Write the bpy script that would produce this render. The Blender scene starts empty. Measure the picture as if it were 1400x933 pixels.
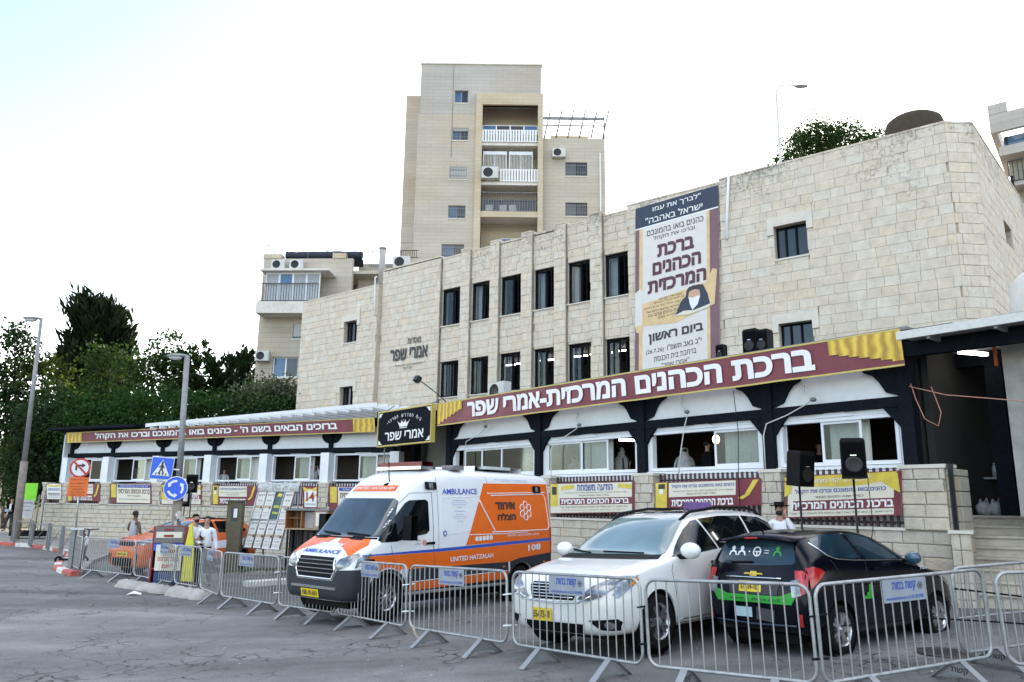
import bpy, bmesh, math, random
import numpy as np
from mathutils import Vector, Matrix
from mathutils.bvhtree import BVHTree
random.seed(7)
rng = np.random.default_rng(7)
R = math.radians
SC = bpy.context.scene
COL = SC.collection
# ---------------------------------------------------------------- camera
EYE = 1.95
PITCH, ROLL, FPX = 11.9, 0.012, 1060.0          # focal length in pixels of a 1400 px wide picture
cam_d = bpy.data.cameras.new("camera")
cam = bpy.data.objects.new("camera", cam_d)
COL.objects.link(cam)
cam_d.sensor_width = 36
cam_d.lens = FPX / 1400 * 36
cam_d.clip_start = 0.1
cam_d.clip_end = 3000
th = R(PITCH)
fwd = Vector((0, math.cos(th), math.sin(th)))
up0 = Vector((0, -math.sin(th), math.cos(th)))
rt0 = Vector((1, 0, 0))
rt = rt0 * math.cos(ROLL) + up0 * math.sin(ROLL)
upv = -rt0 * math.sin(ROLL) + up0 * math.cos(ROLL)
mw = Matrix((rt, upv, -fwd)).transposed().to_4x4()
mw.translation = Vector((0, 0, EYE))
cam.matrix_world = mw
SC.camera = cam
# ---------------------------------------------------------------- sky, sun, exposure
SKYLOC = (11.5, 0.3, 4.3)
SUN_EL, SUN_AZ = 23.0, 22.0                      # degrees above the horizon, degrees right of +Y
world = bpy.data.worlds.new("World")
SC.world = world
world.use_nodes = True
wn, wl = world.node_tree.nodes, world.node_tree.links
wn.clear()
wout = wn.new("ShaderNodeOutputWorld")
wbg = wn.new("ShaderNodeBackground")
sky = wn.new("ShaderNodeTexSky")
sky.sky_type = 'NISHITA'
sky.sun_disc = False
sky.sun_elevation = R(SUN_EL)
sky.sun_rotation = R(SUN_AZ)
sky.air_density = 1.0
sky.dust_density = 1.0
sky.ozone_density = 1.0
# thin high cloud, warm white, mixed over the sky
tc = wn.new("ShaderNodeTexCoord")
mp = wn.new("ShaderNodeMapping")
mp.inputs['Scale'].default_value = (1.0, 1.0, 2.6)
mp.inputs['Location'].default_value = SKYLOC
nz = wn.new("ShaderNodeTexNoise")
nz.inputs['Scale'].default_value = 1.3
nz.inputs['Detail'].default_value = 7
nz.inputs['Roughness'].default_value = 0.55
cr = wn.new("ShaderNodeValToRGB")
cr.color_ramp.elements[0].position = 0.47
cr.color_ramp.elements[1].position = 0.64
mx = wn.new("ShaderNodeMix")
mx.data_type = 'RGBA'
wl.new(tc.outputs['Generated'], mp.inputs[0])
wl.new(mp.outputs[0], nz.inputs['Vector'])
wl.new(nz.outputs[0], cr.inputs[0])
fm = wn.new("ShaderNodeMath"); fm.operation = 'MULTIPLY'; fm.inputs[1].default_value = 0.9
wl.new(cr.outputs[0], fm.inputs[0])
wl.new(fm.outputs[0], mx.inputs[0])
wl.new(sky.outputs[0], mx.inputs[6])
mx.inputs[7].default_value = (9.0, 8.9, 8.7, 1)
wl.new(mx.outputs[2], wbg.inputs[0])
wbg.inputs[1].default_value = 0.10
wl.new(wbg.outputs[0], wout.inputs[0])
sun_d = bpy.data.lights.new("sun", 'SUN')
sun = bpy.data.objects.new("sun", sun_d)
COL.objects.link(sun)
sun_d.energy = 2.6
sun_d.angle = R(0.5)
sun_d.color = (1.0, 0.94, 0.84)
sdir = Vector((math.sin(R(SUN_AZ)) * math.cos(R(SUN_EL)), math.cos(R(SUN_AZ)) * math.cos(R(SUN_EL)), math.sin(R(SUN_EL))))
sun.rotation_euler = sdir.to_track_quat('Z', 'Y').to_euler()
sun.location = sdir * 200
SC.view_settings.view_transform = 'Standard'
SC.view_settings.look = 'None'
SC.view_settings.exposure = 2.2
SC.view_settings.gamma = 1.0
SC.cycles.max_bounces = 7
SC.cycles.transparent_max_bounces = 12
# ---------------------------------------------------------------- surveying: picture point + distance -> world point
def ray(px, py):
 return (rt * ((px - 700) / FPX) - upv * ((py - 466.5) / FPX) + fwd)
def pt(px, py, Y):
 d = ray(px, py)
 return Vector((0, 0, EYE)) + d * (Y / d.y)
def G(x, y):
 """height of the street surface"""
 a = max(-5.0, min(9.0, x)) * 0.045
 t = max(0.0, min(1.0, (y - 26) / 16.0)); t = t * t * (3 - 2 * t)
 l = max(0.0, min(1.0, (-x - 12) / 10.0))
 return a + 0.34 * t * l
def gpt(px, py, dz=0.0):
 """world point on the street seen at a picture point"""
 d = ray(px, py); z = 0.0
 for _ in range(12):
  t = (z + dz - EYE) / d.z
  P = Vector((0, 0, EYE)) + d * t
  z = G(P.x, P.y)
 return P
# ---------------------------------------------------------------- object helpers
def link(o, parent=None):
 COL.objects.link(o)
 if parent is not None:
  o.parent = parent
 return o
def tag(o, label=None, cat=None, group=None, kind=None):
 if label: o['label'] = label
 if cat: o['category'] = cat
 if group: o['group'] = group
 if kind: o['kind'] = kind
 return o
def thing(name, label, cat, loc=(0, 0, 0), rz=0.0, group=None):
 o = bpy.data.objects.new(name, None)
 o.empty_display_size = 0.2
 COL.objects.link(o)
 o.location = loc
 o.rotation_euler = (0, 0, rz)
 return tag(o, label, cat, group)
def sub(name, parent, loc=(0, 0, 0), rz=0.0):
 o = bpy.data.objects.new(name, None)
 o.empty_display_size = 0.1
 link(o, parent)
 o.location = loc; o.rotation_euler = (0, 0, rz)
 return o
def copy_tree(o, parent=None):
 c = o.copy()
 COL.objects.link(c)
 if parent is not None:
  c.parent = parent
 for ch in list(o.children):
  copy_tree(ch, c)
 return c
class MB:
 """collects simple shapes and links them as one mesh object"""
 def __init__(s):
  s.v = []; s.f = []; s.sm = []
 def add(s, vs, fs, smooth=False):
  n = len(s.v)
  s.v += [tuple(v) for v in vs]
  s.f += [tuple(n + i for i in f) for f in fs]
  s.sm += [smooth] * len(fs)
  return s
 def box(s, x0, x1, y0, y1, z0, z1, M=None):
  vs = [Vector(v) for v in ((x0, y0, z0), (x1, y0, z0), (x1, y1, z0), (x0, y1, z0), (x0, y0, z1), (x1, y0, z1), (x1, y1, z1), (x0, y1, z1))]
  if M is not None: vs = [M @ v for v in vs]
  return s.add(vs, [(0, 3, 2, 1), (4, 5, 6, 7), (0, 1, 5, 4), (1, 2, 6, 5), (2, 3, 7, 6), (3, 0, 4, 7)])
 def cbox(s, x0, x1, y0, y1, z0, z1, c, M=None):
  """box with chamfered edges on its front (-y) face"""
  o = [(x0, y1, z0), (x1, y1, z0), (x1, y1, z1), (x0, y1, z1)]
  m = [(x0, y0 + c, z0), (x1, y0 + c, z0), (x1, y0 + c, z1), (x0, y0 + c, z1)]
  i = [(x0 + c, y0, z0 + c), (x1 - c, y0, z0 + c), (x1 - c, y0, z1 - c), (x0 + c, y0, z1 - c)]
  vs = [Vector(v) for v in o + m + i]
  if M is not None: vs = [M @ v for v in vs]
  fs = [(8, 9, 10, 11)]
  for k in range(4):
   q = (k + 1) % 4
   fs += [(4 + k, 4 + q, 8 + q, 8 + k), (k, q, 4 + q, 4 + k)]
  return s.add(vs, fs)
 def tube(s, pts, r, seg=8, caps=True, smooth=True):
  """tube along a polyline; r may be a list"""
  pts = [Vector(p) for p in pts]
  rs = r if isinstance(r, (list, tuple)) else [r] * len(pts)
  n0 = len(s.v); prev = None
  for i, p in enumerate(pts):
   if i == 0: d = pts[1] - p
   elif i == len(pts) - 1: d = p - pts[i - 1]
   else: d = (pts[i + 1] - p).normalized() + (p - pts[i - 1]).normalized()
   d = d.normalized()
   if prev is None:
    a = Vector((0, 0, 1)) if abs(d.z) < 0.9 else Vector((1, 0, 0))
    u = d.cross(a).normalized()
   else:
    u = (prev - d * prev.dot(d)).normalized()
   prev = u; w = d.cross(u)
   for k in range(seg):
    t = 2 * math.pi * k / seg
    s.v.append(tuple(p + (u * math.cos(t) + w * math.sin(t)) * rs[i]))
  for i in range(len(pts) - 1):
   for k in range(seg):
    q = (k + 1) % seg
    s.f.append((n0 + i * seg + k, n0 + i * seg + q, n0 + (i + 1) * seg + q, n0 + (i + 1) * seg + k)); s.sm.append(smooth)
  if caps:
   s.f.append(tuple(n0 + k for k in reversed(range(seg)))); s.sm.append(False)
   e = n0 + (len(pts) - 1) * seg
   s.f.append(tuple(e + k for k in range(seg))); s.sm.append(False)
  return s
 def lathe(s, prof, seg=24, M=None, smooth=True):
  """profile [(r, h)] turned about local z"""
  n0 = len(s.v)
  for r, h in prof:
   for k in range(seg):
    t = 2 * math.pi * k / seg
    v = Vector((r * math.cos(t), r * math.sin(t), h))
    if M is not None: v = M @ v
    s.v.append(tuple(v))
  for i in range(len(prof) - 1):
   for k in range(seg):
    q = (k + 1) % seg
    s.f.append((n0 + i * seg + k, n0 + i * seg + q, n0 + (i + 1) * seg + q, n0 + (i + 1) * seg + k)); s.sm.append(smooth)
  return s
 def prism(s, poly, y0, y1, M=None):
  """polygon in x,z extruded from y0 to y1"""
  n = len(poly)
  vs = [Vector((x, y0, z)) for x, z in poly] + [Vector((x, y1, z)) for x, z in poly]
  if M is not None: vs = [M @ v for v in vs]
  fs = [tuple(range(n)), tuple(reversed(range(n, 2 * n)))]
  for k in range(n):
   q = (k + 1) % n
   fs.append((k, n + k, n + q, q))
  return s.add(vs, fs)
 def ball(s, c, rx, ry=None, rz=None, seg=12, rings=8, M=None):
  ry = ry or rx; rz = rz or rx
  prof = []
  n0 = len(s.v)
  for i in range(rings + 1):
   a = math.pi * i / rings
   for k in range(seg):
    t = 2 * math.pi * k / seg
    v = Vector((c[0] + rx * math.sin(a) * math.cos(t), c[1] + ry * math.sin(a) * math.sin(t), c[2] - rz * math.cos(a)))
    if M is not None: v = M @ v
    s.v.append(tuple(v))
  for i in range(rings):
   for k in range(seg):
    q = (k + 1) % seg
    s.f.append((n0 + i * seg + k, n0 + i * seg + q, n0 + (i + 1) * seg + q, n0 + (i + 1) * seg + k)); s.sm.append(True)
  return s
 def mesh(s, name, mat):
  me = bpy.data.meshes.new(name)
  me.from_pydata(s.v, [], s.f)
  me.polygons.foreach_set('use_smooth', s.sm)
  if mat is not None: me.materials.append(mat)
  me.validate()
  return me
 def build(s, name, mat, parent=None, loc=None, rz=None):
  me = s.mesh(name, mat)
  bm = bmesh.new(); bm.from_mesh(me)
  bmesh.ops.recalc_face_normals(bm, faces=bm.faces)
  bm.to_mesh(me); bm.free()
  o = bpy.data.objects.new(name, me)
  link(o, parent)
  if loc is not None: o.location = loc
  if rz is not None: o.rotation_euler = (0, 0, rz)
  return o
def instance(name, me, parent, loc=(0, 0, 0), scale=None, rz=0.0):
 o = bpy.data.objects.new(name, me)
 link(o, parent)
 o.location = loc
 if scale: o.scale = scale
 o.rotation_euler = (0, 0, rz)
 return o
def sheet(name, poly, mat, parent=None):
 return MB().add(poly, [tuple(range(len(poly)))]).build(name, mat, parent)
def mods_baked(o, *mods):
 """apply modifiers given as (type, dict)"""
 for t, kw in mods:
  m = o.modifiers.new(t, t)
  for k, v in kw.items(): setattr(m, k, v)
 dg = bpy.context.evaluated_depsgraph_get()
 dg.update()
 me = bpy.data.meshes.new_from_object(o.evaluated_get(dg))
 old = o.data
 o.modifiers.clear()
 o.data = me
 if old.users == 0: bpy.data.meshes.remove(old)
 return o
# ---------------------------------------------------------------- materials
MATS = {}
def _nt(name):
 m = bpy.data.materials.new(name); m.use_nodes = True
 nt = m.node_tree; b = nt.nodes['Principled BSDF']
 return m, nt, nt.nodes, nt.links, b
def mat(name, col, rough=0.6, metal=0.0, vary=0.12, scale=6.0, bump=0.0, bscale=40.0, spec=0.5, coat=0.0, rand=0.0, dirt=0.0, dirtcol=(0.05, 0.045, 0.04), emit=0.0, trans=0.0, alpha=1.0, dscale=1.3):
 if name in MATS: return MATS[name]
 m, nt, N, L, b = _nt(name)
 tc = N.new('ShaderNodeTexCoord')
 n1 = N.new('ShaderNodeTexNoise'); n1.inputs['Scale'].default_value = scale; n1.inputs['Detail'].default_value = 6
 L.new(tc.outputs['Object'], n1.inputs['Vector'])
 mr = N.new('ShaderNodeMapRange'); mr.inputs[1].default_value = 0.25; mr.inputs[2].default_value = 0.75
 mr.inputs[3].default_value = 1 - vary; mr.inputs[4].default_value = 1 + vary
 L.new(n1.outputs[0], mr.inputs[0])
 val = mr.outputs[0]
 if rand > 0:
  oi = N.new('ShaderNodeObjectInfo')
  m2 = N.new('ShaderNodeMapRange'); m2.inputs[3].default_value = 1 - rand; m2.inputs[4].default_value = 1 + rand
  L.new(oi.outputs['Random'], m2.inputs[0])
  mm = N.new('ShaderNodeMath'); mm.operation = 'MULTIPLY'; L.new(val, mm.inputs[0]); L.new(m2.outputs[0], mm.inputs[1]); val = mm.outputs[0]
 hs = N.new('ShaderNodeHueSaturation'); hs.inputs['Color'].default_value = (*col, 1)
 L.new(val, hs.inputs['Value'])
 c = hs.outputs[0]
 if dirt > 0:
  n2 = N.new('ShaderNodeTexNoise'); n2.inputs['Scale'].default_value = dscale; n2.inputs['Detail'].default_value = 9; n2.inputs['Roughness'].default_value = 0.65
  L.new(tc.outputs['Object'], n2.inputs['Vector'])
  r2 = N.new('ShaderNodeMapRange'); r2.inputs[1].default_value = 0.48; r2.inputs[2].default_value = 0.72; r2.inputs[4].default_value = dirt
  L.new(n2.outputs[0], r2.inputs[0])
  mi = N.new('ShaderNodeMix'); mi.data_type = 'RGBA'; L.new(r2.outputs[0], mi.inputs[0]); L.new(c, mi.inputs[6]); mi.inputs[7].default_value = (*dirtcol, 1)
  c = mi.outputs[2]
 L.new(c, b.inputs['Base Color'])
 b.inputs['Roughness'].default_value = rough
 b.inputs['Metallic'].default_value = metal
 b.inputs['Specular IOR Level'].default_value = spec
 b.inputs['Coat Weight'].default_value = coat
 b.inputs['Coat Roughness'].default_value = 0.04
 b.inputs['Transmission Weight'].default_value = trans
 b.inputs['Alpha'].default_value = alpha
 if emit > 0:
  b.inputs['Emission Color'].default_value = (*col, 1); b.inputs['Emission Strength'].default_value = emit
 if bump > 0:
  n3 = N.new('ShaderNodeTexNoise'); n3.inputs['Scale'].default_value = bscale; n3.inputs['Detail'].default_value = 5
  L.new(tc.outputs['Object'], n3.inputs['Vector'])
  bp = N.new('ShaderNodeBump'); bp.inputs['Strength'].default_value = bump; bp.inputs['Distance'].default_value = 0.02
  L.new(n3.outputs[0], bp.inputs['Height']); L.new(bp.outputs[0], b.inputs['Normal'])
 MATS[name] = m
 return m
def stone_mat(name, base, warm, pale, stain=0.5, bump=0.6, warm_at=0.72):
 """Jerusalem limestone: tint per stone, pitted face, black lichen specks in patches (more along the parapet)"""
 m, nt, N, L, b = _nt(name)
 tc = N.new('ShaderNodeTexCoord'); geo = N.new('ShaderNodeNewGeometry'); oi = N.new('ShaderNodeObjectInfo')
 at = N.new('ShaderNodeAttribute'); at.attribute_name = 'tint'
 ad = N.new('ShaderNodeMath'); ad.operation = 'ADD'; L.new(oi.outputs['Random'], ad.inputs[0]); L.new(at.outputs['Fac'], ad.inputs[1])
 fr = N.new('ShaderNodeMath'); fr.operation = 'FRACT'; L.new(ad.outputs[0], fr.inputs[0])
 rp = N.new('ShaderNodeValToRGB'); e = rp.color_ramp.elements
 e[0].position = 0.0; e[0].color = (*pale, 1); e[1].position = 1.0; e[1].color = (*warm, 1)
 x = e.new(0.35); x.color = (*base, 1); x = e.new(warm_at); x.color = tuple(0.55 * a + 0.45 * c for a, c in zip(base, warm)) + (1,)
 x = e.new(0.5); x.color = tuple(a * 0.96 for a in base) + (1,)
 L.new(fr.outputs[0], rp.inputs[0])
 n1 = N.new('ShaderNodeTexNoise'); n1.inputs['Scale'].default_value = 3.5; n1.inputs['Detail'].default_value = 8; n1.inputs['Roughness'].default_value = 0.65
 L.new(geo.outputs['Position'], n1.inputs['Vector'])
 mr = N.new('ShaderNodeMapRange'); mr.inputs[1].default_value = 0.3; mr.inputs[2].default_value = 0.7; mr.inputs[3].default_value = 0.84; mr.inputs[4].default_value = 1.12
 L.new(n1.outputs[0], mr.inputs[0])
 hs = N.new('ShaderNodeHueSaturation'); L.new(rp.outputs[0], hs.inputs['Color']); L.new(mr.outputs[0], hs.inputs['Value'])
 n2 = N.new('ShaderNodeTexNoise'); n2.inputs['Scale'].default_value = 0.55; n2.inputs['Detail'].default_value = 4
 L.new(geo.outputs['Position'], n2.inputs['Vector'])
 n3 = N.new('ShaderNodeTexNoise'); n3.inputs['Scale'].default_value = 9; n3.inputs['Detail'].default_value = 9; n3.inputs['Roughness'].default_value = 0.75
 L.new(geo.outputs['Position'], n3.inputs['Vector'])
 sx = N.new('ShaderNodeSeparateXYZ'); L.new(geo.outputs['Position'], sx.inputs[0])
 hz = N.new('ShaderNodeMapRange'); hz.inputs[1].default_value = 11.5; hz.inputs[2].default_value = 13.0; hz.inputs[3].default_value = 0.0; hz.inputs[4].default_value = 0.13
 L.new(sx.outputs['Z'], hz.inputs[0])
 a1 = N.new('ShaderNodeMath'); a1.operation = 'MULTIPLY_ADD'; a1.inputs[1].default_value = 0.5
 L.new(n2.outputs[0], a1.inputs[0]); L.new(n3.outputs[0], a1.inputs[2])
 a2 = N.new('ShaderNodeMath'); a2.operation = 'ADD'; L.new(a1.outputs[0], a2.inputs[0]); L.new(hz.outputs[0], a2.inputs[1])
 r3 = N.new('ShaderNodeMapRange'); r3.inputs[1].default_value = 0.86; r3.inputs[2].default_value = 1.0; r3.inputs[4].default_value = stain
 L.new(a2.outputs[0], r3.inputs[0])
 mi = N.new('ShaderNodeMix'); mi.data_type = 'RGBA'; L.new(r3.outputs[0], mi.inputs[0]); L.new(hs.outputs[0], mi.inputs[6]); mi.inputs[7].default_value = (0.09, 0.085, 0.08, 1)
 L.new(mi.outputs[2], b.inputs['Base Color'])
 b.inputs['Roughness'].default_value = 0.85
 b.inputs['Specular IOR Level'].default_value = 0.25
 n4 = N.new('ShaderNodeTexNoise'); n4.inputs['Scale'].default_value = 16; n4.inputs['Detail'].default_value = 8; n4.inputs['Roughness'].default_value = 0.7
 L.new(geo.outputs['Position'], n4.inputs['Vector'])
 bp = N.new('ShaderNodeBump'); bp.inputs['Strength'].default_value = bump; bp.inputs['Distance'].default_value = 0.03
 L.new(n4.outputs[0], bp.inputs['Height']); L.new(bp.outputs[0], b.inputs['Normal'])
 MATS[name] = m
 return m
STONE = stone_mat('limestone_facade', (0.62, 0.55, 0.455), (0.62, 0.52, 0.405), (0.62, 0.57, 0.485), stain=0.6, warm_at=0.88)
STONE_B = stone_mat('limestone_rough', (0.55, 0.495, 0.41), (0.55, 0.47, 0.36), (0.55, 0.505, 0.43), stain=0.35, bump=1.0, warm_at=0.8)
STONE_T = stone_mat('limestone_tower', (0.46, 0.405, 0.33), (0.52, 0.41, 0.30), (0.44, 0.41, 0.36), stain=0.0, bump=0.2)
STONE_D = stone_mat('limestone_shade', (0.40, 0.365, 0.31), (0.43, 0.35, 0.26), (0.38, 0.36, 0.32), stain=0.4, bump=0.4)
MORTAR = mat('mortar', (0.46, 0.405, 0.325), 0.9, vary=0.2, bump=0.4)
TRIM = mat('smooth_limestone_trim', (0.60, 0.56, 0.485), 0.7, vary=0.08, bump=0.15)
PLASTER = mat('pale_plaster', (0.62, 0.59, 0.53), 0.8, vary=0.08, dirt=0.35, dirtcol=(0.30, 0.24, 0.17), bump=0.1)
WHITE = mat('white_frame', (0.72, 0.74, 0.77), 0.45, vary=0.04, dirt=0.12)
WHITEPAINT = mat('white_painted_board', (0.70, 0.71, 0.72), 0.6, vary=0.05, dirt=0.1, dirtcol=(0.4, 0.38, 0.35))
BLACKWOOD = mat('black_stained_timber', (0.0065, 0.009, 0.014), 0.75, vary=0.3, scale=12, bump=0.2, spec=0.08)
BLACK = mat('black_plastic', (0.006, 0.006, 0.007), 0.6, vary=0.15, bump=0.1, bscale=200, spec=0.12)
BLACKMETAL = mat('black_metal', (0.02, 0.02, 0.022), 0.4, metal=0.6, vary=0.2)
RUBBER = mat('tyre_rubber', (0.008, 0.008, 0.008), 0.85, vary=0.2, dirt=0.2, dirtcol=(0.03, 0.028, 0.025), spec=0.1)
STEEL = mat('galvanised_steel', (0.50, 0.51, 0.53), 0.38, metal=0.75, vary=0.12, scale=9, dirt=0.35, dirtcol=(0.16, 0.11, 0.08), dscale=5)
GREYMETAL = mat('grey_painted_metal', (0.20, 0.205, 0.21), 0.5, metal=0.3, vary=0.15, dirt=0.25)
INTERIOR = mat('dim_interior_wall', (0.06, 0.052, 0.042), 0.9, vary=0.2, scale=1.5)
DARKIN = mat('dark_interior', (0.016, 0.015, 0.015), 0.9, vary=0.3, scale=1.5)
CURTAIN = mat('pale_curtain', (0.58, 0.58, 0.56), 0.9, vary=0.1, scale=14)
DRAPE = mat('ivory_curtain', (0.66, 0.64, 0.58), 0.9, vary=0.08, scale=14)
CONC = mat('concrete', (0.36, 0.345, 0.32), 0.9, vary=0.15, scale=5, bump=0.5, dirt=0.3)
RED = mat('kerb_red', (0.42, 0.08, 0.06), 0.8, vary=0.25, dirt=0.6, dirtcol=(0.33, 0.28, 0.25), bump=0.3, dscale=4)
KWHITE = mat('kerb_white', (0.60, 0.58, 0.55), 0.8, vary=0.2, dirt=0.5, dirtcol=(0.25, 0.23, 0.21), bump=0.3, dscale=4)
def glass(name, col=(0.02, 0.025, 0.03), rough=0.03, spec=0.6):
 return mat(name, col, rough, vary=0.3, scale=2.0, spec=spec)
GLASS = glass('window_glass')
GLASSB = glass('blue_reflecting_glass', (0.06, 0.12, 0.22), 0.08)
def clearglass():
 m, nt, N, L, b = _nt('clear_window_pane')
 tr = N.new('ShaderNodeBsdfTransparent'); tr.inputs[0].default_value = (0.80, 0.84, 0.84, 1)
 gl = N.new('ShaderNodeBsdfGlossy'); gl.inputs['Roughness'].default_value = 0.02
 fz = N.new('ShaderNodeFresnel'); fz.inputs[0].default_value = 1.3
 ms = N.new('ShaderNodeMixShader')
 ad = N.new('ShaderNodeMath'); ad.operation = 'ADD'; ad.inputs[1].default_value = 0.01
 L.new(fz.outputs[0], ad.inputs[0]); L.new(ad.outputs[0], ms.inputs[0]); L.new(tr.outputs[0], ms.inputs[1]); L.new(gl.outputs[0], ms.inputs[2])
 L.new(ms.outputs[0], N['Material Output'].inputs[0])
 return m
PANE = clearglass()
# ---------------------------------------------------------------- a facade frame: u runs to the right, y into the building
class Frame:
 def __init__(s, X, Y, rzdeg):
  s.o = Vector((X, Y, 0)); s.rz = R(rzdeg)
  s.u = Vector((math.cos(s.rz), math.sin(s.rz), 0)); s.n = Vector((-math.sin(s.rz), math.cos(s.rz), 0))
 def uz(s, px, py, off=0.0):
  d = ray(px, py); O = Vector((0, 0, EYE))
  t = ((s.o + s.n * off) - O).dot(s.n) / d.dot(s.n)
  P = O + d * t
  return (P - s.o).dot(s.u), P.z
 def world(s, u, y, z): return s.o + s.u * u + s.n * y + Vector((0, 0, z))
 def local(s, P):
  q = P - s.o
  return q.dot(s.u), q.dot(s.n), P.z
def fill_rects(u0, u1, z0, z1, holes):
 """split a rectangle with rectangular holes into a list of solid rectangles"""
 us = sorted({u0, u1, *[min(max(h[0], u0), u1) for h in holes], *[min(max(h[1], u0), u1) for h in holes]})
 out = []
 for a, b in zip(us[:-1], us[1:]):
  if b - a < 1e-4: continue
  m = (a + b) / 2
  cuts = sorted([(max(h[2], z0), min(h[3], z1)) for h in holes if h[0] < m < h[1]])
  z = z0
  for c0, c1 in cuts:
   if c0 > z + 1e-4: out.append((a, b, z, c0))
   z = max(z, c1)
  if z < z1 - 1e-4: out.append((a, b, z, z1))
 return out
def lay_stones(u0, u1, z0, ztop, ch, holes, lmin=0.4, lmax=0.9, rnd=None):
 """coursed stones (u0,u1,z0,z1) clipped round holes; ztop may be a function of u"""
 rnd = rnd or random
 zt = ztop if callable(ztop) else (lambda u: ztop)
 out = []
 zmax = max(zt(u0 + (u1 - u0) * k / 40) for k in range(41))
 n = int(math.ceil((zmax - z0) / ch - 0.05)); k = 0
 for k in range(n):
  a = z0 + k * ch; b = a + ch
  u = u0 - rnd.random() * lmax * 0.6
  while u < u1:
   L_ = rnd.uniform(lmin, lmax)
   s0, s1 = max(u, u0), min(u + L_, u1)
   u += L_
   if s1 - s0 < 0.08: continue
   top = min(b, zt((s0 + s1) / 2))
   if top - a < 0.06: continue
   segs = [(s0, s1, a, top)]
   for h in holes:
    ns = []
    for (p, q, c, d) in segs:
     if q <= h[0] or p >= h[1] or d <= h[2] or c >= h[3]: ns.append((p, q, c, d)); continue
     if p < h[0] - 0.04: ns.append((p, h[0], c, d))
     if q > h[1] + 0.04: ns.append((h[1], q, c, d))
     if d > h[3] + 0.04: ns.append((max(p, h[0]), min(q, h[1]), h[3], d))
     if c < h[2] - 0.04: ns.append((max(p, h[0]), min(q, h[1]), c, h[2]))
    segs = ns
   out += [s_ for s_ in segs if s_[1] - s_[0] > 0.05 and s_[3] - s_[2] > 0.04]
 return out
_unit = {}
def unit_stone(m, c=0.03):
 if m.name not in _unit:
  _unit[m.name] = MB().cbox(0, 1, 0, 1, 0, 1, c).mesh('stone', m)
  _unit[m.name].materials.clear(); _unit[m.name].materials.append(m)
 return _unit[m.name]
def stones_build(parent, stones, m, depth=0.05, y=0.0, gap=0.012, nparts=0, rank=None, name='stone', jitter=0.006, rest='stonework'):
 """the nparts best-ranked stones become single parts, the rest one part of kind stuff. y = plane of the faces"""
 if rank: stones = sorted(stones, key=rank)
 g = gap / 2
 me = unit_stone(m, 0.05)
 for s_ in stones[:nparts]:
  j = random.uniform(-jitter, jitter)
  instance(name, me, parent, (s_[0] + g, y + j, s_[2] + g), (s_[1] - s_[0] - 2 * g, depth - j, s_[3] - s_[2] - 2 * g))
 if len(stones) > nparts:
  mb = MB(); tints = []
  for s_ in stones[nparts:]:
   j = random.uniform(-jitter, jitter)
   n = len(mb.f)
   mb.cbox(s_[0] + g, s_[1] - g, y + j, y + depth, s_[2] + g, s_[3] - g, 0.012)
   tints += [random.random()] * (len(mb.f) - n)
  m2 = mb.mesh(rest, m)
  a = m2.attributes.new('tint', 'FLOAT', 'FACE')
  if len(a.data) == len(tints): a.data.foreach_set('value', tints)
  o = bpy.data.objects.new(rest, m2); link(o, parent)
  tag(o, kind='stuff')
  return o
# ---------------------------------------------------------------- lettering and flat print
def is_heb(s): return any('\u0590' <= c <= '\u05ff' for c in s)
def visual(s):
 """logical order -> left-to-right visual order for Hebrew with numbers kept readable"""
 if not is_heb(s): return s
 out = []; run = ''
 for ch in s:
  if ch.isdigit() or (run and ch in './:' ): run += ch
  else:
   if run: out.append(run); run = ''
   out.append({'(': ')', ')': '('}.get(ch, ch))
 if run: out.append(run)
 return ''.join(reversed(out))
_glyphs = {}
from mathutils.geometry import interpolate_bezier, tessellate_polygon
def _contours(o, res):
 cu = o.to_curve(bpy.context.evaluated_depsgraph_get()); out = []
 for sp in cu.splines:
  if sp.type == 'BEZIER':
   n = len(sp.bezier_points); pl_ = []
   for i in range(n):
    p, q = sp.bezier_points[i], sp.bezier_points[(i + 1) % n]
    straight = (p.handle_right - p.co).length < 1e-5 and (q.handle_left - q.co).length < 1e-5
    d1, d2 = (p.handle_right - p.co), (q.co - q.handle_left); d3 = (q.co - p.co)
    if not straight and abs(d1.x * d3.y - d1.y * d3.x) < 1e-6 and abs(d2.x * d3.y - d2.y * d3.x) < 1e-6: straight = True
    pl_ += [p.co.copy()] if straight else interpolate_bezier(p.co, p.handle_right, q.handle_left, q.co, res + 2)[:-1]
  else: pl_ = [Vector(p.co[:3]) for p in sp.points]
  c = []
  for p in pl_:
   if not c or (p - c[-1]).length > 1e-4: c.append(Vector((p.x, p.y, 0)))
  if len(c) > 2 and (c[0] - c[-1]).length < 1e-4: c.pop()
  if len(c) > 2: out.append(c)
 o.to_curve_clear()
 return out
def _area(c): return 0.5 * sum(c[i].x * c[(i + 1) % len(c)].y - c[(i + 1) % len(c)].x * c[i].y for i in range(len(c)))
def _inside(p, c):
 r_ = False; j = len(c) - 1
 for i in range(len(c)):
  if (c[i].y > p.y) != (c[j].y > p.y) and p.x < (c[j].x - c[i].x) * (p.y - c[i].y) / (c[j].y - c[i].y) + c[i].x: r_ = not r_
  j = i
 return r_
def _offset(c, d):
 n = len(c); out = []
 for i in range(n):
  a, b_, e = c[i - 1], c[i], c[(i + 1) % n]
  t1 = (b_ - a).normalized(); t2 = (e - b_).normalized()
  n1 = Vector((t1.y, -t1.x, 0)); n2 = Vector((t2.y, -t2.x, 0)); m = n1 + n2
  if m.length < 0.35: m = n1
  m.normalize(); k = 1 / max(0.5, m.dot(n1))
  out.append(b_ + m * d * k)
 return out
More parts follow.
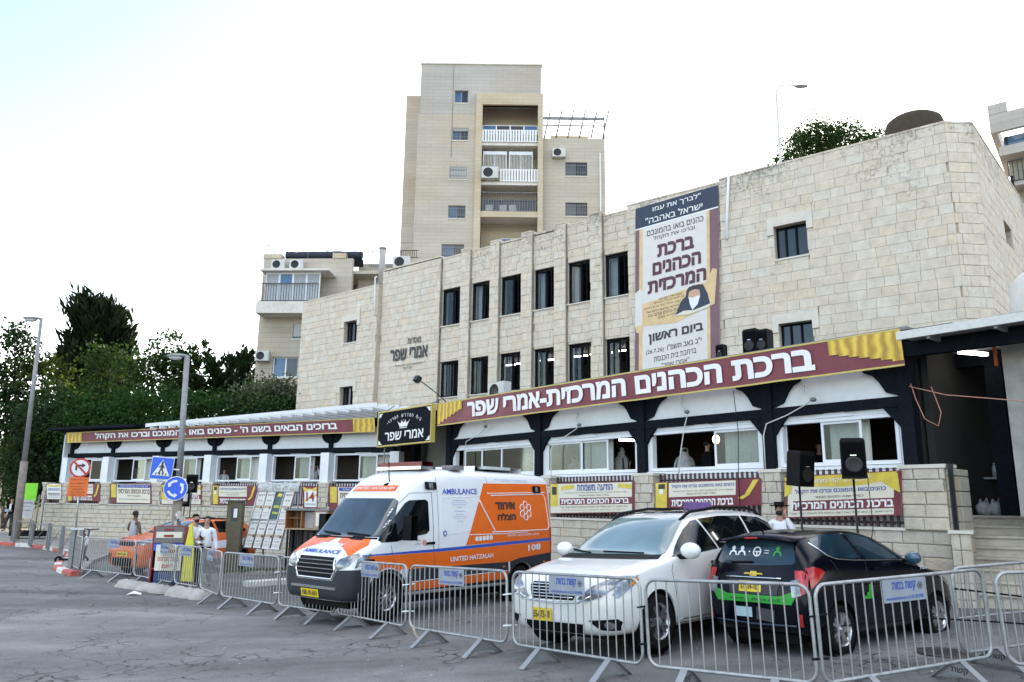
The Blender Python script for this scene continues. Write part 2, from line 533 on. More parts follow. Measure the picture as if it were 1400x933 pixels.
def text_geo(s, bold=0.0, res=2):
 """(verts (n,3): x, y, overlap layer; cap height 1), faces, width). Overlapping strokes of a letter are filled one by one."""
 key = (s, bold, res)
 if key in _glyphs: return _glyphs[key]
 cu = bpy.data.curves.new('lettering', 'FONT'); cu.body = visual(s); cu.size = 1.0
 o = bpy.data.objects.new('lettering', cu); COL.objects.link(o)
 bpy.context.evaluated_depsgraph_get().update()
 cs = _contours(o, res)
 bpy.data.objects.remove(o); bpy.data.curves.remove(cu)
 if not cs: cs = [[Vector((0, 0, 0)), Vector((.1, 0, 0)), Vector((.1, .1, 0))]]
 big = max(cs, key=lambda c: abs(_area(c))); sg = 1 if _area(big) > 0 else -1
 def is_hole(c): return any(d is not c and _area(d) * _area(c) < 0 and abs(_area(d)) > abs(_area(c)) and _inside(c[0], d) for d in cs)
 holes = [c for c in cs if is_hole(c)]; outer = [c for c in cs if not any(c is h for h in holes)]
 V, F, last = [], [], None
 for k, c in enumerate(outer):
  hs_ = [h for h in holes if _inside(h[0], c)]
  g_ = 1 if _area(c) > 0 else -1
  loops = [_offset(c, bold * g_)] + [_offset(h, bold * g_) for h in hs_]
  flat = [p for l in loops for p in l]; n0 = len(V)
  V += [(p.x, p.y, k % 3) for p in flat]
  F += [tuple(n0 + i for i in t) for t in tessellate_polygon(loops)]
 v = np.array(V, float)
 x0, x1 = v[:, 0].min(), v[:, 0].max(); y0, y1 = v[:, 1].min(), v[:, 1].max()
 h = max(y1 - y0, 1e-3)
 v[:, 0] = (v[:, 0] - x0) / h; v[:, 1] = (v[:, 1] - y0) / h
 _glyphs[key] = (v, F, (x1 - x0) / h)
 return _glyphs[key]
class Print:
 """a printed sheet given by a mapping (s,t in 0..1) -> point; layers lie a hair in front of each other"""
 def __init__(s, corners, wrinkle=None, parent=None, nrm=None):
  s.c = [Vector(c) for c in corners]          # bottom-left, bottom-right, top-right, top-left as one reads it
  s.w = wrinkle or (lambda a, b: 0.0)
  s.n = nrm or ((s.c[1] - s.c[0]).cross(s.c[3] - s.c[0])).normalized()
  s.parent = parent
  s.W = ((s.c[1] - s.c[0]).length + (s.c[2] - s.c[3]).length) / 2; s.H = ((s.c[3] - s.c[0]).length + (s.c[2] - s.c[1]).length) / 2
  s.k = 0.004
 def P(s, a, b, off=0.0):
  p = (s.c[0] * (1 - a) + s.c[1] * a) * (1 - b) + (s.c[3] * (1 - a) + s.c[2] * a) * b
  return p + s.n * (s.w(a, b) + off)
 def grid(s, name, m, a0=0, a1=1, b0=0, b1=1, nu=1, nv=1, off=0.0, back=0.0):
  mb = MB(); vs = []
  for j in range(nv + 1):
   for i in range(nu + 1):
    vs.append(s.P(a0 + (a1 - a0) * i / nu, b0 + (b1 - b0) * j / nv, off))
  fs = [(j * (nu + 1) + i, j * (nu + 1) + i + 1, (j + 1) * (nu + 1) + i + 1, (j + 1) * (nu + 1) + i) for j in range(nv) for i in range(nu)]
  mb.add(vs, fs, smooth=nu > 1)
  me = mb.mesh(name, m)
  uv = me.uv_layers.new(name='uv')
  for p in me.polygons:
   for li in p.loop_indices:
    vi = me.loops[li].vertex_index
    uv.data[li].uv = (a0 + (a1 - a0) * (vi % (nu + 1)) / nu, b0 + (b1 - b0) * (vi // (nu + 1)) / nv)
  o = bpy.data.objects.new(name, me); link(o, s.parent)
  return o
 def poly(s, name, m, pts, off=0.004):
  return MB().add([s.P(a, b, off) for a, b in pts], [tuple(range(len(pts)))]).build(name, m, s.parent)
 def text(s, txts, m, off=0.006, name='lettering'):
  """txts: list of (string, a0, a1, b0, b1, bold): fitted into the box; one mesh for all"""
  mb = MB()
  for t in txts:
   st, a0, a1, b0, b1 = t[:5]; bold = t[5] if len(t) > 5 else 0.0
   v, f, w = text_geo(st, bold, t[6] if len(t) > 6 else 1)
   mb.add([s.P(a0 + (a1 - a0) * x / w, b0 + (b1 - b0) * y, off + .0008 * q) for x, y, q in v], f)
  o = mb.build(name, m, s.parent); o['kind'] = 'stuff'
  return o
# ================================================================ STREET
def road_material():
 m, nt, N, L, b = _nt('asphalt')
 geo = N.new('ShaderNodeNewGeometry')
 def noise(sc, det, rough=0.6):
  n = N.new('ShaderNodeTexNoise'); n.inputs['Scale'].default_value = sc; n.inputs['Detail'].default_value = det; n.inputs['Roughness'].default_value = rough
  L.new(geo.outputs['Position'], n.inputs['Vector']); return n.outputs[0]
 def rng_(v, a, b_, c, d):
  r = N.new('ShaderNodeMapRange'); r.inputs[1].default_value = a; r.inputs[2].default_value = b_; r.inputs[3].default_value = c; r.inputs[4].default_value = d
  L.new(v, r.inputs[0]); return r.outputs[0]
 def math_(op, a, b_=None):
  x = N.new('ShaderNodeMath'); x.operation = op
  for i, v in enumerate((a, b_)):
   if v is None: continue
   if isinstance(v, float): x.inputs[i].default_value = v
   else: L.new(v, x.inputs[i])
  return x.outputs[0]
 mp = N.new('ShaderNodeMapping'); mp.inputs['Rotation'].default_value = (0, 0, R(-38)); mp.inputs['Scale'].default_value = (0.16, 0.9, 1)
 L.new(geo.outputs['Position'], mp.inputs[0])
 nl = N.new('ShaderNodeTexNoise'); nl.inputs['Scale'].default_value = 0.8; nl.inputs['Detail'].default_value = 5; L.new(mp.outputs[0], nl.inputs['Vector'])
 big = noise(0.22, 4); mid = noise(2.0, 6); fine = noise(55, 4, 0.8)
 lane = rng_(nl.outputs[0], 0.3, 0.72, 0.62, 1.55)
 v = math_('MULTIPLY', lane, rng_(big, 0.3, 0.7, 0.78, 1.25))
 v = math_('MULTIPLY', v, rng_(mid, 0.3, 0.7, 0.86, 1.14))
 v = math_('MULTIPLY', v, rng_(fine, 0.3, 0.7, 0.55, 1.55))
 wob = noise(2.2, 6, 0.7); wv = N.new('ShaderNodeVectorMath'); wv.operation = 'ADD'
 cmb = N.new('ShaderNodeCombineXYZ'); L.new(rng_(wob, 0, 1, -0.25, 0.25), cmb.inputs[0]); L.new(rng_(mid, 0, 1, -0.25, 0.25), cmb.inputs[1])
 L.new(geo.outputs['Position'], wv.inputs[0]); L.new(cmb.outputs[0], wv.inputs[1])
 def cracks(sc, w):
  mpp = N.new('ShaderNodeMapping'); mpp.inputs['Scale'].default_value = (1, 0.8, 0)
  L.new(wv.outputs[0], mpp.inputs[0])
  vo = N.new('ShaderNodeTexVoronoi'); vo.feature = 'DISTANCE_TO_EDGE'; vo.inputs['Scale'].default_value = sc; vo.inputs['Randomness'].default_value = 1
  L.new(mpp.outputs[0], vo.inputs['Vector'])
  return rng_(vo.outputs['Distance'], 0.0, w, 1.0, 0.0)
 patch = rng_(noise(0.33, 3), 0.50, 0.57, 0.0, 1.0)
 gap = rng_(noise(1.7, 5), 0.42, 0.58, 0.15, 1.0)
 ck = math_('MULTIPLY', cracks(3.4, 0.05), math_('MULTIPLY', patch, gap))
 ck2 = math_('MULTIPLY', cracks(0.9, 0.010), math_('MULTIPLY', gap, rng_(noise(0.21, 2), 0.42, 0.56, 0.0, 0.8)))
 ck = math_('MAXIMUM', ck, math_('MULTIPLY', ck2, 0.9))
 vo = N.new('ShaderNodeTexVoronoi'); vo.inputs['Scale'].default_value = 0.16; L.new(wv.outputs[0], vo.inputs['Vector'])
 sp = N.new('ShaderNodeSeparateColor'); L.new(vo.outputs['Color'], sp.inputs[0])
 v = math_('MULTIPLY', v, rng_(sp.outputs[0], 0, 1, 0.84, 1.16))
 hs = N.new('ShaderNodeHueSaturation'); hs.inputs['Color'].default_value = (0.124, 0.123, 0.122, 1); L.new(v, hs.inputs['Value'])
 mi = N.new('ShaderNodeMix'); mi.data_type = 'RGBA'; L.new(ck, mi.inputs[0]); L.new(hs.outputs[0], mi.inputs[6]); mi.inputs[7].default_value = (0.018, 0.018, 0.018, 1)
 oil = rng_(noise(0.9, 7, 0.7), 0.60, 0.74, 0.0, 0.55)
 m2 = N.new('ShaderNodeMix'); m2.data_type = 'RGBA'; L.new(oil, m2.inputs[0]); L.new(mi.outputs[2], m2.inputs[6]); m2.inputs[7].default_value = (0.045, 0.045, 0.045, 1)
 L.new(m2.outputs[2], b.inputs['Base Color'])
 b.inputs['Roughness'].default_value = 0.82
 b.inputs['Specular IOR Level'].default_value = 0.35
 hgt = math_('SUBTRACT', math_('MULTIPLY', fine, 0.35), math_('MULTIPLY', ck, 1.6))
 bp = N.new('ShaderNodeBump'); bp.inputs['Strength'].default_value = 0.8; bp.inputs['Distance'].default_value = 0.02
 L.new(hgt, bp.inputs['Height']); L.new(bp.outputs[0], b.inputs['Normal'])
 return m
ASPHALT = road_material()
EARTH = mat('dry_earth_ground', (0.20, 0.17, 0.125), 0.95, vary=0.3, scale=0.6, bump=0.5)
PAVING = mat('pavement_concrete', (0.25, 0.24, 0.225), 0.9, vary=0.2, scale=1.5, bump=0.4, dirt=0.4, dirtcol=(0.12, 0.11, 0.10))
def terrain(name, xs, ys, m, dz, kind='structure'):
 mb = MB()
 vs = [(x, y, G(x, y) + dz) for y in ys for x in xs]
 n = len(xs)
 fs = [(j * n + i, j * n + i + 1, (j + 1) * n + i + 1, (j + 1) * n + i) for j in range(len(ys) - 1) for i in range(n - 1)]
 mb.add(vs, fs, True)
 o = mb.build(name, m); tag(o, kind=kind); return o
xs = [-900, -300, -120] + [x for x in range(-60, 61, 4)] + [120, 300, 900]
ys = [-600, -200, -60] + [y for y in range(-24, 81, 4)] + [120, 300, 900]
terrain("ground", xs, ys, EARTH, -0.35)
terrain('road', [x * 1.0 for x in range(-60, 41, 1)], [-60, -40] + [y * 1.0 for y in range(-24, 48, 1)], ASPHALT, 0.0)
# pavement on the left behind the kerb
kp = [(-70, 742), (0, 745.5), (40, 748.5), (70, 752.5), (90, 757.5), (94, 762), (90, 768), (79, 773), (77, 779), (86, 784), (101, 788)]
kw = [gpt(*p) for p in kp]
inner = [gpt(124, 787), gpt(150, 786), (pt(200, 752, 30.5)), (pt(520, 752, 29.0))]
def strip_poly(name, poly, z, m, side=0.13, kind='structure'):
 """raised slab following the street"""
 mb = MB(); n = len(poly)
 top = [(p[0], p[1], G(p[0], p[1]) + z) for p in poly]
 bot = [(p[0], p[1], G(p[0], p[1]) - 0.05) for p in poly]
 fs = [tuple(range(n))] + [(k, n + k, n + (k + 1) % n, (k + 1) % n) for k in range(n)]
 mb.add(top + bot, fs)
 o = mb.build(name, m); tag(o, kind=kind); return o
wallL = Frame(-23.7, 40, -24.2)
pv = [(p.x, p.y) for p in kw] + [(gpt(112, 787).x, gpt(112, 787).y), (gpt(128, 770).x, gpt(128, 770).y)]
wl0 = wallL.world(8.0, -0.8, 0); wl1 = wallL.world(-0.2, -0.02, 0)
pv += [(wl0.x, wl0.y), (wl0.x + 0.2, wl0.y + 0.9), (wl1.x, wl1.y + 0.2), (-34, 47), (-60, 52)]
strip_poly('pavement', pv, 0.11, PAVING)
# painted kerb stones, each its own piece
kerb = bpy.data.objects.new('kerb', None); COL.objects.link(kerb); tag(kerb, kind='structure')
pts_ = []
for a, b_ in zip(kw[:-1], kw[1:]):
 d = (Vector((b_.x, b_.y)) - Vector((a.x, a.y))).length
 n = max(1, int(round(d / 0.25)))
 for i in range(n): pts_.append(Vector((a.x, a.y)).lerp(Vector((b_.x, b_.y)), i / n))
pts_.append(Vector((kw[-1].x, kw[-1].y)))
i = 0; ks = 0
while i < len(pts_) - 1:
 j = i; acc = 0
 while j < len(pts_) - 1 and acc < 0.95:
  acc += (pts_[j + 1] - pts_[j]).length; j += 1
 seg = pts_[i:j + 1]
 mb = MB(); vs = []
 for q, p in enumerate(seg):
  a = seg[max(q - 1, 0)]; c = seg[min(q + 1, len(seg) - 1)]
  t = (c - a).normalized(); nrm = Vector((t.y, -t.x))       # road side
  z = G(p.x, p.y)
  for off, h in ((0.10, -0.03), (0.09, 0.10), (0.06, 0.135), (-0.12, 0.14), (-0.12, 0.0)):
   w = p + nrm * off + t * (0.008 if q == 0 else (-0.008 if q == len(seg) - 1 else 0))
   vs.append((w.x, w.y, z + h))
 fs = [(q * 5 + k, q * 5 + k + 1, (q + 1) * 5 + k + 1, (q + 1) * 5 + k) for q in range(len(seg) - 1) for k in range(4)]
 fs += [(0, 1, 2, 3, 4), tuple((len(seg) - 1) * 5 + k for k in (4, 3, 2, 1, 0))]
 mb.add(vs, fs)
 mb.build('kerb_stone', RED if ks % 2 else KWHITE, kerb)
 ks += 1; i = j
# parking strip in front of the fence wall: low kerb with weeds, concrete wheel stop, white line
def ground_strip(name, p0, p1, w, h, m, label=None, cat=None, dz=0.0, kind=None, chamf=0.02):
 a, b_ = gpt(*p0), gpt(*p1)
 d = Vector((b_.x - a.x, b_.y - a.y, 0)); L_ = d.length; n = max(2, int(L_ / 0.8)); t = d.normalized(); s = Vector((-t.y, t.x, 0))
 mb = MB(); vs = []
 for i in range(n + 1):
  p = a.lerp(b_, i / n); z = G(p.x, p.y) + dz
  for off, hh in ((0, -0.02), (0, h - chamf), (chamf, h), (w - chamf, h), (w, h - chamf), (w, -0.02)):
   q = p + s * off
   vs.append((q.x, q.y, z + hh))
 fs = [(i * 6 + k, i * 6 + k + 1, (i + 1) * 6 + k + 1, (i + 1) * 6 + k) for i in range(n) for k in range(5)]
 fs += [tuple(range(6)), tuple(n * 6 + k for k in reversed(range(6)))]
 mb.add(vs, fs)
 o = mb.build(name, m); tag(o, label, cat, kind=kind); return o
ground_strip('planting_strip_kerb', (276, 792), (436, 781), 0.22, 0.12, CONC, kind='structure')
ground_strip('wheel_stop', (340, 803), (394, 799), 0.30, 0.14, mat('pale_concrete', (0.56, 0.56, 0.55), 0.8, vary=0.15, dirt=0.3), 'long pale concrete block lying on the asphalt behind the barriers left of the ambulance', 'wheel stop')
WLINE = mat('worn_white_line', (0.42, 0.42, 0.41), 0.8, vary=0.25, scale=9, dirt=0.7, dirtcol=(0.12, 0.12, 0.12), dscale=6)
def paint_line(p0, p1, w, name='painted_line'):
 a, b_ = gpt(*p0), gpt(*p1)
 d = Vector((b_.x - a.x, b_.y - a.y, 0)); n = max(2, int(d.length / 0.5)); t = d.normalized(); s = Vector((-t.y, t.x, 0)) * w / 2
 mb = MB(); vs = []
 for i in range(n + 1):
  p = a.lerp(b_, i / n)
  for sg in (-1, 1):
   q = p + s * sg
   vs.append((q.x, q.y, G(q.x, q.y) + 0.006))
 mb.add(vs, [(2 * i, 2 * i + 1, 2 * i + 3, 2 * i + 2) for i in range(n)])
 o = mb.build(name, WLINE); tag(o, kind='structure')
paint_line((1306, 846), (1440, 832), 0.10)
paint_line((1238, 879), (1262, 877), 0.03)
# cover of a manhole right of the hatchback
mc = gpt(1294, 893)
mbm = MB(); mbm.lathe([(0.0, 0.010), (0.27, 0.010), (0.28, 0.014), (0.33, 0.014), (0.34, 0.0)], 28)
for k in range(-3, 4): mbm.box(-0.2, 0.2, k * 0.06 - 0.012, k * 0.06 + 0.012, 0.008, 0.016)
tag(mbm.build('manhole_cover', mat('cast_iron', (0.055, 0.052, 0.05), 0.7, metal=0.4, vary=0.3, dirt=0.5, dirtcol=(0.10, 0.09, 0.08)), None, (mc.x, mc.y, mc.z)), kind='structure')
# broken rounded concrete kerb lying at the end of the island
def rough_log(name, p0, p1, r, label, cat, grp=None):
 a, b_ = gpt(*p0), gpt(*p1)
 n = 22; seg = 12; vs = []
 t = (b_ - a).normalized(); s = Vector((-t.y, t.x, 0)).normalized(); rr = random.Random(3)
 for i in range(n + 1):
  p = a.lerp(b_, i / n); z = G(p.x, p.y)
  e = min(1.0, min(i, n - i) / 1.5 + 0.25)
  for k in range(seg):
   th_ = math.pi * k / (seg - 1)
   q = r * e * (1 + rr.uniform(-0.12, 0.12))
   w = p + s * math.cos(th_) * q * 1.35
   vs.append((w.x, w.y, z - 0.02 + math.sin(th_) * q * 1.15))
 fs = [(i * seg + k, i * seg + k + 1, (i + 1) * seg + k + 1, (i + 1) * seg + k) for i in range(n) for k in range(seg - 1)]
 fs += [tuple(range(seg)), tuple(n * seg + k for k in reversed(range(seg)))]
 o = MB().add(vs, fs, True).build(name, CONC)
 return tag(o, label, cat, grp)
rough_log('broken_kerb', (165, 801), (232, 812), 0.17, 'longer rounded piece of broken concrete kerb in front of the leftmost barriers', 'kerb piece')
rough_log('broken_kerb', (236, 813), (283, 820), 0.19, 'shorter chipped piece of broken concrete kerb nearer the barrier feet', 'kerb piece')
pb = gpt(184, 814)
mb = MB()
mb.add([(-0.18, -0.06, 0.01), (0.0, -0.1, 0.05), (0.16, -0.02, 0.01), (0.12, 0.09, 0.04), (-0.06, 0.08, 0.06), (-0.02, 0.0, 0.10)], [(0, 1, 5), (1, 2, 5), (2, 3, 5), (3, 4, 5), (4, 0, 5)])
tag(mb.build('crumpled_paper', mat('paper_white', (0.7, 0.7, 0.7), 0.8), None, (pb.x, pb.y, pb.z)), 'crumpled white paper lying on the road below the broken kerb', 'litter')
mb = MB()
rr = random.Random(9)
for k in range(70):
 p = gpt(rr.uniform(300, 1380), rr.uniform(850, 925)) if k % 2 else gpt(rr.uniform(60, 420), rr.uniform(790, 830))
 s_ = rr.uniform(0.006, 0.022)
 mb.ball((p.x, p.y, p.z + s_ * 0.4), s_, s_ * rr.uniform(0.6, 1.4), s_ * 0.6, 6, 4)
tag(mb.build('grit', CONC), 'small loose grit and pebbles scattered over the asphalt', 'grit', kind='stuff')
# weeds along the low kerb
mb = MB()
for k in range(900):
 t = rr.random(); p = gpt(276 + 160 * t, 792 - 11 * t)
 x, y = p.x + rr.uniform(-0.1, 0.25), p.y + rr.uniform(0.1, 0.45)
 z = G(x, y) + 0.11; h = rr.uniform(0.03, 0.10); a = rr.uniform(0, 6.28); dx, dy = math.cos(a) * 0.02, math.sin(a) * 0.02
 mb.add([(x - dx, y - dy, z), (x + dx, y + dy, z), (x + dy * 2, y - dx * 2, z + h)], [(0, 1, 2)])
LEAFWEED = mat('weed_green', (0.06, 0.09, 0.03), 0.8, vary=0.3)
tag(mb.build('weeds', LEAFWEED), 'thin green weeds growing along the low kerb strip', 'weeds', kind='stuff')
# ================================================================ MAIN STONE BUILDING
MF = Frame(12.4, 21.0, -38.0)
main = thing('stone_building', 'large pale limestone building with two rows of tall black windows and a chamfered right corner', 'building', MF.o, MF.rz)
def mu(px, py, off=0.0): return MF.uz(px, py, off)
HL, HR = mu(415, 402, -0.25)[0], mu(1306, 300)[0]
FLOORZ = 3.0
bays_px = [(601, 608, 629), (641.3, 647, 669), (681, 687.5, 712), (726.5, 731, 757), (772.5, 777, 806), (822.5, 828, 858)]
rows_px = [(381, 432), (482, 533)]
REC = 0.15
zt0, zt1 = 9.58, 11.25
zb0, zb1 = 6.42, 7.98
bays = []
y_of = lambda px: 0.5 * (402 - 0.24 * (px - 608)) + 0.5 * 520
for a, b_, c in bays_px:
 yy = 398 - 0.235 * (b_ - 608)
 bays.append((mu(a, yy)[0], mu(c, yy)[0]))
zones = []   # (u0, u1, y plane, roof z)
A1 = mu(517, 400, -0.25)[0]
zones.append((HL, A1, -0.25, 12.0, 'A'))
cur = A1
prev = None
roof = lambda u: 12.62 + (u - A1) * 0.017
for (a, b_) in bays:
 zones.append((cur, a, 0.0, roof((cur + a) / 2) + 0.10, 'P'))
 zones.append((a, b_, REC, roof((a + b_) / 2) - 0.02, 'B'))
 cur = b_
S2 = mu(985, 300)[0]
zones.append((cur, S2, 0.0, 12.92, 'P'))
zones.append((S2, HR, -0.06, 13.0, 'R'))
# square windows of the end sections: (px of left, right, top left y, bottom left y, plane)
sq = []
def sqwin(pl, pr, pt_, pb_, pln):
 u0, z1 = mu(pl, pt_, pln); u1, _ = mu(pr, pt_ - 0.2 * (pr - pl), pln); _, z0 = mu(pl, pb_, pln)
 sq.append((u0, u1, z0, z1, pln))
sqwin(1057.5, 1102, 311, 355.7, -0.06)
sqwin(1064.5, 1110, 443.7, 489, -0.06)
sqwin(471, 488.5, 441, 469.6, -0.25)
sqwin(465, 483, 530, 556, -0.25)
CH = 0.31
allst = []
shell = MB()
for (u0, u1, yp, zr, kd) in zones:
 holes = []
 if kd == 'B':
  for z0, z1 in ((zt0, zt1), (zb0, zb1)): holes.append((u0 + 0.03, u1 - 0.03, z0, z1))
 for s_ in sq:
  if abs(s_[4] - yp) < 1e-3 and u0 < s_[0] < u1: holes.append(s_[:4])
 for (a, b_, c, d) in fill_rects(u0, u1, 0.0, zr - 0.02, holes):
  shell.box(a, b_, yp + 0.055, yp + 0.42, c, d)
 hs = [h for h in holes]
 for s_ in sq:
  if abs(s_[4] - yp) < 1e-3 and u0 < s_[0] < u1:     # smooth surround
   hs.append((s_[0] - 0.20, s_[1] + 0.20, s_[3] - 0.28, s_[3] + 0.34))
 st = lay_stones(u0 + 0.004, u1 - 0.004, 3.1, zr, CH, hs, 0.36, 0.70)
 allst += [(a, b_, c, d, yp) for (a, b_, c, d) in st]
sh = shell.build('wall', MORTAR, main)
# returns between pilasters and bays: stones on the side faces
side = MB(); tn = []
for (a, b_) in bays:
 for z in np.arange(3.1, roof(a), CH):
  side.cbox(0, REC + 0.05, 0, 0.055, z + 0.004, min(z + CH, roof(a) + 0.08) - 0.004, 0.006, Matrix.Translation((a + 0.0, 0, 0)) @ Matrix.Rotation(R(90), 4, 'Z')); tn.append(0)
o = side.build('stonework', STONE, main); o['kind'] = 'stuff'
# single stones: the nearest ones (right end) large enough to pick apart
def near(s_): return -s_[0]
order = sorted(allst, key=near)
first = [s_ for s_ in order if s_[2] > 5.0][:300]
fs_ = set(map(id, first))
rest = [s_ for s_ in order if id(s_) not in fs_]
me = unit_stone(STONE, 0.018)
for s_ in first:
 j = random.uniform(-0.004, 0.004)
 instance('stone', me, main, (s_[0] + .004, s_[4] + j, s_[2] + .004), (s_[1] - s_[0] - .008, .055 - j, s_[3] - s_[2] - .008))
mb = MB(); tints = []
for s_ in rest:
 j = random.uniform(-0.006, 0.006); n = len(mb.f)
 mb.cbox(s_[0] + .004, s_[1] - .004, s_[4] + j, s_[4] + .056, s_[2] + .004, s_[3] - .004, 0.006)
 tints += [random.random()] * (len(mb.f) - n)
m2 = mb.mesh('stonework', STONE); at = m2.attributes.new('tint', 'FLOAT', 'FACE'); at.data.foreach_set('value', tints)
o = bpy.data.objects.new('stonework', m2); link(o, main); tag(o, kind='stuff')
# coping
cop = MB()
for (u0, u1, yp, zr, kd) in zones:
 cop.box(u0 + 0.003, u1 - 0.003, yp - 0.012, yp + 0.45, zr + 0.002, zr + 0.07)
cop.build('coping', STONE, main)
# surrounds and sills
for (u0, u1, z0, z1, yp) in sq:
 t = MB()
 t.prism([(u0 - .20, z1 - .27), (u0 - .004, z1 - .27), (u0 - .004, z1 + .004), (u1 + .004, z1 + .004), (u1 + .004, z1 - .27), (u1 + .20, z1 - .27), (u1 + .20, z1 + .33), (u0 - .20, z1 + .33)], yp - .035, yp + .06)
 MB().box(u0 - 0.02, u1 + 0.02, yp - 0.03, yp + 0.1, z0 - 0.06, z0 - 0.003).build('sill', TRIM, main)
 t.build('window_surround', TRIM, main)
 w = sub('window', main, (0, 0, 0))
 f = MB()
 for a, b_, c, d in ((u0, u0 + .05, z0, z1), (u1 - .05, u1, z0, z1), (u0 + .05, u1 - .05, z0, z0 + .05), (u0 + .05, u1 - .05, z1 - .05, z1)):
  f.box(a, b_, yp + .22, yp + .27, c, d)
 f.build('frame', BLACKWOOD, w)
 for k in (0.30, 0.62):
  x = u0 + (u1 - u0) * k
  MB().box(x - .03, x + .03, yp + .2, yp + .24, z0 + .05, z1 - .05).build('bar', BLACKWOOD, w)
 MB().box(u0 + .05, u1 - .05, yp + .25, yp + .256, z0 + .05, z1 - .05).build('pane', GLASS, w)
# tall windows
for bi, (a, b_) in enumerate(bays):
 for ri, (z0, z1) in enumerate(((zt0, zt1), (zb0, zb1))):
  w = sub('window', main)
  u0, u1, yp = a + .03, b_ - .03, REC + .10
  f = MB()
  for p, q, c, d in ((u0, u0 + .05, z0, z1), (u1 - .05, u1, z0, z1), (u0 + .05, u1 - .05, z0, z0 + .05), (u0 + .05, u1 - .05, z1 - .05, z1)):
   f.box(p, q, yp, yp + .05, c, d)
  mid = u0 + (u1 - u0) * 0.52
  f.box(mid - .035, mid + .035, yp, yp + .05, z0 + .05, z1 - .05)
  for q_ in ((.27, .79) if ri else (.76,)): f.box(u0 + (u1 - u0) * q_ - .014, u0 + (u1 - u0) * q_ + .014, yp - .01, yp + .02, z0 + .05, z1 - .05)
  f.build('frame', BLACKWOOD, w)
  MB().box(a - .0, b_ - 0.005, REC - .05, REC + .12, z0 - .05, z0 - .003).build('sill', TRIM, w)
  for side_, ang in ((0, random.uniform(8, 35)), (1, random.uniform(20, 70))):
   Wd = (mid - u0 - .09) if side_ == 0 else (u1 - mid - .09)
   hx = u0 + .05 if side_ == 0 else u1 - .05
   M_ = Matrix.Translation((hx, yp + .06, 0)) @ Matrix.Rotation(R(ang if side_ == 0 else 180 - ang), 4, 'Z')
   s_ = MB()
   for p, q, c, d in ((0, .04, z0 + .06, z1 - .06), (Wd - .04, Wd, z0 + .06, z1 - .06), (.04, Wd - .04, z0 + .06, z0 + .10), (.04, Wd - .04, z1 - .10, z1 - .06)):
    s_.box(p, q, 0, .03, c, d, M_)
   s_.build('sash', BLACKWOOD, w)
   MB().box(.04, Wd - .04, .012, .018, z0 + .10, z1 - .10, M_).build('pane', PANE, w)
  sd = random.random() < 0.5 if ri == 0 else (bi % 2 == 1)
  cu = MB(); n = 9; wd = random.uniform(.16, .34)
  x0 = u0 + .04 if sd else u1 - .04 - wd
  vs = []
  for i in range(n + 1):
   x = x0 + wd * i / n; y = yp + .33 + .035 * (i % 2)
   vs += [(x, y, z0 - .15), (x, y, z1 + .1)]
  cu.add(vs, [(2 * i, 2 * i + 2, 2 * i + 3, 2 * i + 1) for i in range(n)], True)
  cu.build('curtain', CURTAIN if ri == 0 else mat('tan_curtain', (0.30, 0.23, 0.13), 0.9), w)
# rooms behind the windows
u0, u1 = bays[0][0] - 1.2, bays[-1][1] + 1.0
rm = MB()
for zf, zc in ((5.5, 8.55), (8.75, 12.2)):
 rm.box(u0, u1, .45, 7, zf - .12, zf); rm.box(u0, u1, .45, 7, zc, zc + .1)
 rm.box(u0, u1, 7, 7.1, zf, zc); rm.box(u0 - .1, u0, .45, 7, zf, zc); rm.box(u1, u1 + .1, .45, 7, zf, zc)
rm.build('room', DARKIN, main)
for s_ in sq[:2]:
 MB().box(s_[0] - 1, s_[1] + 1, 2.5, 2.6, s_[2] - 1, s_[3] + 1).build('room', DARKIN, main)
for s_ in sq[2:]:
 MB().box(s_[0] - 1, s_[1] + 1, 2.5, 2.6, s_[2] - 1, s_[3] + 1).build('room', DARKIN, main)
TUBE = mat('fluorescent_tube', (1.0, 0.98, 0.92), 0.5, emit=3.2, vary=0)
k = 0
for uu in np.arange(u0 + 1.0, u1 - 1, 1.35):
 for yy in (2.0, 4.2):
  m_ = MB().box(0, 1.15, -.04, .04, -.05, 0)
  t = m_.build('tube_light', TUBE, None)
  P = MF.world(uu, yy, 8.5 - .06)
  t.location = P; t.rotation_euler = (0, 0, MF.rz + R(6))
  tag(t, 'lit fluorescent tube inside, one of those seen through the lower row of tall black windows', 'ceiling light', 'fluorescent tubes in the stone building')
# end walls, roof slab, chamfered corner, right side wall
zr = 13.0
body = MB()
body.box(HL + 0.001, HL + .42, -.19, 8, 0, 11.98)
body.box(HL + .42, HR - .02, .45, 8, 12.0 - .35, 12.0 - .3)
body.build('roof_slab', CONC, main)
MB().box(HL - .055, HL, -.19, 8, 0, 12.0).build('end_wall', STONE, main)
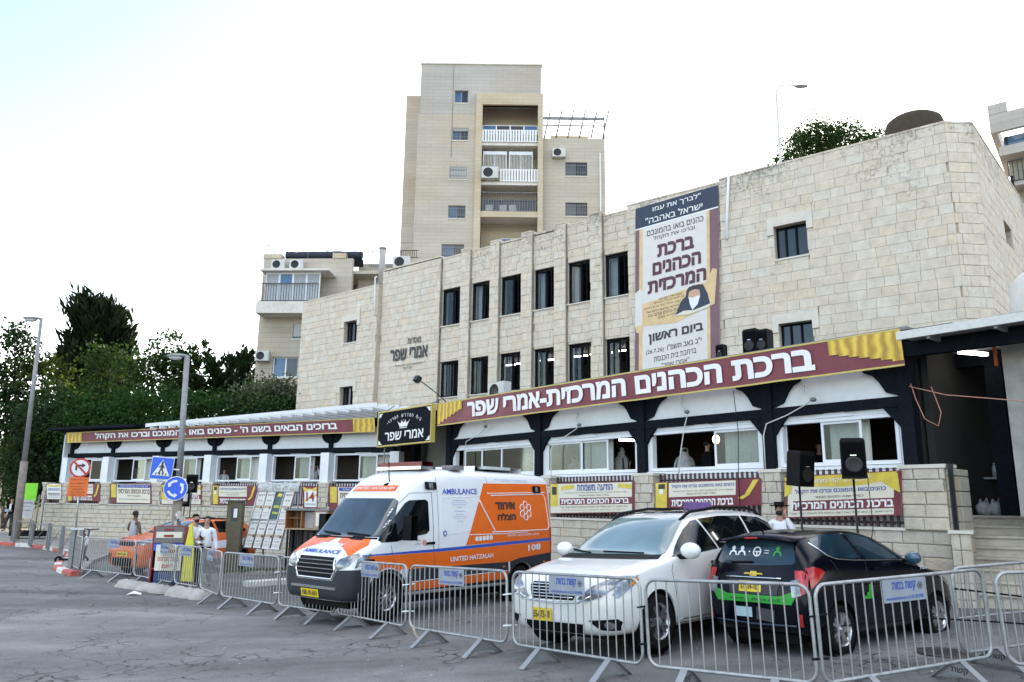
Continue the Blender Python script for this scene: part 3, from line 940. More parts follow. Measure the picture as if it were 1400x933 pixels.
# chamfer face and side wall, given in world space
P0 = MF.world(HR, -.06, 0)
c1 = pt(1338, 300, 1); 
def hit_dir(px, py, O, ang):
 d = ray(px, py); n = Vector((math.cos(R(ang)), -math.sin(R(ang)), 0)); t = (O - Vector((0, 0, EYE))).dot(n) / d.dot(n)
 return Vector((0, 0, EYE)) + d * t
CHF = Frame(P0.x, P0.y, 4.0)
cl = CHF.uz(1345, 300)[0]
P1 = CHF.world(cl, 0, 0)
SDF = Frame(P1.x, P1.y, 90 - 42.0)
for fr_, ln in ((CHF, cl), (SDF, 14.0)):
 e = bpy.data.objects.new('side_wall', None); link(e, main)
 e.matrix_parent_inverse = Matrix.Identity(4)
 e.location = (MF.local(fr_.world(0, 0, 0))[0], MF.local(fr_.world(0, 0, 0))[1], 0); e.rotation_euler = (0, 0, fr_.rz - MF.rz)
 hol = []
 if ln > 5:
  wu, wz = SDF.uz(1372, 300); wu2, wz2 = SDF.uz(1388, 352)
  hol = [(wu, wu2, wz2 + 0.2, wz)]
 s2 = MB()
 for (a, b_, c, d) in fill_rects(0, ln, 0, zr - .02, hol): s2.box(a, b_, .055, .4, c, d)
 s2.build('backing', MORTAR, e)
 st = lay_stones(0.004, ln - .004, 3.1, zr, CH, hol, 0.36, 0.75)
 mb = MB(); tints = []
 for s_ in st:
  j = random.uniform(-.006, .006); n = len(mb.f)
  mb.cbox(s_[0] + .004, s_[1] - .004, j, .056, s_[2] + .004, s_[3] - .004, .006); tints += [random.random()] * (len(mb.f) - n)
 m2 = mb.mesh('stonework', STONE); at = m2.attributes.new('tint', 'FLOAT', 'FACE'); at.data.foreach_set('value', tints)
 o = bpy.data.objects.new('stonework', m2); link(o, e); tag(o, kind='stuff')
 MB().box(0, ln, -.01, .45, zr + .002, zr + .07).build('coping', STONE, e)
 for h in hol:
  MB().box(h[0], h[1], .3, .32, h[2], h[3]).build('pane', GLASS, e)
# lettering fixed to the facade
sgn = bpy.data.objects.new('facade_lettering', None); COL.objects.link(sgn)
sgn.location = MF.o; sgn.rotation_euler = (0, 0, MF.rz)
tag(sgn, 'dark metal Hebrew letters fixed to the pale stone left of the tall windows', 'lettering')
def flatquad(fr_, a, b_, c, d, y):
 """corners from picture points BL BR TR TL on plane y"""
 out = []
 for p in (a, b_, c, d):
  u, z = fr_.uz(p[0], p[1], y); out.append((u, y, z))
 return out
def rectquad(u0, u1, z0, z1, y): return [(u0, y, z0), (u1, y, z0), (u1, y, z1), (u0, y, z1)]
ua, za = mu(534, 489); ub, zb = mu(586, 471)
LET = mat('dark_bronze_letters', (0.035, 0.035, 0.035), 0.5)
uc = (ua + ub) / 2
P_ = Print(rectquad(ua, ub, zb - .55, zb, -.03), parent=sgn)
P_.text([('אמרי שפר', 0, 1, 0.0, 1.0, 0.035)], LET)
P_ = Print(rectquad(uc - .1, uc + .75, zb + .16, zb + .42, -.03), parent=sgn)
P_.text([('מוסדות', 0, 1, 0, 1, .02)], LET, name='small_lettering')
P_ = Print(rectquad(uc - .85, uc + .85, zb - 1.0, zb - .72, -.03), parent=sgn)
P_.text([('בית המדרש המרכזי לתורה ותפילה', 0, 1, 0.55, 1), ('אמרי שפר', 0.3, 0.65, 0, .42)], LET, name='small_lettering')
# pipes on the facade
def pipe(name, fr_, a, b_, r, m, label, cat='drainpipe', off=-.12):
 u, z = fr_.uz(a[0], a[1], off); v, w = fr_.uz(b_[0], b_[1], off)
 pts__ = [fr_.world(u, off + .1, z), fr_.world(u, off, z - .05), fr_.world((u + v) / 2, off, (z + w) / 2), fr_.world(v, off, w), fr_.world(v, off + .1, w - .05)]
 o = MB().tube(pts__, r, 8).build(name, m); return tag(o, label, cat)
pipe('drainpipe', MF, (996, 240), (993, 325), .05, WHITE, 'white drainpipe running down the stone beside the tall poster')
pipe('drainpipe', MF, (513, 378), (512, 430), .03, WHITE, 'thin white pipe near the stone joint at the left end of the roof', off=-.35)
# round chimney pipe, roof tank, street lamp behind the roof
def on(fr_, px, py, back):
 u, z = fr_.uz(px, py, back); return fr_.world(u, back, z)
c0 = on(MF, 522, 372, 1.2); c1_ = on(MF, 523, 341, 1.2)
mb = MB().tube([c0 - Vector((0, 0, .8)), Vector((c0.x, c0.y, c1_.z))], .17, 16)
mb.tube([Vector((c0.x, c0.y, c1_.z)), Vector((c0.x, c0.y, c1_.z + .07))], .2, 16)
tag(mb.build('vent_pipe', CONC), 'stubby grey round vent pipe standing on the left part of the stone roof', 'vent pipe')
tk = on(MF, 1249, 168, 2.2)
rk = 0.88
mb = MB()
mb.lathe([(0, 0.62), (rk * .4, .60), (rk * .75, .54), (rk * .93, .42), (rk, .22), (rk * .98, -.1), (rk * .95, -1.0), (0, -1.0)], 32, Matrix.Translation(tk + Vector((0, 0, -.42))))
tag(mb.build('roof_tank', mat('brown_fibreglass', (0.06, 0.047, 0.035), 0.8, vary=0.15, dirt=0.3, spec=.1)), 'brown domed water tank rising above the right parapet', 'water tank')
# ================================================================ BACKGROUND BUILDINGS
def course_mat(name, c1, c2, mort, bw=0.9, bh=0.3):
 m, nt, N, L, b = _nt(name)
 tc = N.new('ShaderNodeTexCoord'); sx = N.new('ShaderNodeSeparateXYZ'); L.new(tc.outputs['Object'], sx.inputs[0])
 ad = N.new('ShaderNodeMath'); ad.operation = 'ADD'; L.new(sx.outputs[0], ad.inputs[0]); L.new(sx.outputs[1], ad.inputs[1])
 cb = N.new('ShaderNodeCombineXYZ'); L.new(ad.outputs[0], cb.inputs[0]); L.new(sx.outputs[2], cb.inputs[1])
 br = N.new('ShaderNodeTexBrick'); br.inputs['Scale'].default_value = 1
 br.inputs['Brick Width'].default_value = bw; br.inputs['Row Height'].default_value = bh; br.inputs['Mortar Size'].default_value = 0.012; br.inputs['Mortar Smooth'].default_value = 0.5
 br.inputs['Color1'].default_value = (*c1, 1); br.inputs['Color2'].default_value = (*c2, 1); br.inputs['Mortar'].default_value = (*mort, 1)
 L.new(cb.outputs[0], br.inputs['Vector'])
 n1 = N.new('ShaderNodeTexNoise'); n1.inputs['Scale'].default_value = 0.35; n1.inputs['Detail'].default_value = 7
 mp = N.new('ShaderNodeMapping'); mp.inputs['Scale'].default_value = (0.5, 0.5, 3.2); L.new(tc.outputs['Object'], mp.inputs[0]); L.new(mp.outputs[0], n1.inputs['Vector'])
 mr = N.new('ShaderNodeMapRange'); mr.inputs[1].default_value = 0.3; mr.inputs[2].default_value = 0.7; mr.inputs[3].default_value = 0.90; mr.inputs[4].default_value = 1.06
 L.new(n1.outputs[0], mr.inputs[0])
 hs = N.new('ShaderNodeHueSaturation'); L.new(br.outputs[0], hs.inputs['Color']); L.new(mr.outputs[0], hs.inputs['Value'])
 n2 = N.new('ShaderNodeTexNoise'); n2.inputs['Scale'].default_value = 0.22; n2.inputs['Detail'].default_value = 3; L.new(tc.outputs['Object'], n2.inputs['Vector'])
 r2 = N.new('ShaderNodeMapRange'); r2.inputs[1].default_value = 0.5; r2.inputs[2].default_value = 0.62; r2.inputs[4].default_value = 0.55; L.new(n2.outputs[0], r2.inputs[0])
 mi = N.new('ShaderNodeMix'); mi.data_type = 'RGBA'; mi.blend_type = 'MULTIPLY'; L.new(r2.outputs[0], mi.inputs[0]); L.new(hs.outputs[0], mi.inputs[6]); mi.inputs[7].default_value = (1.0, 0.91, 0.80, 1)
 L.new(mi.outputs[2], b.inputs['Base Color']); b.inputs['Roughness'].default_value = 0.9
 return m
TOW = course_mat('tower_limestone', (0.46, 0.415, 0.35), (0.44, 0.39, 0.32), (0.30, 0.27, 0.22), 1.1, 0.32)
TOWG = course_mat('grey_limestone', (0.42, 0.395, 0.36), (0.40, 0.37, 0.335), (0.28, 0.26, 0.23), 1.1, 0.32)
YSTONE = course_mat('yellow_limestone', (0.50, 0.44, 0.33), (0.47, 0.40, 0.28), (0.36, 0.30, 0.22), 0.9, 0.32)
def wall_holes(name, parent, u0, u1, z0, z1, y0, y1, holes, m):
 mb = MB()
 for (a, b_, c, d) in fill_rects(u0, u1, z0, z1, holes): mb.box(a, b_, y0, y1, c, d)
 o = mb.build(name, m, parent)
 bm = bmesh.new(); bm.from_mesh(o.data); bmesh.ops.remove_doubles(bm, verts=bm.verts, dist=1e-4)
 dl = [f for f in bm.faces if False]
 bm.to_mesh(o.data); bm.free()
 return o
def bg_window(parent, u0, u1, z0, z1, y, fm=WHITE, style='slide', glass_m=None, grill=False, shutter=0.0, deep=0.22):
 w = sub('window', parent)
 f = MB(); t = .07
 for a, b_, c, d in ((u0, u0 + t, z0, z1), (u1 - t, u1, z0, z1), (u0 + t, u1 - t, z0, z0 + t), (u0 + t, u1 - t, z1 - t, z1), ((u0 + u1) / 2 - .04, (u0 + u1) / 2 + .04, z0 + t, z1 - t)):
  f.box(a, b_, y + deep - .06, y + deep, c, d)
 f.build('frame', fm, w)
 um = (u0 + u1) / 2
 MB().box(u0 + t, um - .04, y + deep - .03, y + deep - .02, z0 + t, z1 - t).build('pane', glass_m or GLASSB, w)
 MB().box(um + .04, u1 - t, y + deep - .03, y + deep - .02, z0 + t, z1 - t).build('pane', GLASS, w)
 MB().box(u0 - .06, u1 + .06, y - .05, y + .1, z0 - .09, z0 - .004).build('sill', TRIM, w)
 if shutter > 0:
  s_ = MB(); zz = z1 - (z1 - z0) * shutter
  k = z1
  while k > zz: s_.box(u0 + .02, u1 - .02, y + .05, y + .09, k - .07, k - .008); k -= .08
  s_.build('shutter', CURTAIN, w)
 if grill:
  g = MB(); k = u0 + .05
  while k < u1: g.box(k - .012, k + .012, y + .0, y + .024, z0, z1); k += .14
  g.box(u0, u1, y + .0, y + .02, z0 + .3, z0 + .33); g.box(u0, u1, y, y + .02, z1 - .3, z1 - .27)
  g.build('grille', GREYMETAL, w)
 return w
def ac_unit(P, rz, label, s=1.0, grp='outdoor air conditioner units'):
 t = thing('air_conditioner', label, 'air conditioner', P, rz, grp)
 MB().box(-.42 * s, .42 * s, -.16 * s, .16 * s, 0, .6 * s).build('casing', mat('ac_white', (0.52, 0.52, 0.50), 0.5, vary=0.05, dirt=0.25), t)
 M_ = Matrix.Translation((-.1 * s, -.162 * s, .3 * s)) @ Matrix.Rotation(R(90), 4, 'X')
 MB().lathe([(0, .0), (.22 * s, 0), (.24 * s, .012), (.25 * s, 0)], 20, M_).build('fan_grille', BLACKMETAL, t)
 mb = MB()
 for x in (-.3, .3): mb.box((x - .02) * s, (x + .02) * s, -.2 * s, .3 * s, -.05, -.002)
 mb.build('bracket', GREYMETAL, t)
 return t
def railing(parent, u0, u1, y, z0, z1, step, m, r=.015, name='railing'):
 g = MB(); g.box(u0, u1, y - .02, y + .02, z1 - .04, z1); g.box(u0, u1, y - .02, y + .02, z0, z0 + .04)
 k = u0
 while k <= u1 + 1e-6: g.box(k - r, k + r, y - r, y + r, z0 + .04, z1 - .04); k += step
 return g.build(name, m, parent)
# ---- tall apartment tower
TF = Frame(0, 62, 0)
tw = thing('apartment_tower', 'tall narrow limestone apartment tower with white balconies rising behind the roof', 'building', TF.o, 0)
T = lambda px, py, off=0: TF.uz(px, py, off)
u0, zt = T(577, 88); u1 = T(740, 88)[0]; ur0, _ = T(658, 240); ur1 = T(735, 240)[0]
zrec = T(690, 145)[1]
hol = [(ur0, ur1, 8, zrec)]
wins = []
for (px0, px1, p0, p1, g, sh) in ((622, 640, 124, 141, 0, 0), (619, 640, 175, 192, 1, .25), (615, 638, 228, 245, 1, .9), (613, 636, 281, 299, 1, 0), (604, 634, 334, 353, 1, 0)):
 a, z1_ = T(px0, p0); b_, z0_ = T(px1, p1)
 wins.append((a, b_, z0_, z1_, g, sh)); hol.append((a, b_, z0_, z1_))
split = T(600, 156)[1]
wall_holes('upper_wall', tw, u0, u1, split, zt, -.015, .4, hol, TOWG)
wall_holes('wall', tw, u0 - .15, u1, 6, split, 0, .4, hol, TOW)
MB().box(u0, u1, .4, 11, 6, zt - .2).build('core', DARKIN, tw) if False else None
mb = MB(); mb.box(u0 - .1, u0 + .0, .4, 11, 6, zt - .05); mb.box(u1 - .1, u1, .4, 11, 6, zt - .05); mb.box(u0, u1 - .1, 10.6, 11, 6, zt); mb.box(u0, u1 - .1, .41, 10.6, zt - .35, zt - .1); mb.box(u0, u1 - .1, 2.2, 2.3, 6, zt - .4)
mb.build('side_wall', TOW, tw)
MB().box(u0 - .1, u1 + .1, -.1, .5, zt, zt + .12).build('coping', TRIM, tw)
for (a, b_, c, d, g, sh) in wins: bg_window(tw, a, b_, c, d, 0, GREYMETAL, grill=bool(g), shutter=sh)
# thin drain line and parapet of the terrace box
MB().box(T(617, 200)[0], T(617, 200)[0] + .04, -.05, -.016, T(617, 215)[1], zt).build('drainpipe', GREYMETAL, tw)
# stone jambs of the balcony shaft, slabs, balconies
for a, b_ in ((ur0 - .55, ur0), (ur1, ur1 + .45)):
 MB().box(a, b_, -.25, -.02, 6, zrec + 1.1).build('pier', YSTONE, tw)
MB().box(ur0, ur1, -.25, .3, zrec, zrec + 1.1).build('lintel_wall', YSTONE, tw)
zs = [(T(690, 168)[1], T(690, 195)[1]), (T(690, 203)[1], T(690, 249)[1]), (T(690, 262)[1], T(690, 290)[1]), (T(690, 308)[1], T(690, 350)[1])]
for i, (za_, zb_) in enumerate(zs):
 MB().box(ur0, ur1, .0, 2.2, zb_ - .28, zb_).build('floor_slab', PLASTER, tw)
 MB().box(ur0, ur1, 2.1, 2.19, zb_, zb_ + 2.9).build('back_wall', YSTONE, tw)
 if i == 0:
  w = sub('balcony_glazing', tw)
  n = 4
  for k in range(n):
   a = ur0 + (ur1 - ur0) * k / n; b_ = ur0 + (ur1 - ur0) * (k + 1) / n
   bg = MB(); z0_, z1_ = zb_ + 1.05, za_ + .0
   for p, q, c, d in ((a, a + .05, z0_, z1_), (b_ - .05, b_, z0_, z1_), (a + .05, b_ - .05, z0_, z0_ + .05), (a + .05, b_ - .05, z1_ - .05, z1_)): bg.box(p, q, .5, .56, c, d)
   bg.build('frame', WHITE, w)
   MB().box(a + .05, b_ - .05, .53, .54, z0_ + .05, z1_ - .05).build('pane', GLASSB if k in (0, 3) else mat('brown_glass', (0.05, 0.04, 0.035), 0.15), w)
 if i in (0, 1):
  zz = zb_ if i == 0 else zb_
  rl = MB(); k = ur0 + (.0 if i == 0 else 1.6)
  while k < ur1 - .05: rl.box(k, k + .16, -.1, -.06, zz, zz + 1.15); k += .24
  rl.box(ur0 + (.0 if i == 0 else 1.6), ur1, -.06, -.02, zz + .06, zz + .14); rl.box(ur0 + (.0 if i == 0 else 1.6), ur1, -.06, -.02, zz + 1.05, zz + 1.13)
  rl.build('railing', WHITEPAINT, tw)
  if i == 1:
   for a in (ur0 + .1, ur0 + 2.35):
    bw = sub('window', tw); f = MB()
    z0_, z1_ = zb_ + 1.2, za_ - .1
    for p, q, c, d in ((a, a + .06, z0_, z1_), (a + 2.0, a + 2.06, z0_, z1_), (a + .06, a + 2.0, z1_ - .3, z1_), (a + 1.0, a + 1.06, z0_, z1_ - .3)): f.box(p, q, .4, .46, c, d)
    f.build('frame', WHITE, bw)
    s_ = MB(); k = a + .08
    while k < a + 2: s_.box(k, k + .05, .42, .44, z0_, z1_ - .3); k += .13
    s_.build('blind', CURTAIN, bw)
 if i == 2:
  railing(tw, ur0, ur1, -.08, zb_ + .05, zb_ + 1.75, .22, GREYMETAL)
  MB().box(ur0 + .1, ur1 - .1, .9, .95, zb_ + .1, zb_ + 1.5).build('glazing', GLASS, tw)
  for k in (.4, 1.6, 2.4): MB().box(ur0 + k, ur0 + k + .6, .3, .7, zb_ + .02, zb_ + .75).build('clutter', mat('grey_clutter', (0.35, 0.35, 0.36), 0.7), tw)
  MB().box(ur0, ur1, -.12, .1, zb_ - .5, zb_).build('balcony_front', YSTONE, tw)
 if i == 3:
  a, zz1 = T(684, 316); b_, zz0 = T(714, 340)
  bg_window(tw, a, b_, zz0, zz1, 1.8, WHITE, glass_m=GLASSB, deep=.1)
ac_unit(TF.world(T(670, 249)[0], -.3, T(670, 247)[1]), 0, 'white outdoor unit standing on the second balcony of the tower', 1.7)
# lower block behind on the left
a = T(556, 131, 4)[0]
MB().box(a, u0 + .2, 4.0, 12, 6, T(556, 131, 4)[1]).build('rear_block', TOW, tw)
# right wing
b_, zz = T(827, 190, .5)
wh = []
for (px0, px1, p0, p1) in ((773, 803, 222, 241), (773, 803, 277, 296)):
 q, z1_ = T(px0, p0, .5); r_, z0_ = T(px1, p1, .5); wh.append((q, r_, z0_, z1_))
wall_holes('wing_wall', tw, u1 + .002, b_, 6, zz, .5, .9, wh, TOW)
MB().box(b_ - .1, b_ - .001, .9, 9, 6, zz - .05).build('wing_side', TOW, tw)
MB().box(u1, b_ - .2, .9, 9, zz - .3, zz - .1).build('wing_roof', CONC, tw)
MB().box(u1, b_ - .2, 2.3, 2.4, 6, zz - .4).build('wing_core', DARKIN, tw)
for w_ in wh: bg_window(tw, *w_, .5, BLACKMETAL, glass_m=mat('grey_glass', (0.12, 0.13, 0.12), 0.1), grill=True)
MB().box(u1 + 1.0, b_ - 1.2, 3.0, 3.2, zz - .1, zz + 1.5).build('penthouse_wall', YSTONE, tw)
pg = MB(); k = u1 + .3
zr1 = T(740, 162, .6)[1]
while k < b_: pg.tube([(k, .6, zz), (k + .35, .5, zz + (zr1 - zz) * .9), (k + .55, .1, zr1 + .6)], .08, 6); k += 1.02
pg.box(u1, b_, .5, .66, zr1 - .12, zr1 + .12); pg.box(u1, b_, .2, .3, zr1 - .9, zr1 - .8)
pg.box(b_ - .12, b_, .4, .52, zz, zr1 + .5)
pg.build('pergola_frame', GREYMETAL, tw)
ac_unit(TF.world(T(764, 217, .3)[0], .25, T(764, 216, .3)[1]), 0, 'outdoor unit bracketed high on the right wing of the tower', 1.35)
MB().box(b_ - .5, b_ - .4, .38, .47, 6, zz - 1.4).build('drainpipe', WHITE, tw)
# ---- terraced block with roof rails, left of the tower
KF = Frame(0, 46, -3)
K = lambda px, py, off=0: KF.uz(px, py, off)
tb = thing('terrace_building', 'lower limestone apartment block with balconies and roof rails left of the tower', 'building', KF.o, KF.rz)
a0, z_top = K(361, 354); a1 = K(480, 400)[0]; a2 = K(566, 362, 1.5)[0]
zpar = z_top
hb = []
wq, wz1 = K(401, 443); wr, wz0 = K(413, 463)
hb.append((wq, wr, wz0, wz1))
w2 = (K(373, 488)[0], K(408, 488)[0], K(390, 516)[1], K(390, 488)[1]); hb.append(w2)
wall_holes('wall', tb, a0, a1, 4, zpar, 0, .35, hb, TOW)
mb = MB(); mb.box(a0, a0 + .3, .35, 9, 4, zpar); mb.box(a0 + .3, a2, 8.7, 9, 4, zpar); mb.box(a0 + .3, a2, .36, 8.7, zpar - .9, zpar - .7); mb.box(a0 + .3, a1, 3, 3.1, 4, zpar - .9)
mb.build('side_wall', TOW, tb)
wh2 = [(K(457, 386, 1.5)[0], K(470, 386, 1.5)[0], K(457, 396, 1.5)[1], K(457, 386, 1.5)[1])]
wall_holes('recessed_wall', tb, K(410, 360, 1.5)[0], a2, 4, K(480, 362, 1.5)[1], -.12, .0 - .02, [], TOW) if False else wall_holes('recessed_wall', tb, a1, a2, 4, K(480, 361, 1.5)[1], 1.5, 1.8, wh2, TOW)
bg_window(tb, *wh2[0], 1.5, GREYMETAL)
bg_window(tb, wq, wr, wz0, wz1, 0, GREYMETAL, shutter=.8)
bg_window(tb, *w2, 0, WHITE, glass_m=GLASSB)
mb = MB(); pz = K(450, 352, .0)[1]
mb.box(K(455, 352)[0], K(473, 352)[0], -.05, .6, zpar, zpar + .35); mb.box(a0 - .05, K(385, 352)[0], -.05, .6, zpar, zpar + .3)
mb.build('parapet_block', YSTONE, tb)
# enclosed balcony
b0, bz1 = K(360, 372, -1.3); b1, _ = K(441, 372, -1.3); bz0 = K(400, 387, -1.3)[1]; bf = K(400, 412, -1.3)[1]; bs = K(400, 428, -1.3)[1]
MB().box(b0 - .1, b1 + .5, -1.6, .0, bz1, bz1 + .14).build('balcony_roof', PLASTER, tb)
bl = sub('balcony', tb)
MB().box(b0 - .3, b1 - .1, -1.3, -.003, bs, bf).build('slab', PLASTER, bl)
n = 4
for k in range(n):
 x0 = b0 + .15 + (b1 - b0 - .3) * k / n; x1 = b0 + .15 + (b1 - b0 - .3) * (k + 1) / n
 f = MB()
 for p, q, c, d in ((x0, x0 + .06, bz0 - 1.1, bz1), (x1 - .06, x1, bz0 - 1.1, bz1), (x0 + .06, x1 - .06, bz1 - .12, bz1), (x0 + .06, x1 - .06, bz0 - .05, bz0 + .03)): f.box(p, q, -1.18, -1.1, c, d)
 f.build('frame', WHITE, bl)
 MB().box(x0 + .06, x1 - .06, -1.15, -1.13, bz0 + .03, bz1 - .12).build('pane', (GLASSB if k == 1 else mat('grey_blind', (0.33, 0.34, 0.36), 0.6)), bl)
 MB().box(x0 + .06, x1 - .06, -1.15, -1.13, bf, bz0 - .05).build('lower_panel', mat('frosted_panel', (0.42, 0.46, 0.48), 0.4), bl)
railing(bl, b0 - .25, b1 - .2, -1.27, bf + .02, bf + 1.15, .16, BLACKMETAL, .012)
# roof rail
rl = MB(); k = a0
ztop = K(450, 333)[1]
for px in (365, 385, 421, 456, 474, 509): x = K(px, 340)[0]; rl.tube([(x, .1, zpar), (x, .1, ztop)], .022, 5)
rl.tube([(a0 + .1, .1, ztop), (K(566, 335)[0], .1, ztop + .05)], .02, 5)
rl.tube([(a0 + .1, .1, ztop), (a0 + .9, .2, zpar + .1)], .03, 5)
rl.build('roof_rail', GREYMETAL, tb)
railing(tb, K(498, 350)[0], K(545, 350)[0], 1.4, zpar - .1, zpar + .95, .14, GREYMETAL, name='terrace_railing')
railing(tb, K(544, 335)[0], K(568, 335)[0], 1.2, K(544, 345)[1], K(544, 334)[1], .14, BLACKMETAL, name='terrace_railing')
so = thing('rolled_awning', 'long dark blue rolled tarpaulin on the flat roof of the lower block', 'tarpaulin', KF.world(0, 0, 0), KF.rz)
x0, zz = K(392, 348, .6); x1, zw = K(495, 356, .6)
rsb = np.random.default_rng(2)
MB().tube([(x0 + (x1 - x0) * k / 24, .6, zz - .1 + rsb.uniform(-.02, .02)) for k in range(25)], [.27 + rsb.uniform(-.02, .02) for k in range(25)], 10).build('roll', mat('navy_tarpaulin', (0.012, 0.018, 0.035), 0.7), so)
MB().box(x0 - .3, x1, .5, 1.0, zz - .75, zz - .32).build('pallet', BLACK, so)
for px, py, lb in ((381, 369, 'left one of the two small outdoor units side by side above the enclosed balcony'), (406, 369, 'right one of the two small outdoor units side by side above the enclosed balcony'), (359, 494, 'outdoor unit on a bracket at the lower left corner of the balcony block')):
 u, z = K(px, py, -.3); ac_unit(KF.world(u, -.35, z), KF.rz, lb, 1.0)
u, z = K(549, 367, .9); ac_unit(KF.world(u, .9, z), KF.rz, 'larger outdoor unit on the roof edge between the vent pipe and the tower', 1.25)
# ---- building at the far right
RF = Frame(pt(1350, 150, 40).x, 40, 0)
RF = Frame(RF.o.x, RF.o.y, -38)
rb = thing('corner_building', 'grey stone apartment building with dark iron railings cut off by the right edge', 'building', RF.o, RF.rz)
Q = lambda px, py, off=0: RF.uz(px, py, off)
z1_ = Q(1352, 147)[1]; z2_ = Q(1352, 183)[1]
W_ = 14
MB().box(0, W_, 0, .3, z2_, z1_ - .5).build('upper_wall', TOWG, rb)
MB().box(0, .9, -.02, .3, z1_ - .5, z1_ + .1).build('parapet', TOWG, rb)
z3 = Q(1360, 202)[1]; z4 = Q(1362, 214)[1]
MB().box(.5, W_, 1.0, 1.1, z3, z2_).build('glazing', GLASSB, rb)
f = MB()
for k in range(12): f.box(.6 + k * .9, .68 + k * .9, .9, 1.0, z3, z2_)
f.build('frame', BLACKMETAL, rb)
MB().box(.3, W_, .1, 1.5, z4, z3).build('slab', TOWG, rb)
z5 = Q(1365, 222)[1]; z6 = Q(1370, 250)[1]
railing(rb, .6, W_, .2, z6, z5, .22, BLACKMETAL, .02)
MB().box(.6, W_, 1.2, 1.3, 3, z4 - .01).build('rear_wall', course_mat('rubble_stone', (0.40, 0.37, 0.30), (0.30, 0.27, 0.21), (0.15, 0.14, 0.12), 0.7, 0.5), rb)
MB().box(.4, W_, .2, 1.2, z6 - .25, z6).build('slab', CONC, rb)
mb = MB()
for k in (.7, 1.5, 4.0): mb.tube([(k, .1, z6 + .3), (k, .1, 3)], .09, 8)
mb.build('column', BLACKMETAL, rb)
MB().box(0, .3, .3, 9, z2_, z1_ - .5).build('side_wall', TOWG, rb)
rl = MB()
for k in range(8): rl.tube([(.9 + k * 1.2, .1, z1_ - .5), (.9 + k * 1.2, .1, z1_ + .6)], .03, 5)
rl.tube([(0, .1, z1_ + .7), (W_, .1, z1_ + .7)], .03, 5); rl.build('roof_rail', WHITE, rb)
# ================================================================ PAVILIONS (glazed halls in front of the stone building)
AR = Frame(-2.56, 27.67, -51.1)
AL = Frame(-23.7, 40.0, -24.2)
SILL = 2.75
FL = 1.85
def sliding_window(parent, u0, u1, z0, z1, y, layout, ped=True, sashes=(), curtains=()):
 """layout: list of boundaries in 0..1; sashes: indices of leaves with glass; curtains: (a0,a1,material) behind"""
 w = sub('window', parent)
 f = MB(); t = .075
 f.box(u0, u0 + t, y - .06, y + .1, z0, z1); f.box(u1 - t, u1, y - .06, y + .1, z0, z1)
 f.box(u0 + t, u1 - t, y - .06, y + .1, z0, z0 + t); f.box(u0 + t, u1 - t, y - .06, y + .1, z1 - t, z1)
 f.build('frame', WHITE, w)
 if ped:
  um = (u0 + u1) / 2
  MB().prism([(um - .42, z1 + .004), (um + .42, z1 + .004), (um + .1, z1 + .15), (um - .1, z1 + .15)], y - .085, y - .05).build('pediment', WHITE, w)
 for k, (a, b_, lay) in enumerate(sashes):
  x0 = u0 + t + (u1 - u0 - 2 * t) * a; x1 = u0 + t + (u1 - u0 - 2 * t) * b_
  yy = y - .02 + .035 * lay
  s_ = MB(); tt = .055
  for p, q, c, d in ((x0, x0 + tt, z0 + t, z1 - t), (x1 - tt, x1, z0 + t, z1 - t), (x0 + tt, x1 - tt, z0 + t, z0 + t + tt), (x0 + tt, x1 - tt, z1 - t - tt, z1 - t)): s_.box(p, q, yy, yy + .03, c, d)
  s_.build('sash', WHITE, w)
  MB().box(x0 + tt, x1 - tt, yy + .01, yy + .018, z0 + t + tt, z1 - t - tt).build('pane', PANE, w)
 for (a, b_, m) in curtains:
  x0 = u0 + (u1 - u0) * a; x1 = u0 + (u1 - u0) * b_; n = max(6, int((x1 - x0) / .045)); vs = []
  for i in range(n + 1):
   x = x0 + (x1 - x0) * i / n; yy = y + .28 + .03 * math.sin(i * 1.9) + .015 * math.sin(i * .7)
   vs += [(x, yy, z0 - .1), (x + .01 * math.sin(i), yy + .01, z1 + .05)]
  MB().add(vs, [(2 * i, 2 * i + 2, 2 * i + 3, 2 * i + 1) for i in range(n)], True).build('curtain', m, w)
 return w
def bracket_mesh(r, side, y, zt_, latt=True):
 """quarter-round lattice bracket beside a post"""
 mb = MB(); n = 8
 pts2 = [(0, 0), (r, 0)]
 arc = [(r - r * math.sin(math.pi / 2 * i / n) * 1.0, -r * (1 - math.cos(math.pi / 2 * i / n))) for i in range(n + 1)]
 poly = [(0, 0)] + [(r * math.cos(math.pi / 2 * i / n) , -r * math.sin(math.pi / 2 * i / n)) for i in range(n + 1)]
 poly = [(0, 0)] + [(r - 0.82 * r * math.sin(math.pi / 2 * i / n), -r + r * (1 - math.sin(math.pi / 2 * i / n)) * 0 - 0) for i in range(0)] + [(r, 0), (r * .93, -r * .28), (r * .72, -r * .55), (r * .45, -r * .74), (r * .2, -r * .9), (.0, -r)]
 mb.prism([(side * a, zt_ + b_) for a, b_ in (poly if side > 0 else poly)], y, y + .06)
 return mb
def pavilion(fr_, name, label, posts, zroof, wall_u, zcap, lamps, bx, postw, depthf, bz0, bz1, slope=None):
 t = thing(name, label, 'pavilion', fr_.o, fr_.rz)
 return t
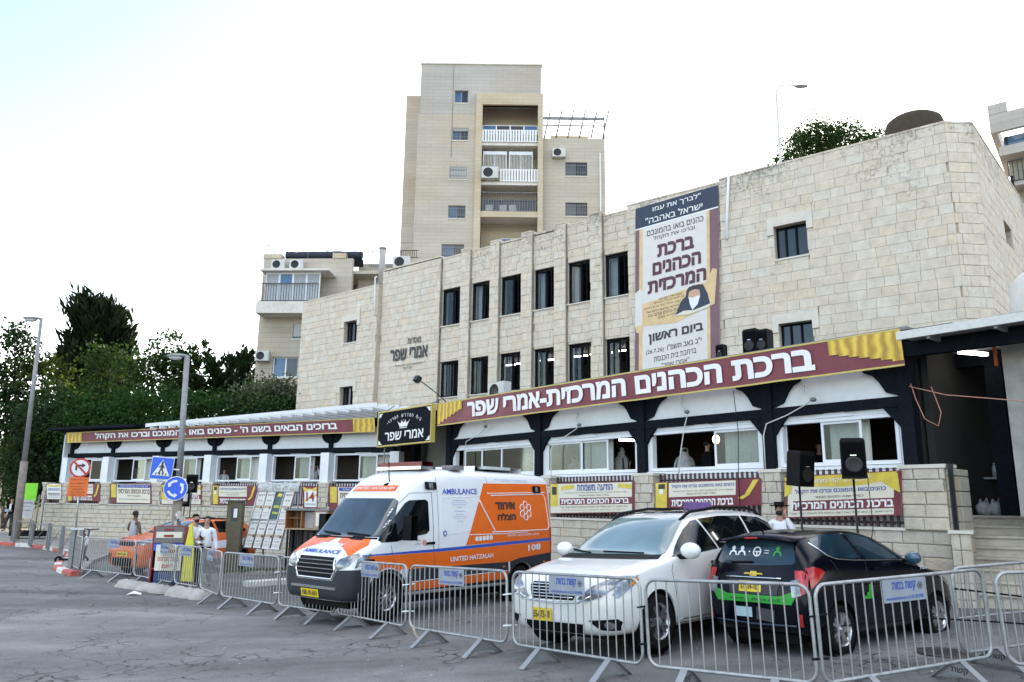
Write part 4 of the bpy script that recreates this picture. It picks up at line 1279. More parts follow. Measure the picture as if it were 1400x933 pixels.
# ---------------------------------------------------------------- right pavilion
hallR = thing('prayer_hall_pavilion', 'right-hand glazed pavilion with black timber posts and white arched panels under the big banner', 'pavilion', AR.o, AR.rz)
pR = [.83, 5.53, 9.6, 13.32, 16.36]
bz0, bz1 = 3.90, 4.10
for i, u in enumerate(pR):
 MB().box(u - .13, u + .13, -.16, .12, SILL + .01, 5.25).build('post', BLACKWOOD, hallR)
for i in range(4):
 a, b_ = pR[i] + .132, pR[i + 1] - .132
 MB().box(a, b_, -.14, .02, bz0, bz1).build('beam', BLACKWOOD, hallR)
 MB().box(a, b_, -.04, .0, bz1 + .002, 5.2).build('arched_panel', WHITEPAINT, hallR)
 for s_, x in ((1, a - .002), (-1, b_ + .002)):
  mb = MB(); r = .62; zz = 4.80
  outer = [(0, .3), (r * 1.25, .3), (r * 1.2, -.02), (r * 1.1, -.16), (r * .82, -.24), (r * .62, -.38), (r * .42, -.60), (0, -.69)]
  mb.prism([(x + s_ * p, zz + q) for p, q in outer], -.09, -.042)
  for k in range(7):
   c0 = -.55 + k * .13
   mb.box(0, .9, -.012, 0, 0, .02, Matrix.Translation((x + s_ * .02, -.092, zz + c0)) @ Matrix.Rotation(R(-42 if s_ > 0 else -138), 4, 'Y')) if False else None
  mb.build('bracket', BLACKWOOD, hallR)
  MB().prism([(x, bz0 - .002), (x + s_ * .34, bz0 - .002), (x, bz0 - .42)], -.12, -.0).build('knee_brace', BLACKWOOD, hallR)
lay = [dict(sashes=((0.12, .36, 0), (.34, .62, 1), (.60, 1, 0)), curtains=((.12, .3, DRAPE), (.4, .58, CURTAIN))),
  dict(sashes=((0, .42, 0), (.38, .70, 1)), curtains=((.44, .68, CURTAIN), (.36, .44, DRAPE))),
  dict(sashes=((.60, 1, 0),), curtains=((.62, .99, DRAPE),)),
  dict(sashes=((.0, .02, 1), (.36, .72, 0),), curtains=((.38, .72, DRAPE),))]
for i in range(4):
 a, b_ = pR[i] + .16, pR[i + 1] - .16
 sliding_window(hallR, a + .06, b_ - .06, SILL + .06, bz0 - .10, .02, None, True, lay[i]['sashes'], lay[i]['curtains'])
 mb = MB()
 mb.box(a - .02, a + .055, -.03, .06, SILL + .05, bz0 - .005); mb.box(b_ - .055, b_ + .02, -.03, .06, SILL + .05, bz0 - .005); mb.box(a + .055, b_ - .055, -.03, .06, bz0 - .095, bz0 - .005)
 mb.build('white_lining', WHITE, hallR)
 MB().box(a - .02, b_ + .02, -.10, .12, SILL - .03, SILL + .045).build('window_sill', WHITE, hallR)
MB().box(.5, 17.4, -.3, 3.6, 5.22, 5.34).build('roof', BLACKWOOD, hallR)
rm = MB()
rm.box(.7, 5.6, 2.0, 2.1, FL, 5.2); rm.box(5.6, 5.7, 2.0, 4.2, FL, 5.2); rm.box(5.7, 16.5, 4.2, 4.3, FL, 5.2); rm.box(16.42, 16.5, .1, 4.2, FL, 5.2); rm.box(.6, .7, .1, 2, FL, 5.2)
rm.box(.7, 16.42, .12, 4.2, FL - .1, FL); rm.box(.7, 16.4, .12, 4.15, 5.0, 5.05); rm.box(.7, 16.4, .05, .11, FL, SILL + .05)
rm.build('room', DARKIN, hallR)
# roof tiles edge seen above the banner: grey membrane
MB().box(.4, 16.6, -.35, .2, 5.34, 5.40).build('roof_edge', GREYMETAL, hallR)
# fence wall with stone piers, slats
def fence_wall(fr_, name, label, piers, u_end0, u_end1, z_base, slat_bays, ch, lmin, lmax, nparts, pier_w, zcap=1.58, ztop=SILL, stone=STONE_B):
 t = thing(name, label, 'wall', fr_.o, fr_.rz)
 yF = -.55
 MB().box(u_end0 + .02, u_end1 - .02, yF + .055, -.2, z_base - .5, zcap - .03).build('core', MORTAR, t)
 st = [(a, b_, c, d, 0) for (a, b_, c, d) in lay_stones(u_end0, u_end1, zcap - .02 - ch * int((zcap - z_base + .6) / ch), zcap - .02, ch, [], lmin, lmax)]
 for (a, b_) in piers:
  st += [(p, q, c, d, 1) for (p, q, c, d) in lay_stones(a, b_, zcap, ztop - .07, ch, [], (b_ - a) * .45, (b_ - a) * .62)]
 for (a, b_) in piers:
  MB().box(a + .02, b_ - .02, yF + .02, -.18, zcap - .02, ztop - .07).build('pier', stone, t)
  MB().box(a - .03, b_ + .03, yF - .06, -.13, ztop - .068, ztop).build('pier_cap', TRIM, t)
 edges = sorted([u_end0] + [x for p in piers for x in p] + [u_end1])
 st.sort(key=lambda s_: -s_[0])
 me = unit_stone(stone, .08)
 for s_ in st[:nparts]:
  j = random.uniform(-.012, .012) - (.05 if s_[4] else 0)
  instance('stone', me, t, (s_[0] + .006, yF + j, s_[2] + .006), (s_[1] - s_[0] - .012, .09 - j, s_[3] - s_[2] - .012))
 mb = MB(); tn = []
 for s_ in st[nparts:]:
  j = random.uniform(-.012, .012) - (.05 if s_[4] else 0); n = len(mb.f)
  mb.cbox(s_[0] + .006, s_[1] - .006, yF + j, yF + .09, s_[2] + .006, s_[3] - .006, .02); tn += [random.random()] * (len(mb.f) - n)
 if tn:
  m2 = mb.mesh('stonework', stone); at = m2.attributes.new('tint', 'FLOAT', 'FACE'); at.data.foreach_set('value', tn)
  o = bpy.data.objects.new('stonework', m2); link(o, t); tag(o, kind='stuff')
 for (a, b_) in slat_bays:
  MB().box(a - .02, b_ + .02, yF - .03, -.18, zcap - .018, zcap + .035).build('ledge', TRIM, t)
  mb = MB(); mb.box(a, b_, -.34, -.31, zcap + .10, zcap + .14); mb.box(a, b_, -.34, -.31, ztop - .2, ztop - .16)
  mb.build('fence_rail', MAROONMETAL, t)
  n = int((b_ - a) / .125)
  me2 = slat_mesh(zcap + .04, ztop - .03)
  for k in range(n):
   instance('slat', me2, t, (a + (k + .5) * (b_ - a) / n, -.37, 0))
  MB().box(a, b_, -.20, -.18, zcap + .04, ztop - .05).build('backing_panel', WHITEPAINT, t)
 return t
MAROONMETAL = mat('maroon_painted_metal', (0.045, 0.018, 0.022), 0.5, vary=0.2)
_sl = {}
def slat_mesh(z0, z1):
 k = (round(z0, 3), round(z1, 3))
 if k not in _sl: _sl[k] = MB().box(-.027, .027, -.012, .012, z0, z1).mesh('slat', MAROONMETAL)
 return _sl[k]
pu = lambda px, py=690: AR.uz(px, py, -.55)[0]
piersR = [(pu(741), pu(754)), (pu(868.5), pu(895)), (pu(1042), pu(1071)), (pu(1235), pu(1297))]
baysR = [(.5, piersR[0][0]), (piersR[0][1], piersR[1][0]), (piersR[1][1], piersR[2][0]), (piersR[2][1], piersR[3][0])]
fwR = fence_wall(AR, 'fence_wall', 'rough limestone fence wall with piers and maroon slats below the right pavilion', piersR, .4, piersR[3][1], .35, baysR, .225, .30, .62, 280, .5)
# side of the end pier and the low pier by the stairs
ue = piersR[3][1]
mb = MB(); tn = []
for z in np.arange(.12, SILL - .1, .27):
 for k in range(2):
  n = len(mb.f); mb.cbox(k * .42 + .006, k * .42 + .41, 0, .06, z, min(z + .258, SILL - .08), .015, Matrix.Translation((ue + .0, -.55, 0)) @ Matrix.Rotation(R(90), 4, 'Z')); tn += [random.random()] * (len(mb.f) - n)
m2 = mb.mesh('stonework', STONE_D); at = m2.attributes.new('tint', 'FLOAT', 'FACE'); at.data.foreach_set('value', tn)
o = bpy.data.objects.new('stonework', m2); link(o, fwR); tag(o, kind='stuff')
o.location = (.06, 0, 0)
# ---------------------------------------------------------------- stairs, porch at the right
porch = thing('entrance_porch', 'deep dark entrance porch with a sheet metal canopy and black beams above stone stairs', 'porch', AR.o, AR.rz)
su0 = ue + .08
g0 = .42
nst = 8; rise = (FL - g0) / nst; run = .30
ys0 = -1.35
STEP = mat('worn_step_stone', (0.42, 0.38, 0.31), 0.8, vary=0.15, dirt=0.4, bump=0.3, rand=.12)
sfo = AR.world(su0, -.95, 0); SF = Frame(sfo.x, sfo.y, -31)
stairs = thing('stone_stairs', 'flight of worn limestone steps leading up into the dark porch', 'stairs', SF.o, SF.rz)
for k in range(nst):
 y = k * run
 x = .36
 for j in range(5):
  L_ = 1.9
  zt2 = g0 + (k + 1) * rise; jj = random.uniform(-.008, .008)
  MB().box(x + j * L_ + .004, x + (j + 1) * L_ - .004, y + .035, y + run + .08, (g0 - .3) if k == 0 else g0 + k * rise - .02, zt2 - .05).cbox(x + j * L_ + .004, x + (j + 1) * L_ - .004, y - .01 + jj, y + run + .08, zt2 - .05, zt2, .01).build('step', STEP, stairs)
MB().box(.36, 9.8, nst * run + .05, 7, FL - .15, FL - .003).build('landing', STEP, stairs)
mb = MB()
tn = []
lowp = thing('stair_pier', 'low rough limestone pier flanking the bottom of the stairs', 'pier', SF.o, SF.rz)
zt_ = 1.55
MB().box(.08, .30, .02, 1.3, .0, zt_ - .06).build('core', MORTAR, lowp)
for z in np.arange(.2, zt_ - .1, .27):
 for k in range(2):
  instance('stone', unit_stone(STONE_B, .08), lowp, (.06 + k * .14, -.04, z), (.13, .09, min(.26, zt_ - z - .01)))
 for k in range(4):
  o = instance('stone', unit_stone(STONE_B, .08), lowp, (.36, -.02 + k * .34, z), (.33, .09, min(.26, zt_ - z - .01)), R(90))
MB().box(.02, .40, -.08, 1.3, zt_, zt_ + .05).build('cap', TRIM, lowp)
mb = MB(); mb.box(.12, .17, .35, 1.1, zt_ + .05, SILL - .1)
for k in range(4): mb.box(.10, .19, .35 + k * .24, .39 + k * .24, zt_ + .05, SILL)
tag(mb.build('iron_gate', BLACKMETAL, None, SF.o, SF.rz), 'black iron gate leaf standing open beside the big stone pier', 'gate')
# porch volume
ra = AR.uz(1232, 452, -.7); rb_ = AR.uz(1400, 434, -.7)
canz = 5.06
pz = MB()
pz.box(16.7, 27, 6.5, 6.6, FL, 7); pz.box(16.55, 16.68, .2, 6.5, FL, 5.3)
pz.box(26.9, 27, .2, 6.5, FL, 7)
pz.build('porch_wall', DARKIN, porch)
CANM = mat('grey_sheet_metal', (0.30, 0.31, 0.32), 0.5, metal=0.3, vary=0.1)
def canz_(u): return 5.55 + (u - 16.6) * .0
cn = MB()
cn.box(16.75, 26, -.98, 5.0, canz + .0, canz + .05)
cn.build('canopy_sheet', CANM, porch)
MB().box(16.7, 26, -1.05, -.98, canz - .05, canz + .10).build('gutter', CURTAIN, porch)
k = 0
for u in np.arange(17.2, 25.5, 1.1):
 MB().box(u, u + .06, -.97, 4.9, canz - .09, canz - .002).build('rafter', CANM, porch)
MB().box(16.5, 26, -.5, -.3, 4.78, 5.05).build('beam', BLACKWOOD, porch)
MB().box(16.5, 26, 1.5, 1.7, 4.78, 5.05).build('beam', BLACKWOOD, porch)
MB().box(17.25, 17.55, 1.4, 1.7, FL, 4.77).build('post', BLACKWOOD, porch)
cu_, cz_ = AR.uz(1383, 600, .4)
MB().box(cu_, cu_ + 1.4, .4, 1.2, FL, 5.5).build('column', CONC, porch)
# curved concrete drum above the canopy
du, dz_ = AR.uz(1400, 400, 1.5)
mb = MB().lathe([(1.9, canz + .1), (1.9, 6.35), (1.75, 6.5), (0, 6.55)], 40, Matrix.Translation((AR.uz(1372, 410, 2.6)[0] + 2.1, 2.6, 0)))
mb.build('concrete_drum', PLASTER, porch)
# lit tubes, orange strap
def lit(u, y, z, label):
 o = MB().box(-.35, .35, -.04, .04, -.03, .03).build('tube_light', TUBE); P = AR.world(u, y, z); o.location = P; o.rotation_euler = (0, 0, AR.rz + R(70)); tag(o, label, 'ceiling light')
q = AR.uz(1328, 463, .8); lit(q[0], .8, canz - .14, 'short lit tube under the canopy to the right of the banner')
MB().box(AR.uz(1355, 460, .4)[0], AR.uz(1359, 460, .4)[0], .4, .45, canz - .5, canz - .1).build('strap', mat('orange_strap', (0.45, 0.10, 0.02), 0.7), porch)
# things inside the porch
TU = AR.uz(1333, 680, 2.6)[0]
mb = MB(); tbl = thing('trestle_table', 'dark table with bottles and bags standing inside the porch at the top of the stairs', 'table', AR.world(TU, 2.6, FL), SF.rz)
MB().box(-.9, .9, -.35, .35, .72, .76).build('tabletop', GREYMETAL, tbl)
for x in (-.85, .82):
 for y in (-.3, .28): MB().box(x, x + .03, y, y + .03, 0, .72).build('leg', BLACKMETAL, tbl)
BT = MB().lathe([(0, 0), (.045, 0), (.045, .2), (.02, .26), (.02, .3), (0, .3)], 10).mesh('bottle', mat('clear_plastic', (0.35, 0.38, 0.4), 0.2))
rr = random.Random(4)
for k in range(7):
 P = Frame(tbl.location.x, tbl.location.y, -31).world(-.8 + k * .24, rr.uniform(-.25, .25), FL + .76)
 o = instance('bottle', BT, None, P); tag(o, 'clear drinks bottle on the dark table inside the porch', 'bottle', 'bottles on the porch table')
for k, (u, y, lb) in enumerate(((AR.uz(1345, 690, 1.6)[0], 1.6, 'white plastic bag on the floor at the top of the stairs, left one'), (AR.uz(1362, 690, 1.7)[0], 1.7, 'white plastic bag at the top of the stairs, right one'))):
 mb = MB(); mb.ball((0, 0, .12), .17, .12, .14, 9, 6); mb.tube([(-.08, 0, .2), (-.05, .02, .31), (.0, 0, .22), (.05, -.02, .33), (.09, 0, .2)], [.03, .02, .02, .018, .02], 5)
 P = AR.world(u, y, FL); tag(mb.build('plastic_bag', mat('white_plastic', (0.30, 0.31, 0.33), 0.6, vary=.4, scale=9), None, P), lb, 'bag')
for k, (u, y, m, lb) in enumerate(((AR.uz(1338, 620, 3.6)[0], 3.6, mat('cream_coat', (0.38, 0.35, 0.26), 0.9), 'cream coat hanging from a rail deep in the porch'), (AR.uz(1316, 620, 3.2)[0], 3.2, mat('dark_coat', (0.12, 0.05, 0.03), 0.9), 'dark coat hanging from a rail beside the cream one'))):
 mb = MB(); mb.tube([(0, 0, 2.05), (0, 0, 1.95), (0, .02, 1.6), (0.02, 0, 1.1), (.0, 0, .95)], [.02, .12, .2, .24, .22], 10)
 tag(mb.build('hanging_coat', m, None, AR.world(u, y, FL)), lb, 'coat')
mb = MB(); P = [AR.world(16.5, -.25, 4.25), AR.world(17.2, -.4, 4.0), AR.world(18.5, -.5, 3.75), AR.world(20.5, -.5, 3.62), AR.world(23, -.4, 3.7), AR.world(26, -.2, 4.0)]
mb.tube(P, .010, 6); mb.tube([AR.world(16.52, -.22, 4.3), AR.world(16.6, -.25, 4.0), AR.world(16.75, -.3, 3.6), AR.world(17.0, -.35, 3.45), AR.world(17.05, -.3, 3.7), AR.world(16.9, -.25, 4.2)], .009, 6)
tag(mb.build('hanging_cable', mat('salmon_cable', (0.45, 0.22, 0.15), 0.6)), 'salmon coloured cable sagging across the dark porch', 'cable')
# ---------------------------------------------------------------- left pavilion
hallL = thing('prayer_hall_pavilion', 'left-hand glazed pavilion with white columns on stone piers under the long banner', 'pavilion', AL.o, AL.rz)
cL = [AL.uz(px, 620, -.4)[0] for px in (91, 147, 215, 286, 362, 446, 541)]
for i, u in enumerate(cL):
 MB().box(u - .26, u + .16, -.42, -.02, SILL + .005, 3.955).build('column', WHITE, hallL)
 MB().box(u - .09, u + .09, -.16, .02, 3.96, 5.1).build('post', BLACKWOOD, hallL)
 if i < 6:
  a, b_ = u + .162, cL[i + 1] - .262
  MB().box(u - .26, cL[i + 1] - .262, -.18, .06, 3.96, 4.17).build('beam', BLACKWOOD, hallL)
  MB().box(u + .092, cL[i + 1] - .092, -.06, .0, 4.172, 5.0).build('white_panel', WHITEPAINT, hallL)
  for s_, x in ((1, u + .09), (-1, cL[i + 1] - .09)):
   r = .40
   MB().prism([(x, 4.95)] + [(x + s_ * r * math.cos(k * math.pi / 12), 4.72 - .36 * math.sin(k * math.pi / 12)) for k in range(7)] + ([] if s_ > 0 else []), -.12, -.064).build('bracket', BLACKWOOD, hallL)
  sh_ = (.42, .74) if i != 0 else (.5, .85)
  sliding_window(hallL, a + .02, b_ - .02, SILL + .04, 3.93, -.04, None, True, ((sh_[0], sh_[1], 0),), ((sh_[0] + .02, sh_[1] - .02, CURTAIN),) if i % 2 == 0 else ((sh_[0], sh_[1] + .12, DRAPE),))
MB().box(cL[0] - .4, cL[-1] + .2, -.5, 1.3, 5.18, 5.30).build('roof', BLACKWOOD, hallL)
MB().box(cL[0] - .9, AL.uz(205, 580)[0], -.9, 1.3, 5.30, 5.42).build('roof_edge', BLACKWOOD, hallL)
rm = MB(); rm.box(cL[0], cL[-1], 1.3, 1.4, FL, 5.18); rm.box(cL[0] - .05, cL[0], 0.02, 1.3, FL, 5.18); rm.box(cL[-1], cL[-1] + .05, .02, 1.3, FL, 5.18); rm.box(cL[0], cL[-1], .02, 1.3, FL - .1, FL); rm.box(cL[0], cL[-1], .02, 1.3, 4.9, 4.95)
rm.build('room', INTERIOR, hallL)
MB().box(cL[0] - .26, cL[0] - .2, -.42, 1.3, SILL, 5.1).build('end_wall', WHITE, hallL)
# white pergola on the left roof
pg = thing('roof_pergola', 'white louvred pergola running along the roof of the left pavilion', 'pergola', AL.o, AL.rz)
ua, za = AL.uz(199, 580, -.9); ub, zb = AL.uz(516, 551, -.9)
for j in range(4):
 off = -.9 + j * .8
 mb = MB()
 for k in range(8):
  p, q = ua + (ub - ua) * k / 8, ua + (ub - ua) * (k + 1) / 8
  z1_, z2_ = za + (zb - za) * k / 8 + j * .05, za + (zb - za) * (k + 1) / 8 + j * .05
  MB().add([(p, off, z1_ - .14), (q - .01, off, z2_ - .14), (q - .01, off, z2_ + .02), (p, off, z1_ + .02), (p, off + .05, z1_ - .14), (q - .01, off + .05, z2_ - .14), (q - .01, off + .05, z2_ + .02), (p, off + .05, z1_ + .02)],
     [(0, 1, 2, 3), (7, 6, 5, 4), (0, 4, 5, 1), (3, 2, 6, 7), (0, 3, 7, 4), (1, 5, 6, 2)]).build('long_board', WHITEPAINT, pg)
n = 22
for k in range(n):
 u = ua + (ub - ua) * (k + .5) / n; z = za + (zb - za) * (k + .5) / n
 MB().box(u - .05, u + .05, -.84, 1.6, z - .26, z - .15).build('rafter', WHITEPAINT, pg)
for u in (ua + .3, (ua + ub) / 2, ub - .4): MB().box(u - .06, u + .06, -.2, -.1, 5.31, za - .15 + (zb - za) * (u - ua) / (ub - ua) - .12).build('post', BLACKWOOD, pg)
pl = lambda px: AL.uz(px, 680, -.55)[0]
piersL = [(pl(57), pl(63)), (pl(82), pl(92)), (pl(137), pl(150)), (pl(207), pl(220)), (pl(276), pl(290)), (pl(352), pl(366)), (pl(435), pl(449)), (pl(530), pl(545))]
baysL = [(piersL[i][1], piersL[i + 1][0]) for i in range(7)]
fwL = fence_wall(AL, 'fence_wall', 'long limestone fence wall with piers and posters below the left pavilion', piersL, piersL[0][0], piersL[-1][1] + .6, -.2, baysL, .205, .35, .65, 200, .45, 1.72, SILL)
# link between the two pavilions: dim entrance under the black board
lk = thing('link_entrance', 'plain recessed entrance between the two pavilions behind the ambulance roof', 'entrance', (0, 0, 0))
p0 = AL.world(cL[-1] + .3, .6, 0); p1 = AR.world(.6, .9, 0)
mb = MB()
d = (p1 - p0); d.z = 0; L_ = d.length; M_ = Matrix.Translation(p0) @ Matrix.Rotation(math.atan2(d.y, d.x), 4, 'Z')
mb.box(-.3, L_, .3, .4, 0, 5.2, M_); mb.build('rear_wall', mat('grey_green_panel', (0.17, 0.17, 0.145), 0.8, vary=.1), lk)
MB().box(-.3, L_, -1.4, .3, 5.0, 5.15, M_).build('ceiling', BLACKWOOD, lk)
MB().box(.3, .55, -.3, .0, 0, 5.0, M_).build('post', BLACKWOOD, lk)
MB().box(L_ - .4, L_ - .2, -.2, .2, 0, 5.0, M_).build('post', BLACKWOOD, lk)
# lamps with white conduits on the white panels
cz = 0
for px, py in ((668, 582), (796, 580), (943, 562), (1115, 545)):
 u, z = AR.uz(px, py, -.2)
 t = thing('wall_lamp', ['small grey lamp with a white cable on the first arched panel from the left', 'small lamp with a white cable on the second arched panel from the left', 'small lamp with a hanging cord on the third arched panel from the left', 'small lamp with a white cable on the rightmost arched panel'][cz], 'lamp', AR.world(u, -.05, z), AR.rz, 'lamps on the arched panels')
 MB().tube([(-.35, 0, .35), (-.25, -.15, .15), (-.06, -.25, .0), (.0, -.28, -.02)], .02, 6).build('arm', CURTAIN, t)
 MB().ball((.03, -.3, -.04), .07, .07, .05, 10, 6).build('head', GREYMETAL, t)
 q = [(-.05, -.2, -.02), (-.3, -.1, -.12), (-.7, -.14, -.3), (-1.2, -.16, -.45), (-1.28, -.17, -.7), (-1.28, -.17, -1.6)] if cz != 2 else [(-.02, -.2, -.05), (-.1, -.25, -.4), (-.2, -.3, -1.0), (-.28, -.3, -1.5)]
 MB().tube(q, .014, 5).build('cable', CURTAIN, t)
 cz += 1
# ================================================================ BANNERS, POSTERS, SIGNS
MAROON = mat('print_maroon', (0.16, 0.02, 0.033), 0.42, vary=0.2, scale=3, bump=.5, bscale=2.5)
PURPLE = mat('print_purple', (0.17, 0.085, 0.11), 0.5, vary=0.12, scale=2)
CREAM = mat('print_cream', (0.66, 0.63, 0.52), 0.5, vary=0.04)
PWHITE = mat('print_white', (0.74, 0.74, 0.74), 0.5, vary=0.03)
POSTERW = mat('print_warm_white', (0.64, 0.61, 0.58), 0.5, vary=0.04)
NAVY = mat('print_navy', (0.02, 0.03, 0.06), 0.5, vary=0.1)
INKB = mat('print_blue', (0.02, 0.05, 0.30), 0.5, vary=0.05)
INKK = mat('print_ink', (0.03, 0.025, 0.025), 0.5, vary=0.05)
INKM = mat('print_dark_maroon', (0.085, 0.02, 0.035), 0.5, vary=0.05)
YEL = mat('print_yellow', (0.62, 0.48, 0.06), 0.5, vary=0.2, scale=7)
GOLDL = mat('print_gold_line', (0.50, 0.40, 0.10), 0.5)
TAN = mat('print_tan', (0.62, 0.45, 0.23), 0.5, vary=0.15, scale=4)
SKIN_P = mat('print_skin', (0.55, 0.33, 0.24), 0.6)
GREYTXT = mat('print_grey', (0.25, 0.25, 0.25), 0.6)
def drape_mat():
 m, nt, N, L, b = _nt('gold_drape_print')
 uv = N.new('ShaderNodeUVMap'); uv.uv_map = 'uv'
 mp = N.new('ShaderNodeMapping'); mp.inputs['Scale'].default_value = (9, .35, 1); mp.inputs['Rotation'].default_value = (0, 0, R(4))
 L.new(uv.outputs[0], mp.inputs[0])
 wv = N.new('ShaderNodeTexWave'); wv.inputs['Scale'].default_value = 2.4; wv.inputs['Distortion'].default_value = 3.2; wv.inputs['Detail'].default_value = 3; wv.inputs['Detail Scale'].default_value = 2.5
 L.new(mp.outputs[0], wv.inputs['Vector'])
 cr = N.new('ShaderNodeValToRGB'); e = cr.color_ramp.elements
 e[0].color = (0.38, 0.22, 0.03, 1); e[1].color = (0.70, 0.50, 0.07, 1); x = e.new(0.5); x.color = (0.52, 0.34, 0.03, 1)
 L.new(wv.outputs[0], cr.inputs[0]); L.new(cr.outputs[0], b.inputs['Base Color']); b.inputs['Roughness'].default_value = 0.5
 return m
DRAPEP = drape_mat()
def wr(seed, amp, n=5):
 r_ = random.Random(seed); fs = [(r_.uniform(3, 14), r_.uniform(0, 6), r_.uniform(-1.2, 1.2), r_.uniform(.3, 1)) for _ in range(n)]
 return lambda a, b_: amp * sum(k * math.sin(f * a * 6.28 + p + q * b_ * 2.5) for f, p, q, k in fs) / n
def banner(name, fr_, BL, BR, TR, TL, y, label, cat='banner', group=None, seed=0, amp=0.03, nu=60, nv=4, m=MAROON, thick=True):
 t = thing(name, label, cat, fr_.o, fr_.rz, group)
 c = flatquad(fr_, BL, BR, TR, TL, y)
 P = Print(c, wr(seed, amp), t)
 sheet_ = P.grid('sheet', m, nu=nu, nv=nv)
 P.grid('back', mat('banner_back', (0.5, 0.5, 0.5), 0.7), nu=nu, nv=nv, off=-.006)
 P.frac = lambda px, py: (lambda uz: ((uz[0] - c[0][0]) / (c[1][0] - c[0][0])))(fr_.uz(px, py, y))
 return t, P
# ---- the long maroon banner over the right pavilion
t, P = banner('hanging_banner', AR, (598, 583), (1237, 500), (1230, 449), (598, 552), -.62, 'very long maroon banner with big white Hebrew letters and gold drapes above the right pavilion', nu=90, amp=.05, seed=3)
f0 = P.frac(640, 570); f1 = P.frac(1115, 492)
# word boxes keep the letters' size even along the banner
P.text([('ברכת הכהנים המרכזית-אמרי שפר', f0, f1, .20, .84, .042, 2)], PWHITE, off=.028)
P.grid('border', GOLDL, 0, 1, .955, 1, 90, 1, .012); P.grid('border', GOLDL, 0, 1, 0, .05, 90, 1, .012)
g0 = P.frac(1134, 480)
for k, (a, b_) in enumerate(((g0, 1.0), (0, P.frac(632, 570)))):
 n = 7
 for i in range(n):
  x0 = a + (b_ - a) * i / n; x1 = a + (b_ - a) * (i + 1) / n
  lo = (.55 - .47 * i / n) if k == 0 else (.08 + .6 * i / n)
  P.grid('drape_print', DRAPEP, x0, x1, lo, .95, 5, 4, .018)
# ---- banner over the left pavilion
t, P = banner('hanging_banner', AL, (91, 606), (513, 591), (512, 571), (91, 592), -.55, 'long thin maroon banner with white Hebrew letters above the left pavilion', nu=80, amp=.03, seed=5)
f0 = P.frac(131, 600); f1 = P.frac(462, 585)
P.text([("ברוכים הבאים בשם ה' - כהנים בואו בהמונכם וברכו את הקהל", f0, f1, .16, .86, .035, 1)], PWHITE, off=.02)
P.grid('border', GOLDL, 0, 1, .94, 1, 80, 1, .01); P.grid('border', GOLDL, 0, 1, 0, .06, 80, 1, .01)
P.grid('drape_print', DRAPEP, 0, P.frac(113, 600), .06, .94, 6, 2, .012); P.grid('drape_print', DRAPEP, P.frac(484, 585), 1, .06, .94, 6, 2, .012)
# ---- the tall poster on the stone facade
t, P = banner('tall_poster', MF, (868, 522), (984, 497), (982, 253), (869, 286), -.10, 'tall poster with dark blue heading and scroll design hanging on the stone facade', 'poster', seed=8, amp=.003, nu=10, nv=30, m=PURPLE)
P.grid('heading_print', NAVY, 0, 1, .875, 1, 8, 2, .006); P.grid('line_print', PWHITE, 0, 1, .868, .876, 8, 1, .008)
P.grid('panel_print', POSTERW, .095, .865, .0, .868, 6, 16, .006)
for a, b_ in ((.05, .095), (.865, .90)): P.grid('panel_edge_print', TAN, a, b_, .0, .868, 1, 14, .007)
P.poly('tan_print', TAN, [(.09, .30), (.5, .275), (.95, .33), (.98, .52), (.93, .53), (.86, .465), (.5, .445), (.09, .425)], .011)
P.poly('scroll_print', POSTERW, [(.0, .31), (.09, .30), (.10, .50), (.06, .515), (.0, .50)], .011)
P.poly('scroll_print', TAN, [(.02, .27), (.10, .26), (.10, .305), (.0, .31)], .012)
P.text([('"לברך את עמו', .22, .80, .945, .985, .01), ('ישראל באהבה"', .13, .82, .888, .928, .01)], PWHITE, .014)
P.text([('כהנים בואו בהמונכם', .15, .83, .815, .846, .005), ('וברכו את הקהל', .23, .73, .775, .806, .005)], INKK, .014)
P.text([('ברכת', .28, .72, .675, .748, .045, 2), ('הכהנים', .22, .80, .575, .648, .045, 2), ('המרכזית', .16, .86, .475, .548, .045, 2)], INKM, .016)
P.text([('מעמד אדיר ומרומם', .30, .58, .428, .437), ('בו יתברכו כל הבאים', .24, .60, .412, .423), ('זה ענין גדול וכל כהן נוסף', .12, .62, .388, .402), ('זה הידור בדאורייתא של', .14, .60, .366, .380), ('ברכת כהנים וברוב עם', .17, .58, .343, .358), ('הדרת מלך', .28, .52, .320, .335)], INKK, .018)
P.text([('ביום ראשון', .17, .82, .185, .245, .035, 2)], INKK, .016)
P.text([('י"ב באב תשפ"ו', .40, .80, .135, .165, .005), ('(26.7.26)', .14, .36, .130, .158), ('ברחבת בית הכנסת', .24, .74, .085, .112), ('"אמרי שפר"', .33, .66, .045, .070), ('נא להזדרז בהגעה', .30, .70, .008, .020)], INKK, .016)
# a generic bearded man in a dark hat, printed
P.poly('figure_print', NAVY, [(.50, .315), (.56, .385), (.62, .41), (.64, .445), (.70, .462), (.82, .455), (.87, .40), (.90, .34), (.86, .315)], .019)
P.poly('face_print', SKIN_P, [(.65, .40), (.66, .43), (.71, .440), (.78, .43), (.79, .40), (.74, .375), (.68, .375)], .022)
P.poly('hat_print', INKK, [(.62, .432), (.66, .458), (.78, .460), (.84, .436), (.74, .438)], .024)
P.poly('beard_print', PWHITE, [(.655, .402), (.70, .392), (.76, .397), (.79, .395), (.76, .35), (.70, .325), (.67, .36)], .024)
P.poly('hands_print', CREAM, [(.48, .315), (.60, .332), (.72, .322), (.92, .338), (.88, .318), (.66, .305)], .025)
